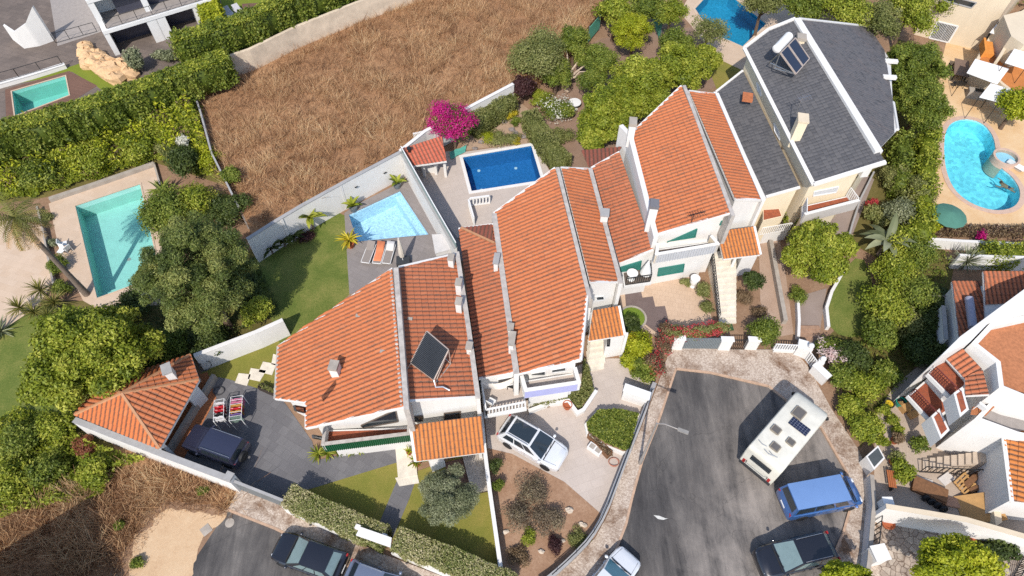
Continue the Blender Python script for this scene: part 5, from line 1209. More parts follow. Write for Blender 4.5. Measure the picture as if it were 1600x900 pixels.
# ---- dry field and rough ground
FP = [V(p.x, p.y, 0) for p in FIELD]
cover('dry_grass', [G(*q) for q in [(170, 960), (180, 860), (215, 785), (262, 765), (345, 785), (372, 790), (360, 815), (330, 800), (262, 800), (240, 830), (205, 890), (190, 960)]], 9000, 0, .3, .012, LEAF['hay'], 'thin dry grass along the ragged edge of the sand patch', 'dry grass', mode='blade', lump=2.0)
cover('dry_grass', FP, 200000, FZ, .75, .0175, LEAF['hay'], 'tall dry golden grass filling the fenced field', 'dry grass', mode='blade', lump=1.25)
def PXP(px, z=0.0): return [G(*q, z) for q in px]
cover('dry_grass', PXP([(-60, 860), (0, 800), (90, 770), (170, 740), (260, 725), (372, 772), (352, 796), (262, 782), (232, 802), (190, 880), (170, 960), (-60, 960)]), 52000, 0, .65, .018, LEAF['hay'], 'dry brown grass and stalks on the slope below the garage wall', 'dry grass', mode='blade', lump=1.3)
cover('undergrowth', PXP([(-60, 700), (40, 640), (110, 650), (130, 690), (235, 722), (185, 735), (165, 775), (90, 790), (0, 810), (-60, 840)]), 26000, 0, 1.1, .11, LEAF['bright'], 'dense green weeds and creepers on the slope below the garage wall', 'undergrowth', lump=1.2)
for i, (x, y, r, lb, mt) in enumerate([(30, 690, 34, 'round weedy bush at the left edge of the slope', 'green'), (90, 668, 30, 'bushy mound of creepers at the upper end of the slope', 'bright'), (75, 735, 30, 'broad weedy bush in the middle of the green slope', 'green'), (150, 735, 26, 'weedy bush where the green slope turns brown', 'bright'), (20, 745, 30, 'pale green bush near the shadow on the slope', 'bright')]):
    shrub(x, y, r, 1.5, lb, LEAF[mt], 2200, .11, group='bushes on the slope below the garage')
shrub(133, 697, 19, 1.0, 'rusty brown dead bush against the long white wall', LEAF['redflower'] if False else leaf_mat('rusty_leaf', [rgb((120, 72, 50)), rgb((156, 96, 68)), rgb((176, 120, 90))]), 1300, .08)
for x, y, lb in [(187, 822, 'low green weed clump at the left of the sand patch'), (214, 880, 'small weed clump at the lower end of the sand patch'), (318, 768, 'yellow flowered weed near the gate post')]:
    shrub(x, y, 10, .5, lb, LEAF['green'], 500, .07)

# ---- gardens behind the houses
rb = thing('bougainvillea', G(712, 222, 0), 'large magenta bougainvillea over the end of the salmon pool shelter', 'bougainvillea')
c = G(708, 194, 2.7); r = 40 / PXM(708, 194, 2.7)
crown('foliage', rb, c, (r, r * .8, r * .7), 3500, .10, LEAF['green'], 22, .42); crown('blossom', rb, c + V(0, -.1, .12), (r * 1.08, r * .85, r * .75), 6500, .085, LEAF['magenta'], 34, .3, core=0, tone=.3)
trunk(rb, V(c.x, c.y, 0), c, .12, spread=.8, name='stem')
hedge('hedge', [G(*q, 2.0) for q in [(738, 186), (768, 165), (800, 146)]], 1.5, 0, 2.0, LEAF['drygreen'], 'grey green hedge between the bougainvillea and the plum bush', 120, .1, wob=.15)
hedge('hedge', [G(*q, 1.9) for q in [(826, 172), (848, 205), (880, 248)]], 1.5, 0, 1.9, LEAF['drygreen'], 'clipped grey green hedge between the deep blue pool and the swept earth garden', 130, .09, wob=.1)
shrub(786, 216, 27, .9, 'low mounded cushion shrub in the rockery behind the deep blue pool', LEAF['drygreen'], 2000, .07, ry=15); shrub(766, 216, 13, .8, 'yellow green cushion plant at the left of the rockery', LEAF['lime'], 900, .06)
shrub(797, 178, 11, 1.0, 'bright yellow flowering bush at the top of the rockery', LEAF['yellow'], 800, .07); shrub(806, 220, 10, .6, 'yellow flowers beside the pool coping in the rockery', LEAF['yellow'], 500, .06); shrub(806, 190, 10, .7, 'small green bush beside the yellow flowers', LEAF['green'], 600, .07)
for i, (x, y, s) in enumerate([(772, 186, .4), (780, 180, .45), (765, 193, .3), (800, 203, .35), (806, 208, .3), (822, 207, .35), (818, 214, .3), (752, 222, .3), (757, 214, .28), (830, 200, .3), (742, 232, .25), (788, 190, .3)]):
    tag(MB().blob(G(x, y, .1), (s, s * .7, s * .55), 7, 5, .25).build('rock', M_('grey_fieldstone', rgb((140, 130, 124)), .95, var=.35, bmp=.4)), 'grey boulder in the rockery behind the deep blue pool', 'rock', 'rockery boulders')
T = [ # px,py,zc,r,label,mat,n,leaf,K,kw
 (838, 88, 3.2, 44, 'broad grey green tree at the right edge of the dry field', 'drygreen', 11000, .11, 34, {}),
 (815, 136, 1.8, 22, 'dark plum leaved bush tree beside the hedge', 'plum', 3200, .1, 18, {}),
 (898, 66, 3.0, 25, 'yellowish olive tree beside the green wall panel', 'green', 4200, .11, 20, {}),
 (940, 98, 3.4, 27, 'bright conifer shaped tree left of the lime dome', 'green', 5200, .1, 24, {}),
 (926, 125, 2.8, 22, 'soft green conifer above the white flowering bush', 'green', 4200, .09, 20, {}),
 (990, 52, 2.8, 34, 'lime yellow dome shaped tree in the back garden', 'lime', 8500, .08, 40, dict(sub=.24)),
 (1008, 12, 3.4, 30, 'palm like green tree at the top edge behind the lime dome', 'green', 4600, .13, 20, {}),
 (1048, 22, 3.2, 26, 'pale feathery tree left of the irregular teal pool', 'bright', 4200, .1, 22, {}),
 (1058, 70, 3.0, 28, 'dark green tree between the lime dome and the teal pool', 'green', 4600, .11, 22, {}),
 (1066, 108, 3.6, 44, 'glossy yellow green tree behind the teal shuttered house', 'bright', 15000, .13, 50, dict(sub=.24)),
 (1000, 140, 3.4, 50, 'glossy spreading tree above the ridge of the teal shuttered house', 'bright', 15000, .13, 50, dict(sub=.24)),
 (950, 180, 3.0, 46, 'glossy round tree beside the tall chimney of the teal shuttered house', 'bright', 13000, .13, 50, dict(sub=.24)),
 (1030, 118, 3.0, 34, 'glossy tree filling the gap above the swept earth corner', 'bright', 8000, .13, 34, dict(sub=.26)),
 (982, 172, 3.0, 34, 'glossy tree hugging the verge of the teal shuttered house', 'bright', 8000, .13, 34, dict(sub=.26)),
 (1098, 96, 2.8, 30, 'glossy tree beside the dry little lawn at the teal pool', 'bright', 6000, .13, 28, dict(sub=.26)),
 (962, 22, 3.0, 28, 'bright palm leaved tree above the lime dome', 'bright', 4600, .14, 22, {}),
 (922, 92, 2.4, 22, 'small green tree between the dead tree and the conifers', 'green', 3600, .1, 20, {}),
 (868, 118, 2.2, 26, 'olive toned small tree left of the dead tree', 'green', 4600, .1, 22, {}),
 (930, 215, 2.4, 24, 'glossy small tree next to the brown roofed lean-to', 'bright', 4200, .14, 18, {}),
 (1108, 48, 3.4, 30, 'thin crowned tree with bare twigs over the teal pool', 'drygreen', 2600, .1, 18, dict(core=0)),
 (1196, 4, 3.6, 32, 'yellowish green tree behind the white verge of the slate roof', 'drygreen', 5600, .12, 22, {}),
 (1255, 2, 3.8, 38, 'green tree behind the ridge of the slate roof', 'green', 6400, .12, 24, {}),
 (1318, 18, 4.0, 40, 'mixed green tree behind the rust stained slate roof', 'bright', 7000, .12, 24, {}),
 (1372, 36, 4.0, 38, 'feathery grey green tree behind the corner of the slate roof', 'drygreen', 6500, .11, 24, {}),
 (1424, 20, 4.0, 36, 'light green tree beside the cream villa at the top', 'bright', 6000, .12, 24, {}),
 (1462, -10, 4.0, 34, 'bright tree at the top edge beside the villa window', 'bright', 4000, .12, 20, {})]
for x, y, zc, r, lb, mt, n, lf, K, kw in T: tree(x, y, zc, r, lb, LEAF[mt], 'garden_tree', n=n, leaf=lf, K=K, **kw)
shrub(875, 172, 27, 1.3, 'white flowering bush beside the round garden table', LEAF['green'], 2200, .1); 
wf = shrub(875, 170, 26, 1.5, 'cloud of white blossom on the bush beside the round garden table', LEAF['white'], 420, .1, core=0)
shrub(846, 156, 18, 1.2, 'bright green bush at the top of the clipped grey green hedge', LEAF['bright'], 1500, .1); shrub(876, 214, 20, 1.1, 'brownish dry shrub at the lower end of the hedge', LEAF['drygreen'], 1200, .09); shrub(862, 238, 14, .9, 'small dark shrub near the corner of the deep blue pool', LEAF['dark'], 900, .09)
shrub(1012, 0, 20, 1.5, 'stony pale creeper at the top edge of the dry field', LEAF['brown'], 1200, .1) if False else shrub(945, 12, 24, 1.2, 'dry leafy brush beside the top corner of the dry field', LEAF['brown'], 1500, .1)
# bleached dead tree
p = G(886, 142, 0); rd = thing('dead_tree', p, 'bleached bare dead tree with twisted limbs', 'dead tree'); m = MB()
m.tube([p, p + V(-.1, .1, .8), p + V(.1, .2, 1.4)], [.26, .2, .16], 7)
for a, L in [(.3, 1.7), (.9, 2.1), (1.6, 2.2), (2.2, 1.8), (-.3, 1.4), (2.9, 1.2)]:
    q = p + V(0, .15, 1.2); d = V(math.cos(a), math.sin(a), .5); m.tube([q, q + d * L * .45 + V(random.uniform(-.2, .2), 0, .1), q + d * L * .75 + V(0, random.uniform(-.2, .2), .4), q + d * L + V(random.uniform(-.3, .3), 0, .5)], [.13, .1, .07, .03], 6)
m.build('trunk', DEADWOOD, rd, True)

# ---- right hand garden
tree(1424, 112, 2.5, 50, 'tall dense hedge tree beside the shaded dining table', LEAF['green'], 'hedge_tree', 'hedge tree', n=15000, leaf=.11, K=90, sub=.2, ry=48, core=.6)
tree(1440, 168, 2.5, 40, 'dense hedge tree opposite the shallow end of the kidney pool', LEAF['green'], 'hedge_tree', 'hedge tree', n=12000, leaf=.11, K=80, sub=.2, ry=50, core=.6)
hedge('hedge', [G(*q, 2.4) for q in [(1458, 200), (1456, 240), (1452, 280), (1446, 330), (1448, 366)]], 1.2, 0, 2.4, LEAF['bright'], 'tall ragged hedge along the left edge of the kidney pool terrace', 75, .12, wob=.3, wild=1.0)
hedge('hedge', [G(*q, 2.0) for q in [(1414, 205), (1416, 240), (1412, 285)]], 1.1, 0, 2.0, LEAF['green'], 'ragged hedge along the rust stained slate roof house', 75, .12, wob=.3, wild=1.0)
for a in [(1432, 305, 27, 2.6, 'dry mottled shrub left of the green parasol', 'drygreen'), (1402, 335, 28, 2.2, 'grey green shrub behind the banana plant', 'olive'), (1440, 345, 24, 2.4, 'yellowish shrub at the corner of the kidney pool terrace', 'lime'), (1412, 385, 32, 2.6, 'light green shrub above the crescent lawn', 'bright'),
          (1392, 430, 36, 2.8, 'large light green bush right of the crescent lawn', 'bright'), (1428, 400, 30, 2.4, 'green bush left of the spiky yucca', 'green'), (1378, 480, 40, 2.8, 'large bush casting shade on the crescent lawn', 'bright'), (1422, 462, 34, 2.4, 'green bush beside the shaded grey fence', 'green'),
          (1370, 525, 32, 2.2, 'bushy shrub below the crescent lawn', 'green'), (1412, 505, 26, 2.0, 'brownish shrub in front of the dark ivy', 'drygreen'), (1335, 560, 28, 1.6, 'dark leafy shrub beside the pink hydrangea', 'dark'), (1312, 590, 22, 1.4, 'green shrub at the end of the white gate posts', 'green'),
          (1348, 600, 30, 1.5, 'broad green shrub behind the motorhome', 'bright'), (1328, 640, 24, 1.3, 'yellow green shrub at the corner of the cul-de-sac', 'bright'), (1352, 672, 26, 1.4, 'lowest green shrub beside the pavement and yard', 'bright'), (1385, 585, 22, 1.2, 'small palm like shrub by the yard steps', 'green'),
          (1372, 338, 20, 1.4, 'pink flowered shrub beside the slate house yard', 'drygreen'), (1395, 280, 22, 1.8, 'dry shrub below the corner of the slate roof', 'drygreen'), (1404, 240, 18, 1.6, 'palm like bush beside the slate roof verge', 'green')]:
    shrub(a[0], a[1], a[2], a[3], a[4], LEAF[a[5]], int(a[2] * 105), .11, K=16)
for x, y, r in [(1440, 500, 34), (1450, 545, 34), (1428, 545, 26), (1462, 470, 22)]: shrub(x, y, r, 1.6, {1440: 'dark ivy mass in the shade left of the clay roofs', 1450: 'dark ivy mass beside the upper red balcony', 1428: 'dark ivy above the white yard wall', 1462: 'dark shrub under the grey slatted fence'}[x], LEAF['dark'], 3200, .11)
tree(1276, 398, 2.6, 54, 'round glossy green tree in front of the slate roofed house', LEAF['bright'], 'broadleaf_tree', n=17000, leaf=.13, K=80, sub=.2, ry=50, low=-.2)
shrub(1243, 345, 20, 2.4, 'leafy shrub climbing the cream stair wall', LEAF['bright'], 1700, .12); shrub(1246, 462, 16, .9, 'clipped green shrub at the top of the grey path', LEAF['green'], 1100, .08)
shrub(1205, 340, 14, 1.6, 'dark green shrub below the small clay terrace', LEAF['green'], 1000, .1)
tree(1176, 438, 1.9, 17, 'slender small tree between the marble stairs and the gravel path', LEAF['dark'], 'small_tree', n=1800, leaf=.09, K=14, tr=.06, core=0)
shrub(1193, 522, 22, 2.2, 'tall rounded evergreen bush beside the small street gate', LEAF['green'], 4200, .08, ry=20, K=26)
bn = G(1372, 398, 0); rosette('banana_plant', bn, 'banana plant with broad torn leaves beside the path', 'banana plant', 13, 2.2, .6, LEAF['olive'], (.2, 1.2), 1.1, None, 1.6, .16, .15)
rosette('yucca', G(1500, 420, 0), 'large symmetrical spiky yucca below the white wall', 'yucca', 150, 1.35, .06, LEAF['olive'], (-.2, 1.5), .15, None, .9, .14)
hy = shrub(1300, 552, 24, 1.3, 'hydrangea bush full of pale pink flower heads beside the steps', LEAF['green'], 1800, .1); c = G(1300, 550, .95); crown('blossom', hy, c, (1.0, 1.1, .6), 520, .11, LEAF['pinkwhite'], 18, .3, core=0)
fl = shrub(1362, 318, 10, .9, 'small shrub with pink blossoms by the narrow kerb', LEAF['redflower'], 300, .08)
rf = thing('flower_border', G(1520, 372, 0), 'long border of dry stems and pink flowers along the kidney pool terrace', 'flower border')
P = scatter_poly(PXP([(1450, 362), (1620, 362), (1620, 378), (1450, 376)]), 5000); P = np.c_[P, rng.uniform(.3, 1.0, len(P))]; leaf_mesh('foliage', P, np.tile((0, 0, 1.), (len(P), 1)), .08, LEAF['brown'], rf)
P = P[rng.random(len(P)) < .2] + np.array([0, 0, .15]); leaf_mesh('blossom', P, np.tile((0, 0, 1.), (len(P), 1)), .06, LEAF['plum'], rf)
shrub(1532, 372, 9, 1.3, 'magenta flowering plant in the middle of the terrace border', LEAF['magenta'], 260, .07)
hedge('hedge', [G(*q, 1.5) for q in [(1545, 392), (1640, 392)]], 1.6, 0, 1.5, LEAF['bright'], 'leafy hedge above the clay tiled roofs at the right edge', 110, .11, wob=.25)
tree(1588, 168, 2.4, 30, 'bright green tree beside the white awnings', LEAF['lime'], 'garden_tree', n=5200, leaf=.13, K=24)
tree(1485, 882, 2.6, 62, 'bright green tree in the crazy paved front garden', LEAF['lime'], 'front_garden_tree', n=14000, leaf=.11, K=44, sub=.28, ry=40)
tree(1318, 905, 2.4, 46, 'bright green tree at the bottom edge beside the black estate car', LEAF['lime'], 'street_tree', n=8000, leaf=.11, K=30, sub=.3, ry=24)
shrub(1560, 862, 30, 1.6, 'dark leafy shrub against the shaded white wall', LEAF['dark'], 2600, .13, ry=24); shrub(1532, 856, 12, .9, 'potted shrub on the terracotta ledge', LEAF['dark'], 600, .1)
shrub(1412, 738, 18, 1.3, 'white and yellow flowering bush by the yard entrance', LEAF['bright'], 1300, .1); shrub(1438, 695, 14, 1.0, 'potted green bush near the yard stairs', LEAF['green'], 800, .09)
for x, y in ((1380, 640), (1395, 655), (1378, 690), (1402, 672)): shrub(x, y, 11, .7, {1380: 'small potted plant at the top of the yard', 1395: 'leafy pot plant beside the yellow bowl', 1378: 'yellowish plant at the pavement corner of the yard', 1402: 'trailing plant in the middle of the yard'}[x], LEAF['bright'], 500, .08)

cover('ground_cover', PXP([(1300, 545), (1335, 520), (1362, 470), (1372, 420), (1400, 300), (1405, 210), (1455, 205), (1446, 370), (1480, 400), (1470, 470), (1468, 545), (1420, 590), (1370, 640), (1352, 690), (1335, 690), (1305, 620)]), 34000, 0, 1.0, .085, LEAF['green'], 'tangled green undergrowth filling the right hand garden', 'undergrowth', lump=1.3)
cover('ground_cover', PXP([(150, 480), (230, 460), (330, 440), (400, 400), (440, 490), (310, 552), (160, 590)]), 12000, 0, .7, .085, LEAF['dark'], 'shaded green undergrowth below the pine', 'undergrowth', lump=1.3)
# ---- front gardens
ob = tree(697, 776, 2.5, 45, 'rounded grey green olive tree on the front lawn', LEAF['olive'], 'olive_tree', 'olive tree', n=26000, leaf=.075, K=50, sub=.25, ry=44, aspect=.3, tr=.2, wild=1.0)
hedge('hedge', [G(*q, 1.55) for q in [(448, 772), (520, 805), (598, 838)]], 1.35, .1, 1.55, LEAF['hedgeflower'], 'clipped pale green street hedge left of the house gate', 330, .07, wob=.07)
hedge('hedge', [G(*q, 1.55) for q in [(618, 840), (700, 872), (800, 915)]], 1.35, .1, 1.55, LEAF['hedgeflower'], 'clipped pale green street hedge right of the house gate', 330, .07, wob=.07)
for i, x in enumerate((498, 512, 530, 548, 562)):
    rosette('agave_plant', G(x, 711 - (x - 498) * .1, 0), ['large green agave at the corner under the green balcony', 'second agave from the corner under the green balcony', 'small agave in the middle of the bed under the green balcony', 'small agave near the end of the bed under the green balcony', 'last agave beside the slate path'][i], 'agave', 26, (.75, .6, .5, .45, .5)[i], .1, LEAF['bright'], (.1, 1.3), .6, 'agaves under the green balcony', .1, .06)
rosette('potted_plant', G(652, 726, 0), 'potted spiky green plant at the porch corner', 'potted plant', 24, .7, .1, LEAF['bright'], (.2, 1.3), .7, None, .45, .04, pot=(.24, .4, TERRAPOT))
rosette('potted_plant', G(640, 710, 0), 'slim yellowish potted plant on the marble doorstep', 'potted plant', 14, .5, .08, LEAF['lime'], (.5, 1.4), .5, None, .4, .03, pot=(.16, .34, TERRAPOT))
for a in [(833, 765, 28, .9, 'wide grey twiggy shrub nearest the patio edge', 'twig'), (812, 805, 25, .85, 'grey twiggy shrub in the middle of the earth bed', 'twig'), (856, 810, 27, .9, 'brownish twiggy shrub near the white stones', 'twig'), (866, 855, 15, .6, 'purplish grey shrub at the lower end of the earth bed', 'plum'),
          (827, 838, 12, .6, 'fresh green shrub in the lower part of the earth bed', 'bright'), (808, 868, 18, .5, 'sparse brown shrub close to the thin white wall', 'brown'), (905, 838, 18, .4, 'low rusty yellow ground plant beside the curved wall', 'drygreen'), (774, 728, 12, 1.0, 'dark green shrub at the top corner of the earth bed', 'dark'), (778, 760, 11, .9, 'leafy shrub along the thin white wall', 'green')]:
    shrub(a[0], a[1], a[2], a[3], a[4], LEAF[a[5]], int(a[2] * 75), .06, core=0)
for i, (x, y, s) in enumerate([(890, 797, .28), (908, 819, .2), (914, 821, .18), (846, 862, .2), (873, 848, .2), (790, 831, .2), (880, 845, .15)]):
    tag(MB().blob(G(x, y, .08), (s, s * .8, s * .5), 7, 5, .25).build('white_stone', M_('white_fieldstone', rgb((212, 196, 176)), .9, var=.25)), 'whitish stone lying in the scrubby earth bed', 'stone', 'stones in the earth bed')
pp = [G(*q, .8) for q in [(917, 660), (935, 640), (965, 638), (998, 645), (985, 700), (975, 702), (945, 690), (920, 672)]]
rq = thing('planter_hedge', G(958, 668, 0), 'low clipped green planting filling the angular patio planter', 'planter')
MB().prism(offset_poly(pp, -.12), 0, .45).build('planter_wall', WHITE, rq); MB().prism(pp, .45, .62).build('soil', DIRT, rq)
q = scatter_poly(pp, 16000); P = np.c_[q, .62 + .22 * rng.random(len(q))]; leaf_mesh('foliage', P, np.tile((0, 0, 1.), (len(P), 1)), .075, LEAF['green'], rq)
pb = [G(*q, .5) for q in [(824, 632), (870, 620), (908, 606), (912, 560), (922, 575), (928, 610), (905, 638), (890, 622), (850, 634)]]
rq = thing('planting_strip', G(880, 622, 0), 'strip of creeping green plants below the lilac balcony', 'planting strip')
q = scatter_poly(pb, 14000); P = np.c_[q, .15 + .45 * rng.random(len(q))]; leaf_mesh('foliage', P, np.tile((0, 0, 1.), (len(P), 1)), .075, LEAF['drygreen'], rq)
MB().prism(pb, 0, .15).build('soil', DIRT, rq)
wall_line('garden_wall', [G(*q, .45) for q in [(826, 642), (858, 630), (888, 626), (902, 645), (912, 640), (932, 610)]], 0, .45, .16, WHITE, 'low white edging wall of the planting strip below the lilac balcony', cap=WHITE)
for a in [(1003, 540, 26, 1.6, 'yellow green shrub in the front bed beside the porch', 'lime', .1), (985, 512, 18, 1.5, 'dark shrub behind the yellow green one', 'dark', .1), (1006, 575, 22, 1.2, 'green shrub at the lower corner of the front bed', 'green', .1), (985, 565, 18, 1.2, 'bright lime bush against the white bed wall', 'lime', .09), (982, 530, 14, 1.2, 'orange tinged bush beside the porch pillar', 'yellow', .09)]:
    shrub(a[0], a[1], a[2], a[3], a[4], LEAF[a[5]], int(a[2] * 95), a[6])
rv = thing('bougainvillea', G(1090, 528, 0), 'red flowering bougainvillea trailing along the grey street gate', 'bougainvillea')
for x, y, rr_ in ((1060, 522, 1.1), (1090, 520, 1.1), (1118, 516, 1.0)):
    c = G(x, y, 1.3); crown('foliage', rv, c, (rr_, .6, .6), 900, .09, LEAF['drygreen'], 14, .4, core=.3); crown('blossom', rv, c + V(0, 0, .12), (rr_ * 1.05, .65, .65), 420, .08, LEAF['redflower'], 10, .3, core=0)
rv = thing('bougainvillea', G(1035, 560, 0), 'dry half bare bougainvillea with few red flowers at the pavement corner', 'bougainvillea')
for x, y in ((1036, 540), (1026, 570), (1045, 520)):
    c = G(x, y, 1.1); crown('foliage', rv, c, (.8, .9, .7), 900, .08, LEAF['brown'], 12, .4, core=.25)
    crown('blossom', rv, c + V(0, 0, .1), (.85, .95, .7), 150, .08, LEAF['redflower'], 8, .3, core=0)
cl = thing('round_lawn_bed', G(988, 495, 0), 'small round bed of bright grass beside the cream patio', 'grass bed')
MB().lathe(G(988, 497, 0), [(1.05, 0), (1.05, .1), (.9, .1), (.9, .04)], 24, None, False).build('edging', CONCRETE, cl); MB().lathe(G(988, 497, 0), [(.92, .06), (.001, .06)], 24, None, False).build('turf', ground_mat('watered_lawn2', [(.3, rgb((92, 116, 40))), (.7, rgb((130, 150, 56)))], .6, 10), cl)
for a in [(1096, 455, 14, 1.1, 'small round shrub at the corner of the cream patio', 'drygreen'), (1104, 480, 12, .8, 'low dry shrub along the stair rail', 'drygreen'), (1071, 440, 9, .7, 'potted bush against the white wall below the teal shutter', 'drygreen'), (1160, 465, 16, .7, 'patch of dry ground plants right of the marble stairs', 'brown'), (1188, 490, 12, .8, 'brownish shrub along the white strip by the gravel path', 'brown')]:
    shrub(a[0], a[1], a[2], a[3], a[4], LEAF[a[5]], int(a[2] * 70), .07)

# ---- plants of the pale pool
GP = M_('grey_planter', rgb((112, 118, 122)), .6)
rosette('potted_palm', G(553, 329, 0), 'banana like plant in a grey pot nearer the lawn', 'potted plant', 9, 1.1, .34, LEAF['bright'], (.6, 1.4), .8, 'potted plants by the white wall', .5, .05, .2, pot=(.36, .5, GP))
rosette('potted_palm', G(621, 293, 0), 'banana like plant in a grey pot at the far corner of the pale pool', 'potted plant', 9, 1.0, .32, LEAF['bright'], (.6, 1.4), .8, 'potted plants by the white wall', .5, .05, .2, pot=(.36, .5, GP))
rosette('potted_palm', G(548, 385, 0), 'yellow leaved palm in a terracotta pot beside the loungers', 'potted plant', 26, 1.1, .16, LEAF['yellow'], (.2, 1.3), 1.0, None, .7, .07, .2, pot=(.38, .5, TERRAPOT))
rosette('banana_plant', G(490, 358, 0), 'tall banana plant against the white wall', 'banana plant', 13, 1.5, .42, LEAF['bright'], (.3, 1.4), 1.1, None, 1.3, .1, .15)
for x, y, lb in [(446, 385, 'dark strelitzia at the left end of the white wall bed'), (462, 376, 'dark strelitzia in the middle of the white wall bed'), (426, 396, 'dark strelitzia beside the laurel')]:
    rosette('strelitzia', G(x, y, 0), lb, 'strelitzia', 18, 1.1, .26, LEAF['dark'], (.3, 1.3), .9, 'strelitzias along the white wall', .5, .08, .2)
shrub(478, 371, 14, .5, 'low reddish ground plants in front of the banana plant', LEAF['plum'], 600, .07)
shrub(438, 507, 7, .6, 'small clipped bush at the end of the white wall', LEAF['green'], 300, .06)
cover('scrub', [V(-8, 72, 0), V(12, 69, 0), V(45, 66, 0), V(60, 64, 0), V(90, 120, 0), V(-12, 120, 0)], 26000, 0, 2.2, .3, LEAF['drygreen'], 'scrubby overgrown land beyond the gardens', 'scrub', lump=.6)
# ================================================================== VEHICLES
def paint(name, c, coat=1.0, rough=.28): return M_(name, c, rough, .15, .04, 2, spec=.5, coat=coat)
def heading(fr, rr, z):
    a, b = G(*fr, z), G(*rr, z); d = a - b; c = (a + b) / 2; return V(c.x, c.y, 0), math.atan2(d.y, d.x)
def wheels(root, xs, y, r=.34, w_=.22):
    for x in xs:
        for s in (-1, 1):
            Mx = Matrix.Rotation(R(90), 3, 'X'); c = V(x, s * y, r)
            t = MB().lathe(c, [(r * .62, -w_ / 2), (r * .95, -w_ / 2), (r, -w_ * .3), (r, w_ * .3), (r * .95, w_ / 2), (r * .62, w_ / 2)], 20, Mx).build('wheel', BLACK, root, True, True)
            MB().lathe(c, [(.02, -w_ * .42), (r * .6, -w_ * .46), (r * .6, w_ * .46), (.02, w_ * .42)], 14, Mx).build('rim', STEEL, t, False, True)
def car(name, fr, rr, L, W, H, pm, label, kind='suv', roofmat=None, z=.02, rails=False, spare=False, cat='car', glass=None, sunroof=False, zref=.9, group=None):
    c, rz = heading(fr, rr, zref); c.z = z; root = thing(name, c, label, cat, group, rz)
    S = dict(suv=dict(belt=.60, hood=.585, ws0=.25, ws1=.02, re0=-.475, re1=-.37, rw=.74), hatch=dict(belt=.60, hood=.56, ws0=.23, ws1=.02, re0=-.46, re1=-.33, rw=.72),
             box=dict(belt=.60, hood=.585, ws0=.18, ws1=.10, re0=-.485, re1=-.47, rw=.80), van=dict(belt=.55, hood=.52, ws0=.36, ws1=.23, re0=-.49, re1=-.455, rw=.80))[kind]
    belt, hood = S['belt'] * H, S['hood'] * H; hw = W / 2; g = .2 if kind != 'box' else .3
    st = [(-.5, .80, belt * .86, g + .18), (-.488, .92, belt * .96, g + .08), (-.44, .985, belt, g), (-.25, 1, belt, g), (0, 1, belt, g), (.18, 1, belt * .99, g), (.28, .99, hood * 1.01, g), (.38, .965, hood * .985, g + .02), (.45, .90, hood * .93, g + .06), (.485, .78, hood * .82, g + .12), (.5, .62, hood * .68, g + .2)]
    if kind == 'van': st = st[:6] + [(.34, .99, belt * .98, g), (.42, .95, hood * .93, g), (.47, .88, hood * .80, g + .06), (.495, .78, hood * .68, g + .12), (.5, .66, hood * .58, g + .16)]
    if kind == 'box': st = [(-.5, .90, belt * .97, g + .1), (-.49, .97, belt, g), (-.2, 1, belt, g), (.15, 1, belt, g), (.22, .98, hood, g), (.42, .96, hood * .97, g), (.48, .93, hood * .93, g + .03), (.5, .86, hood * .80, g + .1)]
    m = MB(); n = 11
    for x, k, zt, zb in st:
        h = hw * k; cr = .03 * k
        for y, zz in ((-h * .86, zb), (-h * .98, zb + .08), (-h, zb + (zt - zb) * .5), (-h * .975, zt - .07), (-h * .88, zt - .005), (0, zt + cr), (h * .88, zt - .005), (h * .975, zt - .07), (h, zb + (zt - zb) * .5), (h * .98, zb + .08), (h * .86, zb)): m.v.append((x * L, y, zz))
    for i in range(len(st) - 1):
        for j in range(n): a, b = i * n + j, i * n + (j + 1) % n; m.f.append((a, b, b + n, a + n))
    m.f.append(tuple(reversed(range(n)))); m.f.append(tuple(range((len(st) - 1) * n, len(st) * n)))
    body = m.build('body', pm, root, True, True, 32)
    # cabin
    wb, wr = hw * .93, hw * S['rw']; zb = belt - .03; zt = H - .05
    B = [V(S['re0'] * L, -wb, zb), V(S['ws0'] * L, -wb, zb), V(S['ws0'] * L, wb, zb), V(S['re0'] * L, wb, zb)]
    T = [V(S['re1'] * L, -wr, zt), V(S['ws1'] * L, -wr, zt), V(S['ws1'] * L, wr, zt), V(S['re1'] * L, wr, zt)]
    MB().add(B + T, [(0, 1, 5, 4), (1, 2, 6, 5), (2, 3, 7, 6), (3, 0, 4, 7), (4, 5, 6, 7)]).build('cabin', pm, root, False, True)
    rm = MB(); nx, ny = 6, 6; vs = []
    for i in range(nx + 1):
        for j in range(ny + 1):
            u, v = i / nx, j / ny; p = lerp(lerp(T[0], T[1], u), lerp(T[3], T[2], u), v); e = min(u, 1 - u, .25) * 4 * .5 + .5; f = 1 - (2 * v - 1) ** 4
            vs.append(V(p.x, p.y * (1.03 if True else 1), zt + .005 + .05 * (1 - (2 * v - 1) ** 2) * e * 1))
    rm.add(vs, [(i * (ny + 1) + j, (i + 1) * (ny + 1) + j, (i + 1) * (ny + 1) + j + 1, i * (ny + 1) + j + 1) for i in range(nx) for j in range(ny)])
    rf = rm.build('roof', roofmat or pm, root, True, True)
    gl = glass or GLASS
    def pane(q, u0, u1, v0, v1, nm):
        a, b, c2, d = q; f = lambda u, v: lerp(lerp(a, b, u), lerp(d, c2, u), v)
        nn = (b - a).cross(d - a).normalized(); P = [f(u0, v0), f(u1, v0), f(u1, v1), f(u0, v1)]
        P = [p + nn * .012 for p in P]; MB().add(P + [p - nn * .02 for p in P], [(0, 1, 2, 3), (0, 4, 5, 1), (1, 5, 6, 2), (2, 6, 7, 3), (3, 7, 4, 0)]).build(nm, gl, root, False, True)
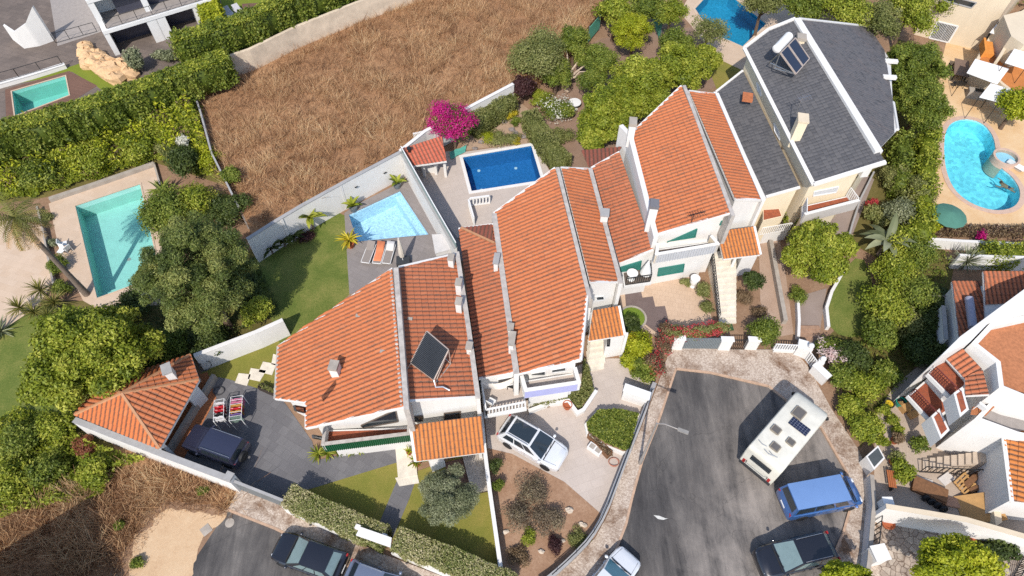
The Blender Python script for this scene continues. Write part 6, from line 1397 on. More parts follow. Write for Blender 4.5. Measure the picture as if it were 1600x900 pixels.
    pane((B[1], B[2], T[2], T[1]), .04, .96, .08, .96, 'windshield'); pane((B[3], B[0], T[0], T[3]), .08, .92, .25, .92, 'rear_window')
    for q, r_ in (((B[0], B[1], T[1], T[0]), 0), ((B[2], B[3], T[3], T[2]), 1)):
        cuts = [(.10, .36), (.39, .64), (.67, .88)] if kind != 'van' else [(.05, .34), (.36, .66), (.69, .9)]
        if r_: cuts = [(1 - b, 1 - a) for a, b in cuts]
        for a, b in cuts: pane(q, a, b, .2, .86, 'side_window')
    if sunroof:
        P = [lerp(lerp(T[0], T[1], u), lerp(T[3], T[2], u), v) + V(0, 0, .062) for u, v in ((.08, .12), (.95, .12), (.95, .88), (.08, .88))]
        MB().add(P + [p - V(0, 0, .05) for p in P], [(0, 1, 2, 3), (0, 4, 5, 1), (1, 5, 6, 2), (2, 6, 7, 3), (3, 7, 4, 0)]).build('glass_roof', GLASS, root, False, True)
    r = .34 if H < 1.6 else .37; wheels(root, (L * .31, -L * .30), hw - .10, r)
    for s in (-1, 1):
        MB().blob(V(S['ws0'] * L - .12, s * (wb + .13), belt + .08), (.10, .12, .08), 8, 5).build('mirror', pm, root, True, True)
        MB().blob(V(L * .462, s * hw * .62, hood * .80), (.09, .17, .07), 8, 5).build('headlight', M_('headlight_glass', (.6, .62, .65), .1), root, True, True)
        MB().box(V(-L * .487, s * hw * .80, belt * .86), (.08, .16, .26)).build('tail_light', M_('red_lamp', (.35, .02, .02), .3), root, False, True)
        if rails: MB().tube([V(T[0].x + .1, s * wr * .93, zt + .04), V(T[0].x + .2, s * wr * .93, zt + .09), V(T[1].x - .25, s * wr * .93, zt + .09), V(T[1].x - .12, s * wr * .93, zt + .04)], .02, 6).build('roof_rail', STEEL, root, True, True)
    MB().box(V(-L * .503, 0, belt * .66), (.03, .5, .11)).build('number_plate', WHITE2, root, False, True)
    MB().box(V(L * .485, 0, g + .17), (.1, W * .7, .16)).build('bumper', M_('dark_plastic', (.03, .03, .032), .6), root, False, True)
    for s in (-1, 1): MB().bar(V(S['ws0'] * L + .03, s * .3 - .2, belt + .01), V(S['ws0'] * L - .08, s * .3 + .25, belt + .09), .025, .02).build('wiper', BLACK, root, False, True)
    for s in (-1, 1):
        for x in (-.26, -.02, .2) if kind != 'van' else (-.12, .12, .3): MB().bar(V(x * L, s * (hw + .001), g + .25), V(x * L, s * (hw * .985), belt - .08), .012, .012).build('door_gap', BLACK, root, False, True)
        for x in (-.10, .14): MB().box(V(x * L, s * (hw + .012), belt - .2), (.2, .03, .035)).build('door_handle', pm, root, False, True)
    MB().bar(V(S['ws0'] * L + .05, -hw * .8, belt + .012), V(S['ws0'] * L + .05, hw * .8, belt + .012), .06, .02).build('scuttle', BLACK, root, False, True)
    for s in (-1, 1): MB().bar(V(S['ws0'] * L + .06, s * hw * .78, hood + .028), V(L * .45, s * hw * .66, hood * .95 + .01), .012, .012).build('bonnet_gap', BLACK, root, False, True)
    if spare:
        Mx = Matrix.Rotation(R(90), 3, 'Y'); t = MB().lathe(V(-L * .5 - .14, .12, .95), [(.2, -.1), (.36, -.1), (.38, 0), (.36, .1), (.2, .1)], 20, Mx).build('spare_wheel', BLACK, root, True, True)
        MB().lathe(V(-L * .5 - .14, .12, .95), [(.02, -.07), (.21, -.09), (.21, .09), (.02, .07)], 14, Mx).build('rim', STEEL, t, False, True)
    return root
P_WHITE = paint('white_car_paint', rgb((232, 234, 236))); P_BLACK = paint('black_car_paint', (.012, .012, .016), 1, .25); P_NAVY = paint('navy_car_paint', rgb((50, 52, 72))); P_BLUE = paint('blue_van_paint', rgb((62, 106, 168))); P_GREY = paint('grey_blue_car_paint', rgb((112, 122, 142)))
car('suv', (879, 717), (788, 664), 4.5, 1.86, 1.62, P_WHITE, 'white family car with black glass roof parked on the beige patio', 'suv', sunroof=True, rails=True)
car('suv', (297, 681), (376, 709), 4.0, 1.78, 1.80, P_NAVY, 'dark navy four wheel drive with spare wheel on its back door', 'box', spare=True, rails=True, z=.03)
car('car', (437, 852), (526, 884), 4.4, 1.82, 1.52, P_BLACK, 'black hatchback parked on the street below the clipped hedges', 'hatch', glass=M_('grey_green_glass', rgb((120, 140, 140)), .08, spec=.8))
car('car', (640, 932), (547, 897), 4.3, 1.8, 1.5, P_GREY, 'grey blue car cut by the bottom edge behind the black hatchback', 'hatch', rails=True)
car('car', (986, 866), (920, 948), 4.1, 1.76, 1.48, P_WHITE, 'small white car parked at the kerb at the bottom edge', 'hatch', glass=M_('blue_green_glass', rgb((60, 110, 130)), .08, spec=.8))
car('estate_car', (1186, 880), (1302, 852), 4.7, 1.86, 1.62, P_BLACK, 'black estate car with chrome roof rails under the bottom tree', 'suv', rails=True, glass=M_('grey_green_glass', (.2, .2, .2)))
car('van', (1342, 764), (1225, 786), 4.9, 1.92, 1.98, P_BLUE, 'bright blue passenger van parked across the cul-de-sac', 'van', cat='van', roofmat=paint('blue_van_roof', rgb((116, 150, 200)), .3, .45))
# ---- motorhome
c, rz = heading((1271, 628), (1190, 724), 2.2); rt = thing('motorhome', c, 'dirty white motorhome with solar panel and roof hatches parked in the cul-de-sac', 'motorhome', None, rz)
L, W, H = 6.1, 2.22, 2.9; IV = M_('ivory_gelcoat', rgb((226, 222, 208)), .5, var=.14, scale=1.4)
m = MB(); n = 14
st = [(-3.05, .94, 2.5, .55), (-3.0, .985, 2.72, .5), (-2.9, 1, 2.85, .45), (-2.3, 1, 2.9, .42), (1.6, 1, 2.9, .42), (2.1, 1, 2.86, .42), (2.5, .985, 2.74, .42), (2.8, .95, 2.52, .9), (3.0, .86, 2.2, 1.4), (3.05, .74, 2.0, 1.6)]
for x, k, zt, zb in st:
    h = W / 2 * k
    for y, zz in ((-h * .95, zb), (-h, zb + .1), (-h, zt - .25), (-h * .985, zt - .1), (-h * .94, zt - .03), (-h * .85, zt), (-h * .3, zt + .02), (h * .3, zt + .02), (h * .85, zt), (h * .94, zt - .03), (h * .985, zt - .1), (h, zt - .25), (h, zb + .1), (h * .95, zb)): m.v.append((x, y, zz))
for i in range(len(st) - 1):
    for j in range(n): a, b = i * n + j, i * n + (j + 1) % n; m.f.append((a, b, b + n, a + n))
m.f.append(tuple(reversed(range(n)))); m.f.append(tuple(range((len(st) - 1) * n, len(st) * n)))
m.build('body', IV, rt, True, True, 35)
MB().add([V(2.4, -.9, .4), V(3.5, -.85, .5), V(3.5, .85, .5), V(2.4, .9, .4), V(2.2, -.95, 1.5), V(3.35, -.8, 1.1), V(3.35, .8, 1.1), V(2.2, .95, 1.5)], [(0, 1, 5, 4), (1, 2, 6, 5), (2, 3, 7, 6), (3, 0, 4, 7), (4, 5, 6, 7)]).build('cab', IV, rt, False, True)
for x, y, a, b, mt in ((1.15, .2, .72, .55, 'sky'), (-.95, .55, .42, .42, 'h'), (-1.0, -.45, .36, .36, 'h'), (-2.0, .0, .42, .42, 'h')):
    o = MB().box(V(x, y, 2.975), (a, b, .12)).build('roof_hatch', M_('smoked_hatch', rgb((104, 100, 96)), .4), rt, False, True)
    f = MB()
    for s in (-1, 1): f.bar(V(x - a / 2 - .03, y + s * (b / 2 + .03), 2.97), V(x + a / 2 + .03, y + s * (b / 2 + .03), 2.97), .07, .1); f.bar(V(x + s * (a / 2 + .03), y - b / 2, 2.97), V(x + s * (a / 2 + .03), y + b / 2, 2.97), .07, .1)
    f.build('hatch_frame', M_('hatch_frame', rgb((150, 140, 124)), .6), o, False, True)
def solar_mat(name, c=(.012, .016, .04), sc=6.0, line=(.25, .27, .32)):
    m, n, b, o = newmat(name); v = coords(n); br = nd(n, 'ShaderNodeTexBrick', Scale=sc, offset=0.0); n.links.new(v, br.inputs['Vector'])
    br.inputs['Color1'].default_value = (*c, 1); br.inputs['Color2'].default_value = (*[x * 1.3 for x in c], 1); br.inputs['Mortar'].default_value = (*line, 1)
    br.inputs['Mortar Size'].default_value = .03; br.inputs['Brick Width'].default_value = 1; br.inputs['Row Height'].default_value = 1
    n.links.new(br.outputs['Color'], b.inputs['Base Color']); b.inputs['Roughness'].default_value = .22; return m
MB().box(V(.35, -.28, 2.97), (.62, 1.15, .06)).build('solar_panel', solar_mat('solar_cells'), rt, False, True)
for q in ((-2.35, .6), (-2.5, -.2), (-2.62, .05)): MB().tube([V(q[0], q[1] - .25, 2.95), V(q[0] - .1, q[1], 2.99), V(q[0], q[1] + .3, 2.95)], .025, 5).build('roof_bar', STEEL, rt, True, True)
MB().tube([V(-3.1, -.7, 1.2), V(-3.4, -.7, 1.3), V(-3.4, .7, 1.3), V(-3.1, .7, 1.2)], .03, 6).build('bike_rack', DKMETAL, rt, True, True); MB().tube([V(-3.1, -.6, 2.2), V(-3.2, -.6, 2.3), V(-3.2, .6, 2.3), V(-3.1, .6, 2.2)], .03, 6).build('rack_rail', DKMETAL, rt, True, True)
MB().box(V(-3.055, 0, 1.9), (.03, 1.3, .6)).build('rear_window', GLASS, rt, False, True); MB().box(V(-3.08, 0, .6), (.12, 2.1, .22)).build('bumper', M_('dark_plastic', (.03, .03, .03)), rt, False, True)
for s in (-1, 1):
    MB().box(V(-3.06, s * .85, .95), (.04, .16, .4)).build('tail_light', M_('red_lamp', (.4, 0, 0)), rt, False, True)
    for x in (-1.4, .6): MB().box(V(x, s * 1.115, 1.9), (1.0, .03, .5)).build('side_window', GLASS, rt, False, True)
    MB().blob(V(3.1, s * 1.15, 1.6), (.1, .13, .2), 8, 5).build('mirror', BLACK, rt, True, True)
MB().add([V(3.37, -.75, 1.12), V(3.37, .75, 1.12), V(2.75, .8, 1.85), V(2.75, -.8, 1.85)], [(0, 1, 2, 3), (3, 2, 1, 0)]).build('windshield', GLASS, rt, False, True)
wheels(rt, (2.2, -1.6), .95, .35)
rt.scale = (.93, 1.06, 1.0)

# ================================================================== ROOF EQUIPMENT
def sp(*a): return G(*a)
# solar collector on house A
rs = thing('solar_collector', G(672, 560, 5.9), 'black tilted solar collector on metal frame on the left tiled roof', 'solar collector')
PT, PR, PB, PL = G(667, 518, 7.25), G(701, 547, 7.25), G(678, 594, 6.3), G(642, 567, 6.3)
n_ = plane_of(PT, PR, PB)[1]; P = [PT, PL, PB, PR]
cm, n, b, o_ = newmat('collector_tubes'); v = coords(n); wv = nd(n, 'ShaderNodeTexWave', Scale=4.0); mp = n.nodes.new('ShaderNodeMapping'); mp.inputs['Rotation'].default_value = (0, 0, R(45)); n.links.new(v, mp.inputs[0]); n.links.new(mp.outputs[0], wv.inputs['Vector'])
r_ = ramp(n, [(.3, (.02, .022, .025)), (.7, (.09, .095, .1))], wv.outputs['Fac']); n.links.new(r_.outputs[0], b.inputs['Base Color']); b.inputs['Roughness'].default_value = .3
MB().add([p + n_ * .05 for p in P] + [p - n_ * .05 for p in P], [(0, 1, 2, 3), (7, 6, 5, 4), (0, 4, 5, 1), (1, 5, 6, 2), (2, 6, 7, 3), (3, 7, 4, 0)]).build('panel', cm, rs)
k = 22; m = MB()
for i in range(k):
    a, b_ = lerp(PL, PT, (i + .5) / k), lerp(PB, PR, (i + .5) / k); m.tube([a + n_ * .075, b_ + n_ * .075], .028, 6)
m.build('collector_tube', M_('tube_glass', (.025, .028, .032), .15, spec=.7), rs, True)
m = MB()
for a, b_ in ((PT, PL), (PL, PB), (PB, PR), (PR, PT)): m.bar(a, b_, .07, .12)
m.build('panel_frame', M_('weathered_aluminium', rgb((196, 180, 168)), .5, metal=.3), rs)
m = MB(); fT, fR = V(PT.x, PT.y, 5.85), V(PR.x, PR.y, 5.6); fL, fB = V(PL.x, PL.y, 6.0), V(PB.x, PB.y, 5.75)
for a, b_ in ((PT, fT), (PR, fR), (fT, fL), (fR, fB), (fL, fB), (PL, fL), (PB, fB), (fT, fR), (PR, fB)): m.bar(a, b_, .05, .05)
m.build('stand', M_('weathered_aluminium', (.5, .5, .5)), rs)
m = MB(); m.tube([PB, PB + V(.1, -.35, -.2), PB + V(.5, -.25, -.35), PB + V(.9, -.4, -.5)], .05, 6); m.tube([PL, PL + V(-.3, -.4, -.3), PL + V(-.2, -1.0, -.3)], .03, 6); m.build('hose', STEEL, rs, True)
# solar water heater on house D
rs = thing('solar_water_heater', G(1225, 85, 8.6), 'solar water heater with white tank and two dark panels on the slate roof', 'solar heater')
z1, z0_ = 9.6, 8.75; PT, PR, PB, PL = G(1242, 60, z1), G(1264, 92, z0_), G(1243, 116, z0_), G(1219, 83, z1); n_ = plane_of(PT, PR, PB)[1]
for u0, u1 in ((0.0, .48), (.52, 1.0)):
    q = [lerp(PT, PL, u0), lerp(PT, PL, u1), lerp(PR, PB, u1), lerp(PR, PB, u0)]
    f = MB().add([p + n_ * .05 for p in q] + [p - n_ * .05 for p in q], [(0, 1, 2, 3), (7, 6, 5, 4), (0, 4, 5, 1), (1, 5, 6, 2), (2, 6, 7, 3), (3, 7, 4, 0)]).build('panel', M_('dark_absorber', (.02, .026, .045), .15, spec=.7), rs)
    m = MB()
    for i in range(4): m.bar(q[i] + n_ * .03, q[(i + 1) % 4] + n_ * .03, .07, .12, up=n_)
    m.build('panel_frame', M_('weathered_aluminium', (.5, .5, .5)), f)
ta, tb = G(1213, 77, 9.85), G(1233, 56, 9.85); d = (tb - ta).normalized()
MB().tube([ta - d * .1, ta, lerp(ta, tb, .02), lerp(ta, tb, .98), tb, tb + d * .1], [.1, .28, .34, .34, .28, .1], 16).build('tank', WHITE2, rs, True)
m = MB()
for a, b_ in ((PL, V(PL.x, PL.y, 8.2)), (PT, V(PT.x, PT.y, 8.6)), (PB, V(PL.x, PL.y, 8.2)), (PR, V(PT.x, PT.y, 8.6)), (G(1202, 98, 8.3), PB), (G(1202, 98, 8.3), PL)): m.bar(a, b_, .06, .06)
m.build('stand', STEEL, rs)
rs = thing('tv_aerial', G(1254, 166, 9), 'small tv aerial beside the tall cream chimney', 'aerial'); p = G(1243, 178, 8.4)
m = MB(); m.tube([p, p + V(0, 0, 1.5)], .025, 5); m.bar(p + V(-.3, 0, 1.35), p + V(.7, .3, 1.45), .03, .03)
for i in range(5): q = p + V(-.2 + i * .2, i * .06, 1.4); m.bar(q - V(-.1, .3, 0), q + V(-.1, .3, 0), .02, .02)
m.build('mast', STEEL, rs)
rs = thing('tv_aerial', G(1090, 338, 6.9), 'dark tv aerial lying on the orange roof above the teal shutters', 'aerial'); p = G(1082, 343, 7.1); m = MB(); m.tube([p - V(0, 0, .3), p + V(0, 0, .5)], .025, 5); m.bar(p + V(-.3, 0, .4), p + V(.8, .25, .5), .035, .035)
for i in range(6): q = p + V(-.2 + i * .18, i * .045, .46); m.bar(q - V(-.08, .25, 0), q + V(-.08, .25, 0), .022, .022)
m.build('mast', DKMETAL, rs)
tag(MB().box(G(1168, 152, 5.95), (.8, .9, .25), R(-14)).build('roof_patch', M_('rusty_sheet', rgb((190, 116, 76)), .8, var=.3)), 'rusty orange patch of sheet and rubble on the lower slate roof', 'sheet')

# ================================================================== STREET LAMP, GATES
lp = G(1000, 724, .11); rl = thing('street_lamp', lp, 'tall grey street lamp with one arm reaching over the cul-de-sac', 'street lamp')
hd = G(1063, 672, 6.5); tp = V(lp.x, lp.y, 6.3)
MB().tube([lp, lp + V(0, 0, .9), lp + V(0, 0, .95), tp], [.12, .11, .08, .055], 10).build('pole', M_('galvanised_pole', rgb((170, 164, 158)), .5, metal=.4), rl, True)
MB().tube([tp - V(0, 0, .05), lerp(tp, hd, .3) + V(0, 0, .18), hd], .035, 8).build('arm', M_('galvanised_pole', (.4, .4, .4)), rl, True)
d = (hd - tp); d.z = 0; d.normalize(); MB().obox(hd + d * .16, d * .3, V(-d.y, d.x, 0) * .1, V(0, 0, .05)).build('lamp_head', M_('lamp_head_paint', rgb((150, 146, 140)), .4), rl)
def post(px, h, w_, label, rz=-8, ball=False, mat=None, cat='gate post', name='gate_post'):
    p = G(*px, 0); r_ = thing(name, p, label, cat); MB().box(V(p.x, p.y, h / 2), (w_, w_, h), R(rz)).build('shaft', mat or WHITE, r_)
    if ball: MB().blob(V(p.x, p.y, h + .2), .2, 12, 8).build('ball', WHITE2, r_, True)
    else: MB().box(V(p.x, p.y, h + .04), (w_ + .1, w_ + .1, .08), R(rz)).build('cap', WHITE2, r_)
    return r_
def wallbox(px, w_, d, h, rz, label, name='gate_wall', mat=None, cat='wall'):
    p = G(*px, 0); r_ = thing(name, p, label, cat); MB().box(V(p.x, p.y, h / 2), (w_, d, h), R(rz)).build('wall_body', mat or WHITE, r_); MB().box(V(p.x, p.y, h + .03), (w_ + .1, d + .1, .06), R(rz)).build('coping', WHITE2, r_); return r_
wallbox((1056, 545), .7, .3, 1.5, -5, 'short white wall at the left end of the grey street gate')
wallbox((1129, 546), .8, .3, 1.4, -2, 'white wall with letter boxes between the grey gate and the iron gate')
wallbox((1171, 545), .8, .3, 1.3, -3, 'white wall right of the small iron gate')
a, b = G(1062, 547, 0), G(1121, 547, 0); rg = thing('gate', (a + b) / 2, 'grey ribbed metal sliding gate under the red bougainvillea', 'gate')
MB().bar(a + V(0, .1, .75), b + V(0, .1, .75), .06, 1.4).build('gate_panel', GREYMETAL, rg); m = MB(); k = 24
for i in range(k): q = lerp(a, b, (i + .5) / k); m.bar(q + V(0, .06, .1), q + V(0, .06, 1.42), .06, .04, up=(1, 0, 0))
m.build('rib', M_('grey_rib', rgb((136, 146, 150)), .5), rg)
a, b = G(1140, 549, 0), G(1161, 549, 0); railing('iron_gate', [a + V(0, .1, 0), b + V(0, .1, 0)], 1.4, DKMETAL, label='small dark iron garden gate between white walls', cat='gate', step=.13, r=.018, pname='gate_bars')
a, b = G(1205, 551, 0), G(1240, 553, 0); railing('white_fence', [a + V(0, 0, .4), b + V(0, 0, .4)], .8, WHITE2, label='white slatted fence section beside the rounded evergreen', cat='fence', step=.16, r=.04, pname='slats')
wallbox((1223, 550), 1.5, .25, .45, -3, 'low white base wall under the white slatted fence'); wallbox((1246, 552), .6, .6, 1.2, -20, 'chunky white gate pillar at the corner of the cul-de-sac', 'gate_pillar', None, 'gate pillar')
post((1256, 557), 1.3, .4, 'white gate post with ball finial by the brick steps', -30, True); post((1274, 577), 1.3, .4, 'white gate post with ball finial beside the hydrangea', -30, True)
a, b = G(1256, 560, 0), G(1272, 582, 0); railing('white_gate', [a, b], 1.1, WHITE2, label='white slatted gate between two ball topped posts', cat='gate', step=.16, r=.04, pname='slats')
wallbox((1276, 590), .4, 1.2, 1.0, 35, 'white wall stub at the end of the slatted gate')
a = G(1247, 548, 0)
st = thing('brick_steps', G(1265, 525, 0), 'short flight of brown steps on the grey concrete path', 'steps'); m = MB()
for i in range(4): p0, p1 = G(1250, 534 - i * 6, 0), G(1281, 534 - i * 6, 0); m.prism([p0, p1, p1 + V(0, .32, 0), p0 + V(0, .32, 0)], 0, .03 + .035 * i)
m.build('step', M_('brick_step', rgb((170, 136, 112)), .9, var=.3), st)
# gate roof of house A
rg = thing('gate_canopy', G(585, 845, 0), 'white flat canopy over the pedestrian gate between the clipped hedges', 'canopy')
q = [G(*p, 1.75) for p in [(563, 823), (612, 840), (610, 855), (556, 836)]]; MB().prism(q, 1.62, 1.75).build('slab', WHITE, rg)
for t in ((566, 838), (606, 852)): p = G(*t, 0); MB().box(V(p.x, p.y + .1, .81), (.3, .3, 1.62), R(-20)).build('pillar', WHITE, rg)
a, b = G(592, 830, 0), G(613, 838, 0); MB().bar(a + V(0, 0, .8), b + V(0, 0, .8), .05, 1.3).build('gate_leaf', M_('anthracite_gate', (.03, .03, .035), .5), rg)

# ================================================================== GARDEN THINGS
def lounger(px_head, px_foot, label, mat, towel=None, group=None, z=.03, part=1.0):
    c, rz = heading(px_foot, px_head, z + .3); c.z = z; r_ = thing('sun_lounger', c, label, 'sun lounger', group, rz)
    f = MB(); L, W = 1.9, .64
    for s in (-1, 1): f.bar(V(-L / 2, s * W / 2, .30), V(L / 2, s * W / 2, .30), .05, .05)
    f.bar(V(L / 2, -W / 2, .3), V(L / 2, W / 2, .3), .05, .05); f.build('frame', WHITE2, r_, False, True)
    for x in (-.7, .75):
        for s in (-1, 1): MB().bar(V(x, s * W / 2, 0), V(x, s * W / 2, .29), .05, .05).build('leg', WHITE2, r_, False, True)
    MB().bar(V(-.25, 0, .32), V(L / 2 - .03, 0, .32), W - .04, .03).build('seat', mat, r_, False, True); MB().bar(V(-.25, 0, .33), V(-L / 2 - .02, 0, .62), W - .04, .03).build('backrest', mat, r_, False, True)
    return r_
SLING = M_('grey_sling_fabric', rgb((150, 140, 132)), .8, var=.1, scale=30)
# loungers: head end towards the pool
ls = [((582, 380), (570, 411), 'left grey sun lounger with white frame beside the pale pool'), ((597, 381), (588, 412), 'middle sun lounger covered by an orange towel'), ((612, 381), (603, 412), 'right sun lounger with a white towel at its head')]
LG = []
for h, f, lb in ls: LG.append(lounger(h, f, lb, SLING, group='sun loungers on the grey pool deck'))
def towel(r_, x0, x1, c, label, ends=(.35, .36, .36, .63)):
    M4 = root_matrix(r_); pts = [(-.97, .66), (-.25, .37), (.0, .36), (.5, .36), (.75, .36)]; pts = [p for p in pts if x0 <= p[0] <= x1]
    m = MB(); vs = []
    for x, z in pts:
        for y in np.linspace(-.3, .3, 5): vs.append(M4 @ V(x, y, z + .012 * math.sin(x * 9 + y * 7)))
    k = len(pts); m.add(vs, [(i * 5 + j, (i + 1) * 5 + j, (i + 1) * 5 + j + 1, i * 5 + j + 1) for i in range(k - 1) for j in range(4)])
    o = m.build('towel', c, None, True); mod = o.modifiers.new('s', 'SOLIDIFY'); mod.thickness = .02; return tag(o, label, 'towel')
towel(LG[1], -1, .8, M_('orange_towel', rgb((232, 140, 96)), .95), 'orange towel spread over the middle sun lounger'); towel(LG[2], -1, -.2, M_('white_towel', rgb((228, 224, 220)), .95), 'white towel over the head of the right sun lounger')
pr = thing('closed_parasol', G(630, 412, 0), 'closed cream parasol on a dark base beside the loungers', 'parasol'); b0 = G(631, 413, 0)
MB().box(b0 + V(0, 0, .3), (1.0, .8, .55), R(5)).build('base', M_('anthracite_base', (.04, .042, .045), .6), pr); MB().tube([b0 + V(0, 0, .5), b0 + V(0, 0, 3.2)], .035, 8).build('pole', WHITE2, pr, True)
m = MB(); m.lathe(b0 + V(0, 0, 0), [(.05, 3.15), (.13, 2.7), (.2, 2.0), (.24, 1.3), (.2, 1.05), (.05, 1.0)], 9); m.build('canopy', M_('cream_canvas', rgb((226, 216, 202)), .9, var=.12), pr, True, False, 20)
ph = thing('pump_house', G(692, 388, 0), 'white pump house with pale grey flat top at the corner of the pool deck', 'pump house')
q = [G(*p, 1.5) for p in [(676, 367), (703, 366), (713, 386), (681, 395)]]; MB().prism(q, 0, 1.42).build('wall', WHITE, ph); MB().prism(offset_poly(q, -.06), 1.42, 1.5).build('roof_slab', M_('light_grey_slab', rgb((212, 208, 204)), .8), ph)
# balustrades by the blue pool
railing('balustrade', [G(735, 322, .02), G(765, 318, .02)], .9, WHITE2, label='short white balustrade below the deep blue pool', cat='balustrade', step=.24, r=.06, top=.14, pname='balusters')
railing('balustrade', [G(733, 324, .02), G(741, 352, .02)], .9, WHITE2, label='white balustrade running towards the middle house', cat='balustrade', step=.24, r=.06, top=.14, pname='balusters')
tp_ = thing('pool_cover', G(716, 240, 0), 'crumpled aqua pool cover beside the salmon pool shelter', 'tarpaulin'); m = MB(); vs = []
q0, q1, q2, q3 = (G(*q, .1) for q in [(702, 238), (729, 228), (727, 238), (704, 250)])
for i in range(9):
    for j in range(6): p = lerp(lerp(q0, q1, i / 8), lerp(q3, q2, i / 8), j / 5); vs.append(p + V(0, 0, .12 * random.random()))
m.add(vs, [(i * 6 + j, i * 6 + j + 1, (i + 1) * 6 + j + 1, (i + 1) * 6 + j) for i in range(8) for j in range(5)]); m.build('sheet', M_('aqua_tarp', rgb((96, 176, 160)), .5, var=.2), tp_, True)
tt = thing('round_table', G(897, 172, 0), 'white round garden table beside the white flowering bush', 'table'); p = G(897, 170, 0)
MB().lathe(p, [(.55, .72), (.58, .74), (.58, .77), (.01, .78)], 24).build('tabletop', WHITE2, tt); MB().lathe(p, [(.35, 0), (.3, .04), (.06, .1), (.06, .72)], 12).build('pedestal', WHITE2, tt)
for px, px2, h, lb in (((918, 70), (936, 48), 1.6, 'teal windscreen panel at the corner of the dry field'), ((1018, 32), (1030, 66), 1.6, 'teal windscreen panel beside the lime dome tree')):
    a, b = G(*px, 0), G(*px2, 0); r_ = thing('windscreen', a, lb, 'screen'); MB().bar(a + V(0, 0, h / 2 + .3), b + V(0, 0, h / 2 + .3), .05, h).build('mesh_panel', M_('teal_mesh', rgb((96, 180, 156)), .7), r_)
    for q in (a, b): MB().bar(q, q + V(0, 0, h + .5), .07, .07).build('post', GREYMETAL, r_)
# clothes racks on the driveway
def rack(px, rz, label, cols, L=1.5, W=.62, H=1.35):
    p = G(*px, .02); r_ = thing('clothes_rack', p, label, 'clothes rack', None, R(rz)); f = MB()
    for s in (-1, 1):
        f.bar(V(-L / 2, s * W / 2, H), V(L / 2, s * W / 2, H), .028, .028)
        for x in (-L / 2, L / 2): f.bar(V(x, s * W / 2, 0), V(x, s * W / 2, H), .035, .035)
    for i in range(7): x = -L / 2 + L * i / 6; f.bar(V(x, -W / 2, H), V(x, W / 2, H), .02, .02)
    f.build('frame', WHITE2, r_, False, True)
    return r_, p
def garments(r_, cols, L, W, H, lb):
    M4 = root_matrix(r_)
    for i, c in enumerate(cols):
        x = -L / 2 + L * (i + 1) / (len(cols) + 1); m = MB(); vs = []
        for j in range(6):
            for k in range(4): vs.append(M4 @ V(x + .03 * math.sin(j * 2 + i) + (.05 if k in (1, 2) else -.05) * 0 + (-.05 + .1 * k / 3), -W / 2 + W * j / 5, H + .03 - (0 if k in (1, 2) else random.uniform(.45, .8))))
        m.add(vs, [(j * 4 + k, j * 4 + k + 1, (j + 1) * 4 + k + 1, (j + 1) * 4 + k) for j in range(5) for k in range(3)])
        o = m.build('garment', c[0], None, True); tag(o, c[1] + ' garment hung over ' + lb, 'garment', 'laundry on the driveway')
RED = M_('red_cloth', rgb((196, 36, 48)), .9); PINK = M_('pink_cloth', rgb((204, 120, 150)), .9); OCH = M_('ochre_cloth', rgb((196, 146, 70)), .9); VIO = M_('violet_cloth', rgb((110, 84, 140)), .9); GRN = M_('grey_green_cloth', rgb((110, 130, 120)), .9); WHC = M_('white_cloth', rgb((222, 220, 220)), .9)
r1, _ = rack((353, 654), -78, 'white clothes rack with red laundry nearer the garage', None)
garments(r1, [(WHC, 'white'), (RED, 'bright red'), (RED, 'red'), (BLACK, 'black'), (WHC, 'pale')], 1.5, .62, 1.35, 'the rack nearer the garage')
r2_, _ = rack((379, 651), -80, 'white clothes rack with pink and ochre laundry nearer the house', None, 1.7, .75)
garments(r2_, [(PINK, 'pale pink'), (PINK, 'pink'), (OCH, 'ochre'), (RED, 'dark red'), (OCH, 'sand coloured'), (VIO, 'violet'), (GRN, 'grey green')], 1.7, .75, 1.35, 'the rack nearer the house')
def ring(px, r, label, z=.05, tilt=0, mat=None, name='hose_coil', cat='hose'):
    p = G(*px, z); m = MB()
    for k in range(3): m.tube([p + V(math.cos(a) * (r + .02 * k), math.sin(a) * (r - .02 * k), .03 * k) for a in np.linspace(0, 2 * math.pi, 25)], .022, 6)
    return tag(m.build(name, mat or M_('dark_hose', (.05, .05, .055), .6), None, True), label, cat)
ring((342, 611), .34, 'dark hose coil lying on the driveway by the garage'); ring((959, 722), .3, 'reddish hose coil at the end of the wooden trough', mat=M_('reddish_hose', rgb((176, 120, 100)), .6)); ring((321, 572), .38, 'dark hose hanging coiled by the white garage wall', .9)
for i, q in enumerate([[(373, 583), (392, 585), (386, 603), (367, 598)], [(392, 575), (416, 579), (406, 596), (387, 592)], [(411, 565), (432, 569), (425, 586), (404, 581)], [(427, 553), (437, 556), (434, 572), (424, 569)]]):
    pp_ = [G(*x, .04) for x in q]; tag(MB().prism(pp_, 0, .05).build('stepping_stone', MARBLE), ['lowest cream stepping stone touching the slate driveway', 'second cream stepping stone from the driveway', 'third cream stepping stone from the driveway', 'topmost cream stepping stone against the house wall'][i], 'stepping stone', 'stepping stones across the lawn')
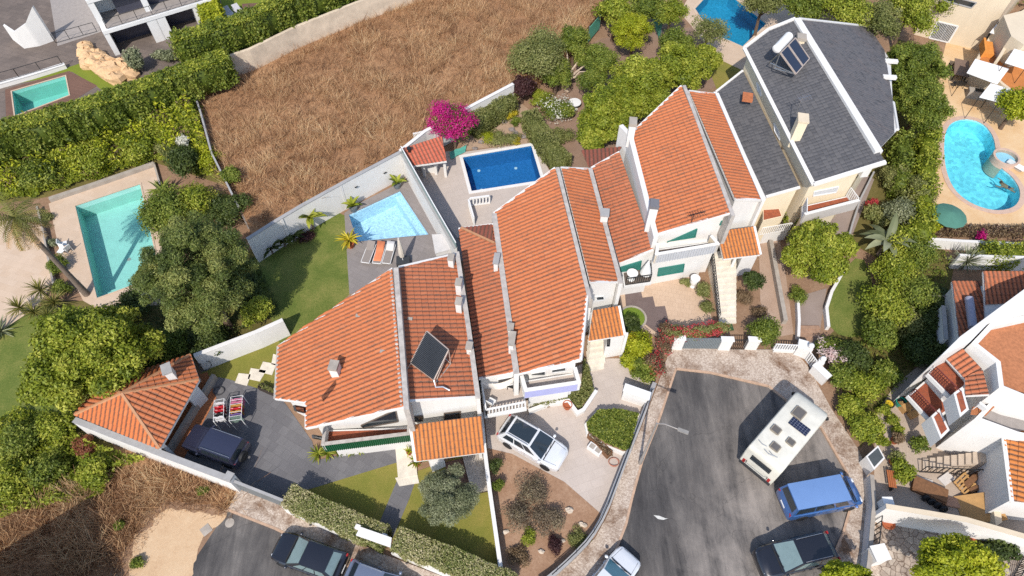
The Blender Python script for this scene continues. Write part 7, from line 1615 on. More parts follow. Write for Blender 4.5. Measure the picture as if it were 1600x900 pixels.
def trough(pa, pb, w_, h, mat, label, plants=None, name='planter_box'):
    a, b = G(*pa, 0), G(*pb, 0); r_ = thing(name, a, label, 'planter'); d = (b - a).normalized(); s_ = V(-d.y, d.x, 0) * w_ / 2; m = MB()
    for o in (s_, -s_): m.bar(a + o + V(0, 0, h / 2), b + o + V(0, 0, h / 2), .05, h)
    for q in (a, b): m.bar(q - s_ + V(0, 0, h / 2), q + s_ + V(0, 0, h / 2), .05, h)
    m.build('box', mat, r_); MB().bar(a + V(0, 0, h * .7), b + V(0, 0, h * .7), w_ - .04, .04).build('soil', DIRT, r_)
    if plants:
        k = int((b - a).length * 260); t = rng.random(k); P = np.array([lerp(a, b, float(x)) for x in t]) + np.c_[rng.uniform(-w_ / 2, w_ / 2, (k, 2)) * .8, h * .7 + rng.random(k) * .25]; leaf_mesh('foliage', P, np.tile((0, 0, 1.), (k, 1)), .06, plants, r_)
    return r_
trough((921, 681), (952, 714), .42, .5, WOOD, 'long weathered wooden trough on the beige patio', LEAF['brown']); trough((408, 606), (433, 617), .35, .45, M_('dark_wood', rgb((62, 52, 46)), .8), 'dark planter box against the left house wall', LEAF['drygreen'])
tb_ = thing('wash_basin', G(929, 704, 0), 'white concrete double wash basin on the patio', 'wash basin'); p = G(929, 704, 0); f = MB().box(p + V(0, 0, .2), (.95, .45, .4), R(-38)).build('block', WHITE, tb_); d = V(math.cos(R(-38)), math.sin(R(-38)), 0)
for s in (-1, 1): MB().box(p + d * s * .22 + V(0, 0, .402), (.34, .32, .01), R(-38)).build('recess', CONCRETE, tb_)
mw = wallbox((991, 626), 1.7, .5, 1.3, -22, 'white meter cabinet wall at the patio entrance', 'meter_wall')
pt_ = thing('plant_pot', G(886, 637, 0), 'terracotta pot at the corner of the planting strip', 'pot'); MB().lathe(G(886, 637, .02), [(.2, 0), (.3, .45), (.33, .45), (.33, .5), (.27, .5), (.25, .4), (.01, .4)], 16).build('pot', TERRAPOT, pt_, True)
gm = thing('door_mat', G(1137, 512, 0), 'green door mat at the foot of the marble stairs', 'mat'); MB().prism([G(*q, .05) for q in [(1128, 507), (1144, 506), (1147, 516), (1131, 517)]], .022, .05).build('mat', M_('green_mat', rgb((52, 88, 56)), .95), gm)
def chair(px, z, rz, label, mat, group=None):
    p = G(*px, z); r_ = thing('chair', p, label, 'chair', group, R(rz))
    MB().box(V(0, 0, .43), (.46, .46, .04)).build('seat', mat, r_, False, True); MB().bar(V(-.22, 0, .45), V(-.3, 0, .9), .46, .04, up=(1, 0, 0)).build('backrest', mat, r_, False, True)
    for x in (-.2, .2):
        for y in (-.2, .2): MB().bar(V(x, y, 0), V(x, y, .42), .04, .04).build('leg', mat, r_, False, True)
    return r_
chair((768, 632), 2.22, 60, 'white chair on the terrace with the white balustrade', WHITE2); chair((799, 606), 2.22, -110, 'dark chair under the shade cloth on the terrace', DKMETAL)
sc = thing('shade_cloth', G(780, 605, 4.0), 'cream shade cloth slung between the walls above the terrace', 'shade cloth'); m = MB(); vs = []
a, b, c_, d = G(752, 598, 3.9), G(806, 588, 4.3), G(804, 594, 4.2), G(770, 608, 3.6)
for i in range(11):
    for j in range(4): u, v_ = i / 10, j / 3; p = lerp(lerp(a, b, u), lerp(d, c_, u), v_); vs.append(p - V(0, 0, .5 * math.sin(math.pi * u)))
m.add(vs, [(i * 4 + j, i * 4 + j + 1, (i + 1) * 4 + j + 1, (i + 1) * 4 + j) for i in range(10) for j in range(3)]); m.build('cloth', M_('cream_canvas', (.6, .5, .4)), sc, True)
tb = thing('balcony_table', G(986, 436, 2.42), 'small white round table on the balcony of the teal shuttered house', 'table'); p = G(986, 436, 2.42); MB().lathe(p, [(.38, .7), (.4, .74), (.01, .75)], 18).build('tabletop', WHITE2, tb); MB().lathe(p, [(.25, 0), (.04, .06), (.04, .7)], 10).build('pedestal', WHITE2, tb)
wp = thing('folded_parasol', G(1006, 425, 2.42), 'white folded parasol on the balcony of the teal shuttered house', 'parasol'); MB().tube([G(1007, 433, 2.42), G(1007, 433, 2.42) + V(0, 0, 1.9)], .03, 6).build('pole', WHITE2, wp); MB().lathe(G(1007, 433, 2.42), [(.42, .55), (.3, 1.0), (.05, 1.85)], 12).build('canopy', WHITE2, wp, True)
st_ = thing('white_urn', G(1082, 445, 0), 'white garden urn beside the teal shuttered ground floor window', 'urn'); MB().lathe(G(1082, 447, .02), [(.22, 0), (.12, .15), (.34, .6), (.28, .95), (.36, 1.05), (.2, 1.05)], 16).build('urn_body', WHITE2, st_, True)
# white furniture by the turquoise pool
for q, lb, rz in (((104, 386), 'white plastic chair nearest the narrow planting strip', 20), ((109, 393), 'white plastic chair with its back to the turquoise pool', 150), ((100, 397), 'white plastic chair below the other two by the pool', 260)): chair(q, .03, rz, lb, WHITE2, 'white chairs by the turquoise pool')
# white slatted pergola beside the olive
pg = thing('slatted_screen', G(745, 745, 0), 'low white slatted deck frame beside the olive tree', 'slatted deck'); q = [G(*p, .25) for p in [(722, 712), (757, 708), (763, 766), (738, 772)]]
for i in range(13):
    t = (i + .5) / 13; MB().bar(lerp(q[0], q[1], t), lerp(q[3], q[2], t), .09, .06).build('slat', M_('worn_white_slat', rgb((200, 188, 174)), .8, var=.3), pg)
MB().prism(q, 0, .2).build('deck_base', M_('dark_wood', (.05, .04, .03)), pg); tag(pg, None)
sheet('path', [(694, 722), (756, 708), (764, 768), (736, 774), (704, 764)], .024, TIMBER)
# ================================================================== NEIGHBOURING BUILDINGS
# ---- modern white house (upper left, on the raised plot)
A, B = G(186, 86, TZ), G(345, 36, TZ); d = V(B.x - A.x, B.y - A.y, 0).normalized(); nn = V(-d.y, d.x, 0); D_ = (B - A).length
rM = thing('modern_house', A, 'modern white house with two floors of recessed dark glass loggias', 'house')
DG = M_('charcoal_glazing', rgb((66, 68, 82)), .25, spec=.6); FLR = M_('grey_terrace_tile', rgb((158, 150, 144)), .8, var=.15)
def LM(u, v, z): return A + d * u + nn * v + V(0, 0, z)
H1, H2 = 2.2, 4.7
MB().prism([LM(-.3, 3.0, 0), LM(D_, 3.0, 0), LM(D_, 12, 0), LM(-.3, 12, 0)], TZ, TZ + H2 + .3).build('wall', WHITE2, rM)
for z in (H1, H2): MB().prism([LM(-.3, 0 if z == H1 else .9, 0), LM(D_, 0 if z == H1 else .9, 0), LM(D_, 3.0, 0), LM(-.3, 3.0, 0)], TZ + z, TZ + z + .32).build('floor_slab', WHITE2, rM)
MB().prism([LM(.1, .3, 0), LM(D_ - .1, .3, 0), LM(D_ - .1, 3, 0), LM(.1, 3, 0)], TZ + H1 + .322, TZ + H1 + .335).build('terrace_floor', FLR, rM)
for u in (-.3, D_ * .36, D_ * .44, D_ * .8): MB().prism([LM(u, .05, 0), LM(u + .45 if u < 1 else u + .9, .05, 0), LM(u + .45 if u < 1 else u + .9, 3.0, 0), LM(u, 3.0, 0)], TZ, TZ + H1).build('fin_wall', WHITE2, rM)
for u in (-.3, D_ * .40): MB().prism([LM(u, .95, 0), LM(u + .5, .95, 0), LM(u + .5, 3.0, 0), LM(u, 3.0, 0)], TZ + H1 + .322, TZ + H2).build('fin_wall', WHITE2, rM)
for u0, u1, z0, z1 in ((.3, D_ * .36, 0, H1), (D_ * .44 + .9, D_ * .8, 0, H1), (1.6, D_ * .40, H1 + .33, H2), (D_ * .40 + .5, D_ * .95, H1 + .33, H2)):
    w_ = MB().prism([LM(u0, 1.9, 0), LM(u1, 1.9, 0), LM(u1, 3.0, 0), LM(u0, 3.0, 0)], TZ + z0 + .02, TZ + z1 - .02).build('glazing', DG, rM)
for z, u0, u1 in ((H1 + .33, .2, D_),): railing('railing', [LM(u0, .12, z), LM(u1, .12, z)], .95, DKMETAL, rM, step=1.2, r=.018, top=.035)
MB().prism([LM(D_ * .8 + .9, -1.2, 0), LM(D_ + .6, -1.2, 0), LM(D_ + .6, 3, 0), LM(D_ * .8 + .9, 3, 0)], TZ, TZ + 1.2).build('side_block', WHITE2, rM)
tr_ = thing('terrace_railing', G(95, 62, TZ), 'dark thin railing of the grey upper terrace left of the modern house', 'railing')
railing('r', [G(88, 68, TZ), G(152, 50, TZ)], 1.0, DKMETAL, tr_, step=1.1, r=.02, top=.035, pname='bars')
sheet('terrace', [G(*q, TZ) for q in [(75, -20), (128, -35), (158, 50), (90, 72)]], TZ + .01, FLR, world=True)
# sculptural white wall with swept top
base = [G(*q, TZ) for q in [(20, 62), (38, 76), (62, 72), (84, 64)]]; ht = [1.5, 1.7, 2.3, 3.5]
rw = thing('swept_wall', base[0], 'sculptural white wall with swept curved top on the brown stone terrace', 'wall'); m = MB(); k = 24; vs = []
for i in range(k + 1):
    t = i / k * 3; j = min(2, int(t)); f = t - j; p = lerp(base[j], base[j + 1], f); h = ht[j] * (1 - f) + ht[j + 1] * f
    for o in (0, .25): vs += [p + V(0, o, 0), p + V(0, o, h)]
fs = []
for i in range(k): o = 4 * i; fs += [(o, o + 4, o + 5, o + 1), (o + 2, o + 3, o + 7, o + 6), (o + 1, o + 5, o + 7, o + 3)]
fs += [(0, 1, 3, 2), (4 * k, 4 * k + 2, 4 * k + 3, 4 * k + 1)]; m.add(vs, fs); m.build('wall_body', WHITE, rw, True)
wall_line('garden_wall', [G(*q, TZ + .4) for q in [(-60, 146), (0, 130), (50, 116), (101, 100)]], TZ, TZ + .4, .3, WHITE, 'low white wall above the mint green pool', cap=WHITE)
railing('terrace_railing', [G(*q, TZ + .4) for q in [(-30, 138), (30, 121), (98, 101)]], .9, DKMETAL, label='thin dark railing on the low white wall above the mint green pool', cat='railing', step=1.3, r=.02, top=.035)
SR = M_('tan_boulder', rgb((222, 184, 140)), .95, var=.3, bmp=.5, scale=4)
for i, (x, y, s) in enumerate([(133, 72, .7), (136, 82, .9), (142, 92, 1.0), (152, 98, 1.1), (162, 106, 1.1), (174, 114, 1.2), (184, 106, 1.0), (196, 108, 1.1), (202, 114, .9), (168, 97, .9), (152, 86, .8), (140, 100, .8), (180, 122, .9), (192, 98, .7)]):
    tag(MB().blob(G(x, y, TZ + .3), (s, s * .8, s * .7), 8, 6, .22).build('boulder', SR), 'tan boulder in the rock bank beside the modern house', 'boulder', 'tan boulders of the upper rock bank')
shrub(211, 97, 15, 2.0, 'round grey green olive bush beside the tan boulders', LEAF['olive'], 1600, .12, z0=TZ); shrub(258, 88, 20, 1.2, 'loose grey bush in front of the modern house', LEAF['olive'], 1300, .12, z0=TZ, ry=10); shrub(282, 82, 12, 1.2, 'reddish ornamental grass beside the modern house', LEAF['brown'], 700, .12, z0=TZ)
for h, f, lb in (((352, 14), (366, 30), 'left grey sun lounger behind the yellow green hedge'), ((366, 10), (382, 26), 'right grey sun lounger behind the yellow green hedge')):
    lounger(h, f, lb, M_('pale_grey_sling', rgb((196, 194, 198)), .8), group='sun loungers behind the yellow green hedge', z=TZ + .01)

# ---- cream villa and stepped terraces (upper right)
rV = thing('villa', G(1500, 60, 0), 'tall cream villa with white grilled patio door at the top right', 'villa')
vb = [G(*q, 0) for q in [(1428, 54), (1490, 70), (1529, 78), (1620, -30), (1520, -90)]]; MB().prism(vb, 0, 5.5).build('wall', BEIGEWALL, rV)
w_ = window(rV, vb[0], vb[1], [(1465, 33), (1497, 41), (1482, 66), (1452, 59)], fw=.12); m = MB(); Pq = [on_wall(*q, vb[0], vb[1]) for q in [(1465, 33), (1497, 41), (1482, 66), (1452, 59)]]
for i in range(1, 14):
    t = i / 14; a, b = lerp(Pq[0], Pq[1], t), lerp(Pq[3], Pq[2], t); wd = .1 if i == 7 else .04; m.bar(a + V(0, -.06, 0), b + V(0, -.06, 0), wd, .04)
m.build('grille', WHITE2, w_)
window(rV, vb[0], vb[1], [(1478, -8), (1526, 4), (1518, 12), (1474, 0)], fw=.1, fr=GREYCAP)
rT = thing('terraced_house', G(1570, 90, 0), 'stepped house with orange terraces and white sun awnings', 'house')
tb0 = [G(*q, 2.2) for q in [(1524, 94), (1556, 40), (1660, -20), (1700, 100), (1590, 150), (1566, 132)]]; MB().prism(tb0, 0, 2.2).build('wall', BEIGEWALL, rT)
OT = M_('orange_terrace', rgb((198, 126, 66)), .85, var=.2, scale=1.5)
MB().prism(offset_poly(tb0, .3), 2.202, 2.22).build('terrace_floor', OT, rT)
MB().prism([G(*q, 4.6) for q in [(1568, 24), (1600, 16), (1660, 60), (1600, 70), (1580, 56)]], 2.2, 4.6).build('upper_wall', BEIGEWALL, rT)
a, b = G(1560, 92, 3.2), G(1590, 40, 3.2); MB().bar(V(a.x, a.y, 2.8), V(b.x, b.y, 2.8), .25, 1.2).build('parapet', BEIGEWALL, rT)
for i, (q, z) in enumerate([([(1549, 47), (1557, 38), (1593, 41), (1580, 57)], 3.2), ([(1513, 110), (1524, 92), (1577, 107), (1561, 128)], 2.9), ([(1533, 148), (1548, 130), (1582, 140), (1564, 156)], 2.7), ([(1573, 94), (1585, 76), (1612, 84), (1604, 104)], 4.0)]):
    aw = thing('awning', G(*q[0], z), ['topmost white awning over the orange terrace', 'large white awning over the paved seating area', 'lowest white awning beside the bright green tree', 'white awning at the right edge of the photo'][i], 'awning', 'white sun awnings'); pp_ = [G(*x, z) for x in q]; pp_ = [pp_[0] - V(0, 0, .25), pp_[1], pp_[2], pp_[3] - V(0, 0, .25)]
    m = MB(); m.add(pp_ + [p - V(0, 0, .05) for p in pp_], [(0, 1, 2, 3), (3, 2, 1, 0), (7, 6, 5, 4), (0, 4, 5, 1), (1, 5, 6, 2), (2, 6, 7, 3), (3, 7, 4, 0)]); m.build('canopy', WHITE2, aw)
    for p in (pp_[0], pp_[3]): MB().bar(V(p.x, p.y, 0 if i in (1, 2) else 2.2), p - V(0, 0, .05), .04, .04).build('post', DKMETAL, aw)
sf = thing('orange_sofa', G(1540, 80, 2.22), 'orange outdoor sofa on the upper terrace', 'sofa'); p = G(1540, 80, 2.22); MB().box(p + V(0, 0, .22), (.9, 2.0, .42), R(-18)).build('seat', M_('orange_cushion', rgb((224, 146, 66)), .9), sf); MB().box(p + V(-.45, .0, .4), (.2, 2.0, .8), R(-18)).build('backrest', M_('orange_cushion', (.5, .3, .1)), sf)
tb = thing('dining_table', G(1494, 116, 0), 'long brown dining table on the terrace beside the tall hedge', 'table'); p = G(1496, 116, 0); MB().box(p + V(0, 0, .75), (1.3, 2.6, .05), R(-22)).build('tabletop', M_('brown_table', rgb((132, 110, 96)), .6), tb)
for sx in (-.5, .5):
    for sy in (-1.1, 1.1): q = p + Matrix.Rotation(R(-22), 3, 'Z') @ V(sx, sy, 0); MB().bar(q, q + V(0, 0, .72), .08, .08).build('leg', DKMETAL, tb)
for q, rz, lb in (((1490, 136), 90, 'dark chair at the pool end of the dining table'), ((1500, 136), 70, 'second chair at the pool end of the dining table'), ((1482, 112), 0, 'dark chair against the hedge side of the dining table'), ((1505, 122), 170, 'dark chair on the villa side of the dining table')): chair(q, .02, rz, lb, DKMETAL, 'dark chairs around the dining table')
bq = thing('barbecue', G(1524, 150, 0), 'grey masonry planter and barbecue under the awning', 'barbecue'); p = G(1522, 152, 0); MB().box(p + V(0, 0, .4), (1.6, .7, .8), R(-15)).build('body', CONCRETE, bq); MB().box(p + V(.1, 0, .82), (.8, .45, .05), R(-15)).build('grill', DKMETAL, bq)
# ---- green parasol, garden set, swimmer
p = G(1481, 346, .02); um = thing('garden_parasol', p, 'dark green open parasol on the kidney pool terrace', 'parasol'); c = G(1484, 336, 2.15); p = V(c.x, c.y, .02)
MB().lathe(p, [(.3, 0), (.3, .08), (.06, .12)], 14).build('base', CONCRETE, um); MB().tube([p, p + V(0, 0, 2.45)], .03, 8).build('pole', WOOD, um, True)
m = MB(); n = 12; vs = [p + V(0, 0, 2.5)]
for rr_, zz in ((.65, 2.33), (1.3, 2.05)):
    for k in range(2 * n): a = math.pi * k / n; s = 1 if k % 2 == 0 else .965; vs.append(p + V(math.cos(a) * rr_ * s, math.sin(a) * rr_ * s, zz + (0 if k % 2 == 0 else .02)))
fs = [(0, 1 + k, 1 + (k + 1) % (2 * n)) for k in range(2 * n)] + [(1 + k, 1 + 2 * n + k, 1 + 2 * n + (k + 1) % (2 * n), 1 + (k + 1) % (2 * n)) for k in range(2 * n)]
m.add(vs, fs); m.build('canopy', M_('green_canvas', rgb((78, 128, 112)), .85, var=.1), um, True, False, 12)
m = MB()
for k in range(n): a = 2 * math.pi * k / n; m.bar(p + V(0, 0, 2.46), p + V(math.cos(a) * 1.29, math.sin(a) * 1.29, 2.02), .02, .02)
m.build('rib', WOOD, um)
for q, rz, lb in (((1462, 350), 30, 'dark garden chair half under the green parasol'), ((1478, 366), 90, 'dark garden chair below the green parasol'), ((1500, 360), 140, 'dark garden chair right of the green parasol')): chair(q, .02, rz, lb, DKMETAL, 'garden chairs under the green parasol')
def skin_body(name, J, E, rad, mat, parent, sub=2):
    me = bpy.data.meshes.new(name); me.from_pydata([tuple(j) for j in J], E, []); o = bpy.data.objects.new(name, me); col.objects.link(o); o.parent = parent
    sk = o.modifiers.new('skin', 'SKIN'); 
    for i, r in enumerate(rad): me.skin_vertices[0].data[i].radius = (r, r) if not isinstance(r, tuple) else r
    me.skin_vertices[0].data[0].use_root = True
    ss = o.modifiers.new('sub', 'SUBSURF'); ss.levels = sub; ss.render_levels = sub; me.materials.append(mat)
    bpy.context.view_layer.update(); dg = bpy.context.evaluated_depsgraph_get(); m2 = bpy.data.meshes.new_from_object(o.evaluated_get(dg)); o.modifiers.clear(); o.data = m2; m2.shade_smooth(); return o
wp_ = G(1573, 288, -.14); ps = thing('swimmer', V(wp_.x, wp_.y, -.26), 'dark haired person swimming near the right end of the kidney pool', 'person', None, R(150))
SK = M_('tanned_skin', rgb((176, 122, 92)), .6, var=.06)
J = [(-.25, 0, -.12), (.0, 0, -.1), (.22, 0, -.07), (.33, 0, -.02), (.44, 0, .06), (.52, 0, .12), (.2, .2, -.06), (.42, .42, -.06), (.68, .48, .0), (.80, .48, .02), (.2, -.2, -.06), (.36, -.46, -.06), (.62, -.55, .0), (.74, -.55, .02), (-.35, .1, -.15), (-.75, .16, -.22), (-1.1, .14, -.3), (-.35, -.1, -.15), (-.72, -.2, -.25), (-1.08, -.18, -.36)]
Ed = [(0, 1), (1, 2), (2, 3), (3, 4), (4, 5), (2, 6), (6, 7), (7, 8), (8, 9), (2, 10), (10, 11), (11, 12), (12, 13), (0, 14), (14, 15), (15, 16), (0, 17), (17, 18), (18, 19)]
skin_body('body', J, Ed, [.14, .15, .15, .065, .10, .085, .075, .05, .038, .035, .075, .05, .038, .035, .09, .06, .04, .09, .06, .04], SK, ps)
MB().blob(V(.47, 0, .13), (.125, .11, .10), 12, 8).build('hair', M_('dark_hair', (.015, .01, .008), .6), ps, True, True)
MB().blob(V(-.27, 0, -.1), (.17, .17, .11), 10, 7).build('swimming_shorts', M_('navy_shorts', (.02, .03, .08), .8), ps, True, True)
ld = thing('pool_lounger', G(1585, 262, 0), 'white lounger half hidden beside the round spa', 'lounger'); p = G(1585, 262, .02); MB().box(p + V(0, 0, .3), (.6, 1.5, .06), R(40)).build('seat', WHITE2, ld); MB().box(p + V(0, 0, .14), (.4, 1.2, .26), R(40)).build('stand', CONCRETE, ld)

# ---- white stepped house at the right edge
rE = thing('house', G(1540, 620, 0), 'white house at the right edge with flat clay roof terrace and two red balconies', 'house')
top = [G(*q, 6.2) for q in [(1518, 536), (1548, 504), (1640, 484), (1760, 500), (1760, 660), (1600, 622), (1561, 606), (1556, 566)]]
MB().prism(top, 0, 5.7).build('wall', WHITE, rE); MB().prism(offset_poly(top, .25), 5.702, 5.72).build('terrace_floor', M_('clay_roof_terrace', rgb((190, 124, 84)), .9, var=.3, scale=6, bmp=.1), rE)
inn = offset_poly(top, .28); m = MB(); k = len(top)
for i in range(k):
    a, b, c, d_ = top[i], top[(i + 1) % k], inn[(i + 1) % k], inn[i]; z0, z1 = 5.7, 6.2; q = [V(p.x, p.y, z1) for p in (a, b, c, d_)] + [V(p.x, p.y, z0) for p in (a, b, c, d_)]
    m.add(q, [(0, 1, 2, 3), (3, 2, 1, 0), (0, 4, 5, 1), (1, 5, 4, 0), (2, 6, 7, 3), (3, 7, 6, 2)])
m.build('parapet', WHITE, rE)
b2_ = [G(*q, 6.4) for q in [(1470, 556), (1500, 526), (1600, 452), (1720, 400), (1720, 470), (1640, 480), (1546, 503), (1516, 534)]]; MB().prism(b2_, 0, 6.4).build('upper_wall', WHITE, rE)
def small_roof(px, zs, ridge, **kw): return roof(rE, px, zs, ridge, TILEOLD, pitch=.3, **kw)
small_roof([(1498, 538), (1535, 577), (1508, 592), (1472, 553)], {0: 5.7, 1: 5.7, 3: 5.0}, (0, 1)); small_roof([(1536, 578), (1546, 617), (1509, 619), (1508, 590)], {0: 5.7, 1: 5.7, 2: 5.0}, (0, 1))
small_roof([(1536, 424), (1640, 424), (1640, 470), (1578, 474), (1540, 500)], {0: 4.2, 1: 4.2, 4: 3.0}, (0, 1)); small_roof([(1487, 440), (1530, 440), (1540, 500), (1498, 532)], {0: 3.0, 1: 3.0, 3: 2.6}, (0, 1))
MB().prism([V(p.x, p.y, 0) for p in [G(*q, 2.6) for q in [(1490, 446), (1530, 446), (1640, 440), (1640, 470), (1540, 495), (1500, 526)]]], 0, 2.5).build('lower_wall', WHITE, rE)
for i, (px, z, pan) in enumerate([([(1449, 584), (1472, 556), (1512, 600), (1488, 624)], 4.3, [(1490, 614), (1504, 604), (1514, 640), (1500, 652)]), ([(1418, 618), (1446, 594), (1486, 640), (1456, 660)], 2.5, [(1455, 650), (1468, 638), (1484, 672), (1470, 686)])]):
    q = [G(*x, z) for x in px]; f = MB().prism(q, z - .3, z).build('balcony', WHITE, rE); MB().prism(offset_poly(q, .12), z, z + .012).build('balcony_floor', TERRAFLOOR, f)
    railing('railing', [q[0] + V(.08, 0, 0), q[3] + V(.08, .05, 0)], .9, M_('dark_red_metal', rgb((110, 54, 50)), .5), rE, step=.14, r=.018)
    pq = [G(*x, z + .9) for x in pan]; bx = MB().prism(offset_poly(pq, 0), z - .35, z + .9).build('balcony_block', WHITE, rE); MB().prism(offset_poly(pq, .14), z + .902, z + .915).build('block_top', TERRAFLOOR, bx)
    wq = [V(q[1].x, q[1].y, 0), V(q[2].x, q[2].y, 0), V(q[2].x + 2, q[2].y + 1.5, 0), V(q[1].x + 2, q[1].y + 1.5, 0)]; MB().prism(wq, 0, z + .5).build('wall', WHITE, rE)
fw = [G(*q, 4.4) for q in [(1508, 650), (1600, 606), (1700, 640), (1700, 700), (1590, 672), (1548, 690)]]
fw = [G(1462, 700, 0), G(1500, 660, 0), G(1640, 600, 0), G(1700, 760, 0), G(1524, 724, 0)]
MB().prism(fw, 0, 3.9).build('wall', WHITE, rE); MB().prism([V(p.x, p.y, 0) for p in offset_poly(fw, .2)], 3.902, 3.915).build('terrace_floor', FLR, rE)
fi = offset_poly(fw, .24); m = MB(); k = len(fw)
for i in range(k):
    a, b, c, d_ = fw[i], fw[(i + 1) % k], fi[(i + 1) % k], fi[i]; q = [V(p.x, p.y, 4.5) for p in (a, b, c, d_)] + [V(p.x, p.y, 3.9) for p in (a, b, c, d_)]
    m.add(q, [(0, 1, 2, 3), (3, 2, 1, 0), (0, 4, 5, 1), (1, 5, 4, 0), (2, 6, 7, 3), (3, 7, 6, 2)])
m.build('parapet', WHITE, rE)
tc = [G(*q, 4.4) for q in [(1519, 636), (1558, 632), (1540, 650), (1516, 648)]]; MB().prism(tc, 4.402, 4.42).build('terrace_floor', TERRAFLOOR2, rE)
rr4 = roof(rE, [(1566, 674), (1660, 676), (1660, 790), (1580, 784)], {0: 3.6, 1: 4.4, 3: 3.6}, (1, 2), TILEORANGE, verge=[(0, 3)], vmat=WHITE)
MB().prism([G(*q, 3.4) for q in [(1568, 678), (1660, 680), (1660, 786), (1582, 780)]], 0, 3.2).build('wall', WHITE, rE)
for q in ([(1530, 668), (1546, 660), (1550, 668), (1535, 676)], [(1572, 648), (1590, 640), (1594, 648), (1577, 656)]):
    window(rE, fw[1], fw[2], q, fw=.08)
for t in (.28, .62): p = lerp(fw[1], fw[2], t); d_ = (fw[2] - fw[1]).normalized(); MB().tube([V(p.x + .1, p.y - .12, .1), V(p.x + .1, p.y - .12, 4.3)], .045, 6).build('rain_pipe', GREYCAP, rE)
ch2 = chair((1528, 640), 4.43, 40, 'white plastic chair on the small grey roof terrace', WHITE2)
MB().prism([G(*q, 1.2) for q in [(1545, 735), (1556, 733), (1566, 816), (1556, 822)]], 0, 1.2).build('stair_wall', BEIGEWALL, rE)
rgE = railing('yard_railing', [G(*q, .02) for q in [(1436, 738), (1500, 742), (1556, 744)]], 1.0, DKMETAL, label='dark railing between the white house stairs and the cluttered yard', cat='railing', step=.34, r=.022)
st = thing('outdoor_stairs', G(1480, 728, 0), 'flight of concrete stairs below the tall white wall', 'stairs'); m = MB()
for i in range(9): a, b = G(1440 + i * 9, 735, 0), G(1440 + i * 9, 718, 0); m.prism([a, G(1449 + i * 9, 736, 0), G(1449 + i * 9, 718, 0), b], 0, .16 * (i + 1))
m.build('step', M_('stair_concrete', rgb((198, 180, 160)), .9, var=.2), st)
sf_ = railing('slatted_fence', [G(1432, 478, 0), G(1474, 482, 0)], 1.5, M_('grey_slats', rgb((150, 140, 132)), .8), label='grey slatted fence in the shade beside the dark ivy', cat='fence', step=.2, r=.05, pname='slats')
wall_line('garden_wall', [G(*q, 2.0) for q in [(1474, 478), (1478, 530)]], 0, 2.0, .2, WHITE, 'shaded white wall beside the lower clay roof', cap=GREYCAP)
for x, y, lb in ((1483, 496, 'old grey crate stored in the narrow side passage'), (1485, 516, 'second grey crate nearer the house in the side passage')):
    r_ = thing('crate', G(x, y, 0), lb, 'crate'); p = G(x, y, 0); MB().box(p + V(0, 0, .25), (.5, .8, .5), R(5)).build('box', GREYCAP, r_); MB().box(p + V(0, 0, .52), (.36, .6, .04), R(5)).build('lid', DKMETAL, r_)
tbx = thing('cylinder_tank', G(1510, 490, 3), 'long pale grey tube tank lying on the lower clay roof', 'tank'); MB().tube([G(1514, 466, 3.3), G(1520, 512, 3.2)], .28, 12).build('tank', M_('pale_blue_grey', rgb((160, 160, 178)), .4), tbx, True)

# ---- cluttered yard
def junk(name, px, dims, rz, mat, label, cat, z=.02, tilt=None, group=None):
    p = G(*px, z); r_ = thing(name, p, label, cat, group, R(rz)); return r_
def boards(px, dims, rz, mat, label, n=1, name='board_stack', tilt=0.0):
    p = G(*px, .03); r_ = thing(name, p, label, 'boards', None, R(rz)); m = MB()
    for i in range(n):
        o = random.uniform(-.06, .06); a = V(-dims[0] / 2 + o, o * .5, dims[2] * (i + .5)); b = V(dims[0] / 2 + o, o * .5, dims[2] * (i + .5) + tilt)
        MB().bar(a, b, dims[1], dims[2] * .96).build('board', mat, r_, False, True)
    return r_
boards((1516, 798), (1.5, 1.7, .05), 0, PLY, 'left large plywood sheet leaning in the yard corner', 1, 'plywood_sheet', .8); boards((1537, 796), (1.1, 1.8, .05), 4, PLY, 'right large plywood sheet leaning in the yard corner', 1, 'plywood_sheet', .9)
boards((1450, 768), (.9, 2.0, .09), 62, WOOD, 'stack of brown planks near the tall white yard wall', 4); boards((1478, 783), (1.8, .6, .06), -12, M_('pinkish_board', rgb((190, 150, 124)), .8), 'pinkish board lying along the tall white yard wall', 2); boards((1515, 752), (1.4, .35, .12), 35, WOOD, 'rough timber offcuts on the pallet heap', 3); boards((1522, 765), (1.0, .3, .1), 20, WOOD, 'short dark planks beside the plywood sheets', 3)
boards((1440, 752), (1.3, .5, .05), -20, M_('whitish_panel', rgb((214, 206, 198)), .7), 'whitish broken panel on the junk heap', 2); boards((1478, 748), (.9, .55, .06), 30, M_('whitish_panel', (.5, .5, .5)), 'pale sheet scraps in the middle of the junk heap', 2)
pl = thing('pallet', G(1503, 758, .02), 'tilted wooden pallet in the cluttered yard', 'pallet', None, R(35))
for i in range(5): MB().bar(V(-.6, -.4 + .2 * i, .25 + .05 * i), V(.6, -.4 + .2 * i, .25 + .05 * i), .11, .03).build('slat', PLY, pl, False, True)
for x in (-.5, 0, .5): MB().bar(V(x, -.45, .17), V(x, .45, .40), .09, .09).build('bearer', PLY, pl, False, True)
ty = thing('tyre_stack', G(1450, 782, .02), 'black motor scooter parts heaped beside the planks', 'scrap heap'); p = G(1452, 780, .02)
for i in range(4): MB().lathe(p + V(.28 * i - .3, -.22 * i, .2), [(.1, -.08), (.22, -.1), (.26, 0), (.22, .1), (.1, .08)], 14, Matrix.Rotation(R(70), 3, 'X')).build('tyre', BLACK, ty, True)
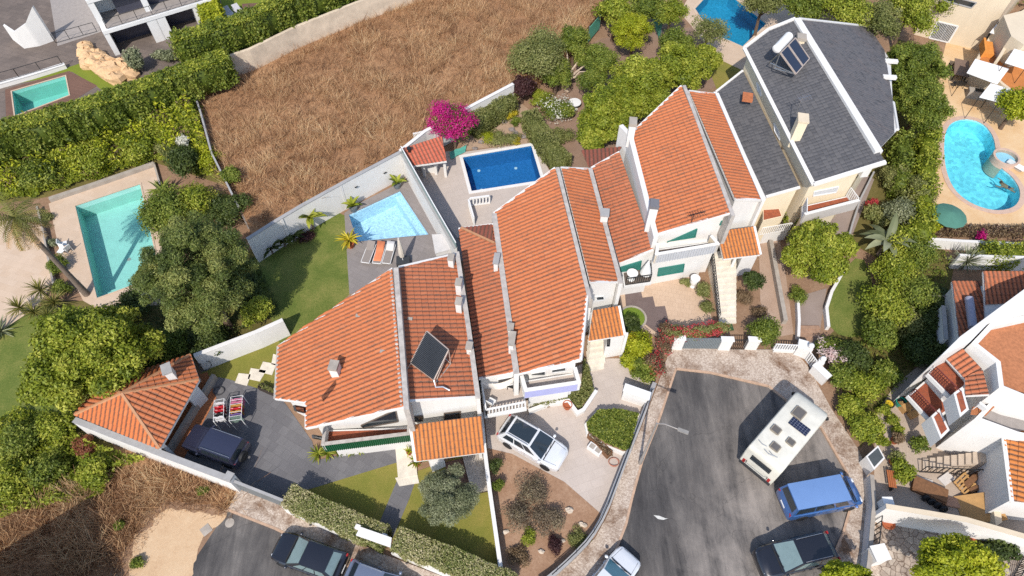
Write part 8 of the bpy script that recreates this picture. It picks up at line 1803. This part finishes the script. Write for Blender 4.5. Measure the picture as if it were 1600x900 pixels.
def pot(px, r, h, mat, label, lf=None, fill=None):
    p = G(*px, .02); r_ = thing('plant_pot', p, label, 'pot'); MB().lathe(p, [(r * .75, 0), (r, h), (r * 1.08, h), (r * 1.08, h + .05), (r * .9, h + .05), (r * .85, h - .05), (.01, h - .05)], 16).build('pot', mat, r_, True)
    if fill: MB().lathe(p, [(r * .84, h - .03), (.01, h)], 14).build('fill', fill, r_, True)
    if lf: crown('foliage', r_, p + V(0, 0, h + .25), (r * 1.5, r * 1.5, .35), 420, .08, lf, 8, .45, core=.3)
    return r_
pot((1386, 634), .32, .35, BLACK, 'black tub with yellow contents at the top of the yard', None, M_('yellow_fill', rgb((224, 186, 40)), .8)); pot((1404, 632), .34, .4, M_('teal_tub', rgb((30, 140, 120)), .4), 'teal green tub beside the black tub', None, DKMETAL); pot((1416, 624), .26, .4, TERRAPOT, 'terracotta pot with white flowers by the lower balcony', LEAF['white'])
pot((1396, 690), .28, .4, TERRAPOT, 'clay pot with dry plant near the pavement corner', LEAF['brown']); pot((1395, 722), .36, .45, TERRAPOT, 'wide clay pot beside the street meter box', LEAF['drygreen']); pot((1385, 820), .36, .3, TERRAPOT, 'shallow terracotta bowl in the crazy paved garden'); pot((1380, 790), .3, .35, TERRAPOT, 'clay bowl on the corner of the tall yard wall')
for px, lb, s in (((1412, 640), 'larger brown cardboard box below the lower balcony', .6), ((1424, 650), 'smaller brown cardboard box below the lower balcony', .5)):
    r_ = thing('cardboard_box', G(*px, .02), lb, 'box', None, R(20)); MB().box(V(0, 0, s * .4), (s, s * .8, s * .8)).build('box', PLY, r_, False, True); MB().bar(V(-s * .5, s * .4, s * .8), V(-s * .45, s * .75, s * .95), .02, s * .9).build('flap', PLY, r_, False, True)
bn = thing('garden_bench', G(1388, 752, .02), 'small orange brown slatted bench inside the street wall', 'bench', None, R(80))
for i in range(4): MB().bar(V(-.55, -.18 + .12 * i, .45), V(.55, -.18 + .12 * i, .45), .1, .03).build('slat', M_('orange_brown_wood', rgb((176, 104, 60)), .7), bn, False, True)
for x in (-.45, .45): MB().bar(V(x, 0, 0), V(x, 0, .43), .06, .4).build('leg', DKMETAL, bn, False, True)
mb = thing('meter_box', G(1366, 712, .1), 'slanted grey meter box with glass top at the pavement corner', 'meter box'); q = [G(*x, 1.2) for x in [(1353, 713), (1372, 696), (1383, 716), (1366, 734)]]; MB().prism(q, 0, 1.2).build('box', WHITE, mb); MB().prism(offset_poly(q, .1), 1.202, 1.23).build('glass_top', M_('smoked_top', rgb((84, 88, 88)), .2), mb)
railing('street_gate', [G(1364, 815, .02), G(1358, 866, .02)], 1.3, DKMETAL, label='dark iron gate at the crazy paved front garden', cat='gate', step=.3, r=.022, pname='gate_bars')
wallbox((1366, 800), .5, .5, 1.9, 0, 'white pillar at the top of the dark iron street gate', 'gate_pillar', None, 'gate pillar'); wallbox((1358, 874), .8, .8, 1.5, 10, 'broad white pillar at the bottom of the dark iron street gate', 'gate_pillar', None, 'gate pillar')
railing('garden_railing', [G(1580, 905, .02), G(1600, 868, .02)], 1.0, DKMETAL, label='dark railing against the shaded white wall at the bottom right', cat='railing', step=.2, r=.02)
r_ = thing('flower_trough', G(1520, 852, 0), 'terracotta trough below the shaded white wall', 'planter'); p = G(1520, 852, 0); MB().box(p + V(0, 0, .3), (1.7, .4, .6), R(-14)).build('box', TERRAPOT, r_)
tag(MB().box(G(350, 722, .0) + V(0, 0, 0), (.01, .01, .01)).build('drain_cover', DKMETAL), 'x', 'x') if False else None
for px, s, lb in (((359, 817), .28, 'round pale manhole cover in the asphalt at the lower left'), ((322, 828), .4, 'pale concrete drain cover at the edge of the sand')):
    r_ = thing('manhole_cover', G(*px, 0), lb, 'manhole cover'); MB().lathe(G(*px, .012), [(s, 0), (s, .02), (.01, .022)], 20 if s < .3 else 4).build('cover', CONCRETE, r_)
# ---- gabled house just outside the lower left corner; its shadow falls on the slope
T0 = G(155, 768, 0); hgt = 9.0; apx = T0 + SUN_DIR * (hgt / SUN_DIR.z); ze = 5.0
l_ = G(-70, 905, 0) + SUN_DIR * (ze / SUN_DIR.z); r0 = G(198, 905, 0); r_e = r0 + SUN_DIR * (1.0 / SUN_DIR.z)
rO = thing('house', V(apx.x, apx.y, 0), 'white gabled house beyond the lower left corner casting the long shadow', 'house')
fr_ = [V(l_.x, l_.y, 0), V(r_e.x, r_e.y, 0), V(r_e.x, r_e.y, 1.0), apx, l_]; bk = [p + V(0, -7, 0) for p in fr_]
MB().add(fr_ + bk, [(0, 1, 2, 3, 4), (9, 8, 7, 6, 5), (0, 4, 9, 5), (1, 6, 7, 2), (2, 7, 8, 3), (3, 8, 9, 4), (0, 5, 6, 1)]).build('wall', WHITE, rO)
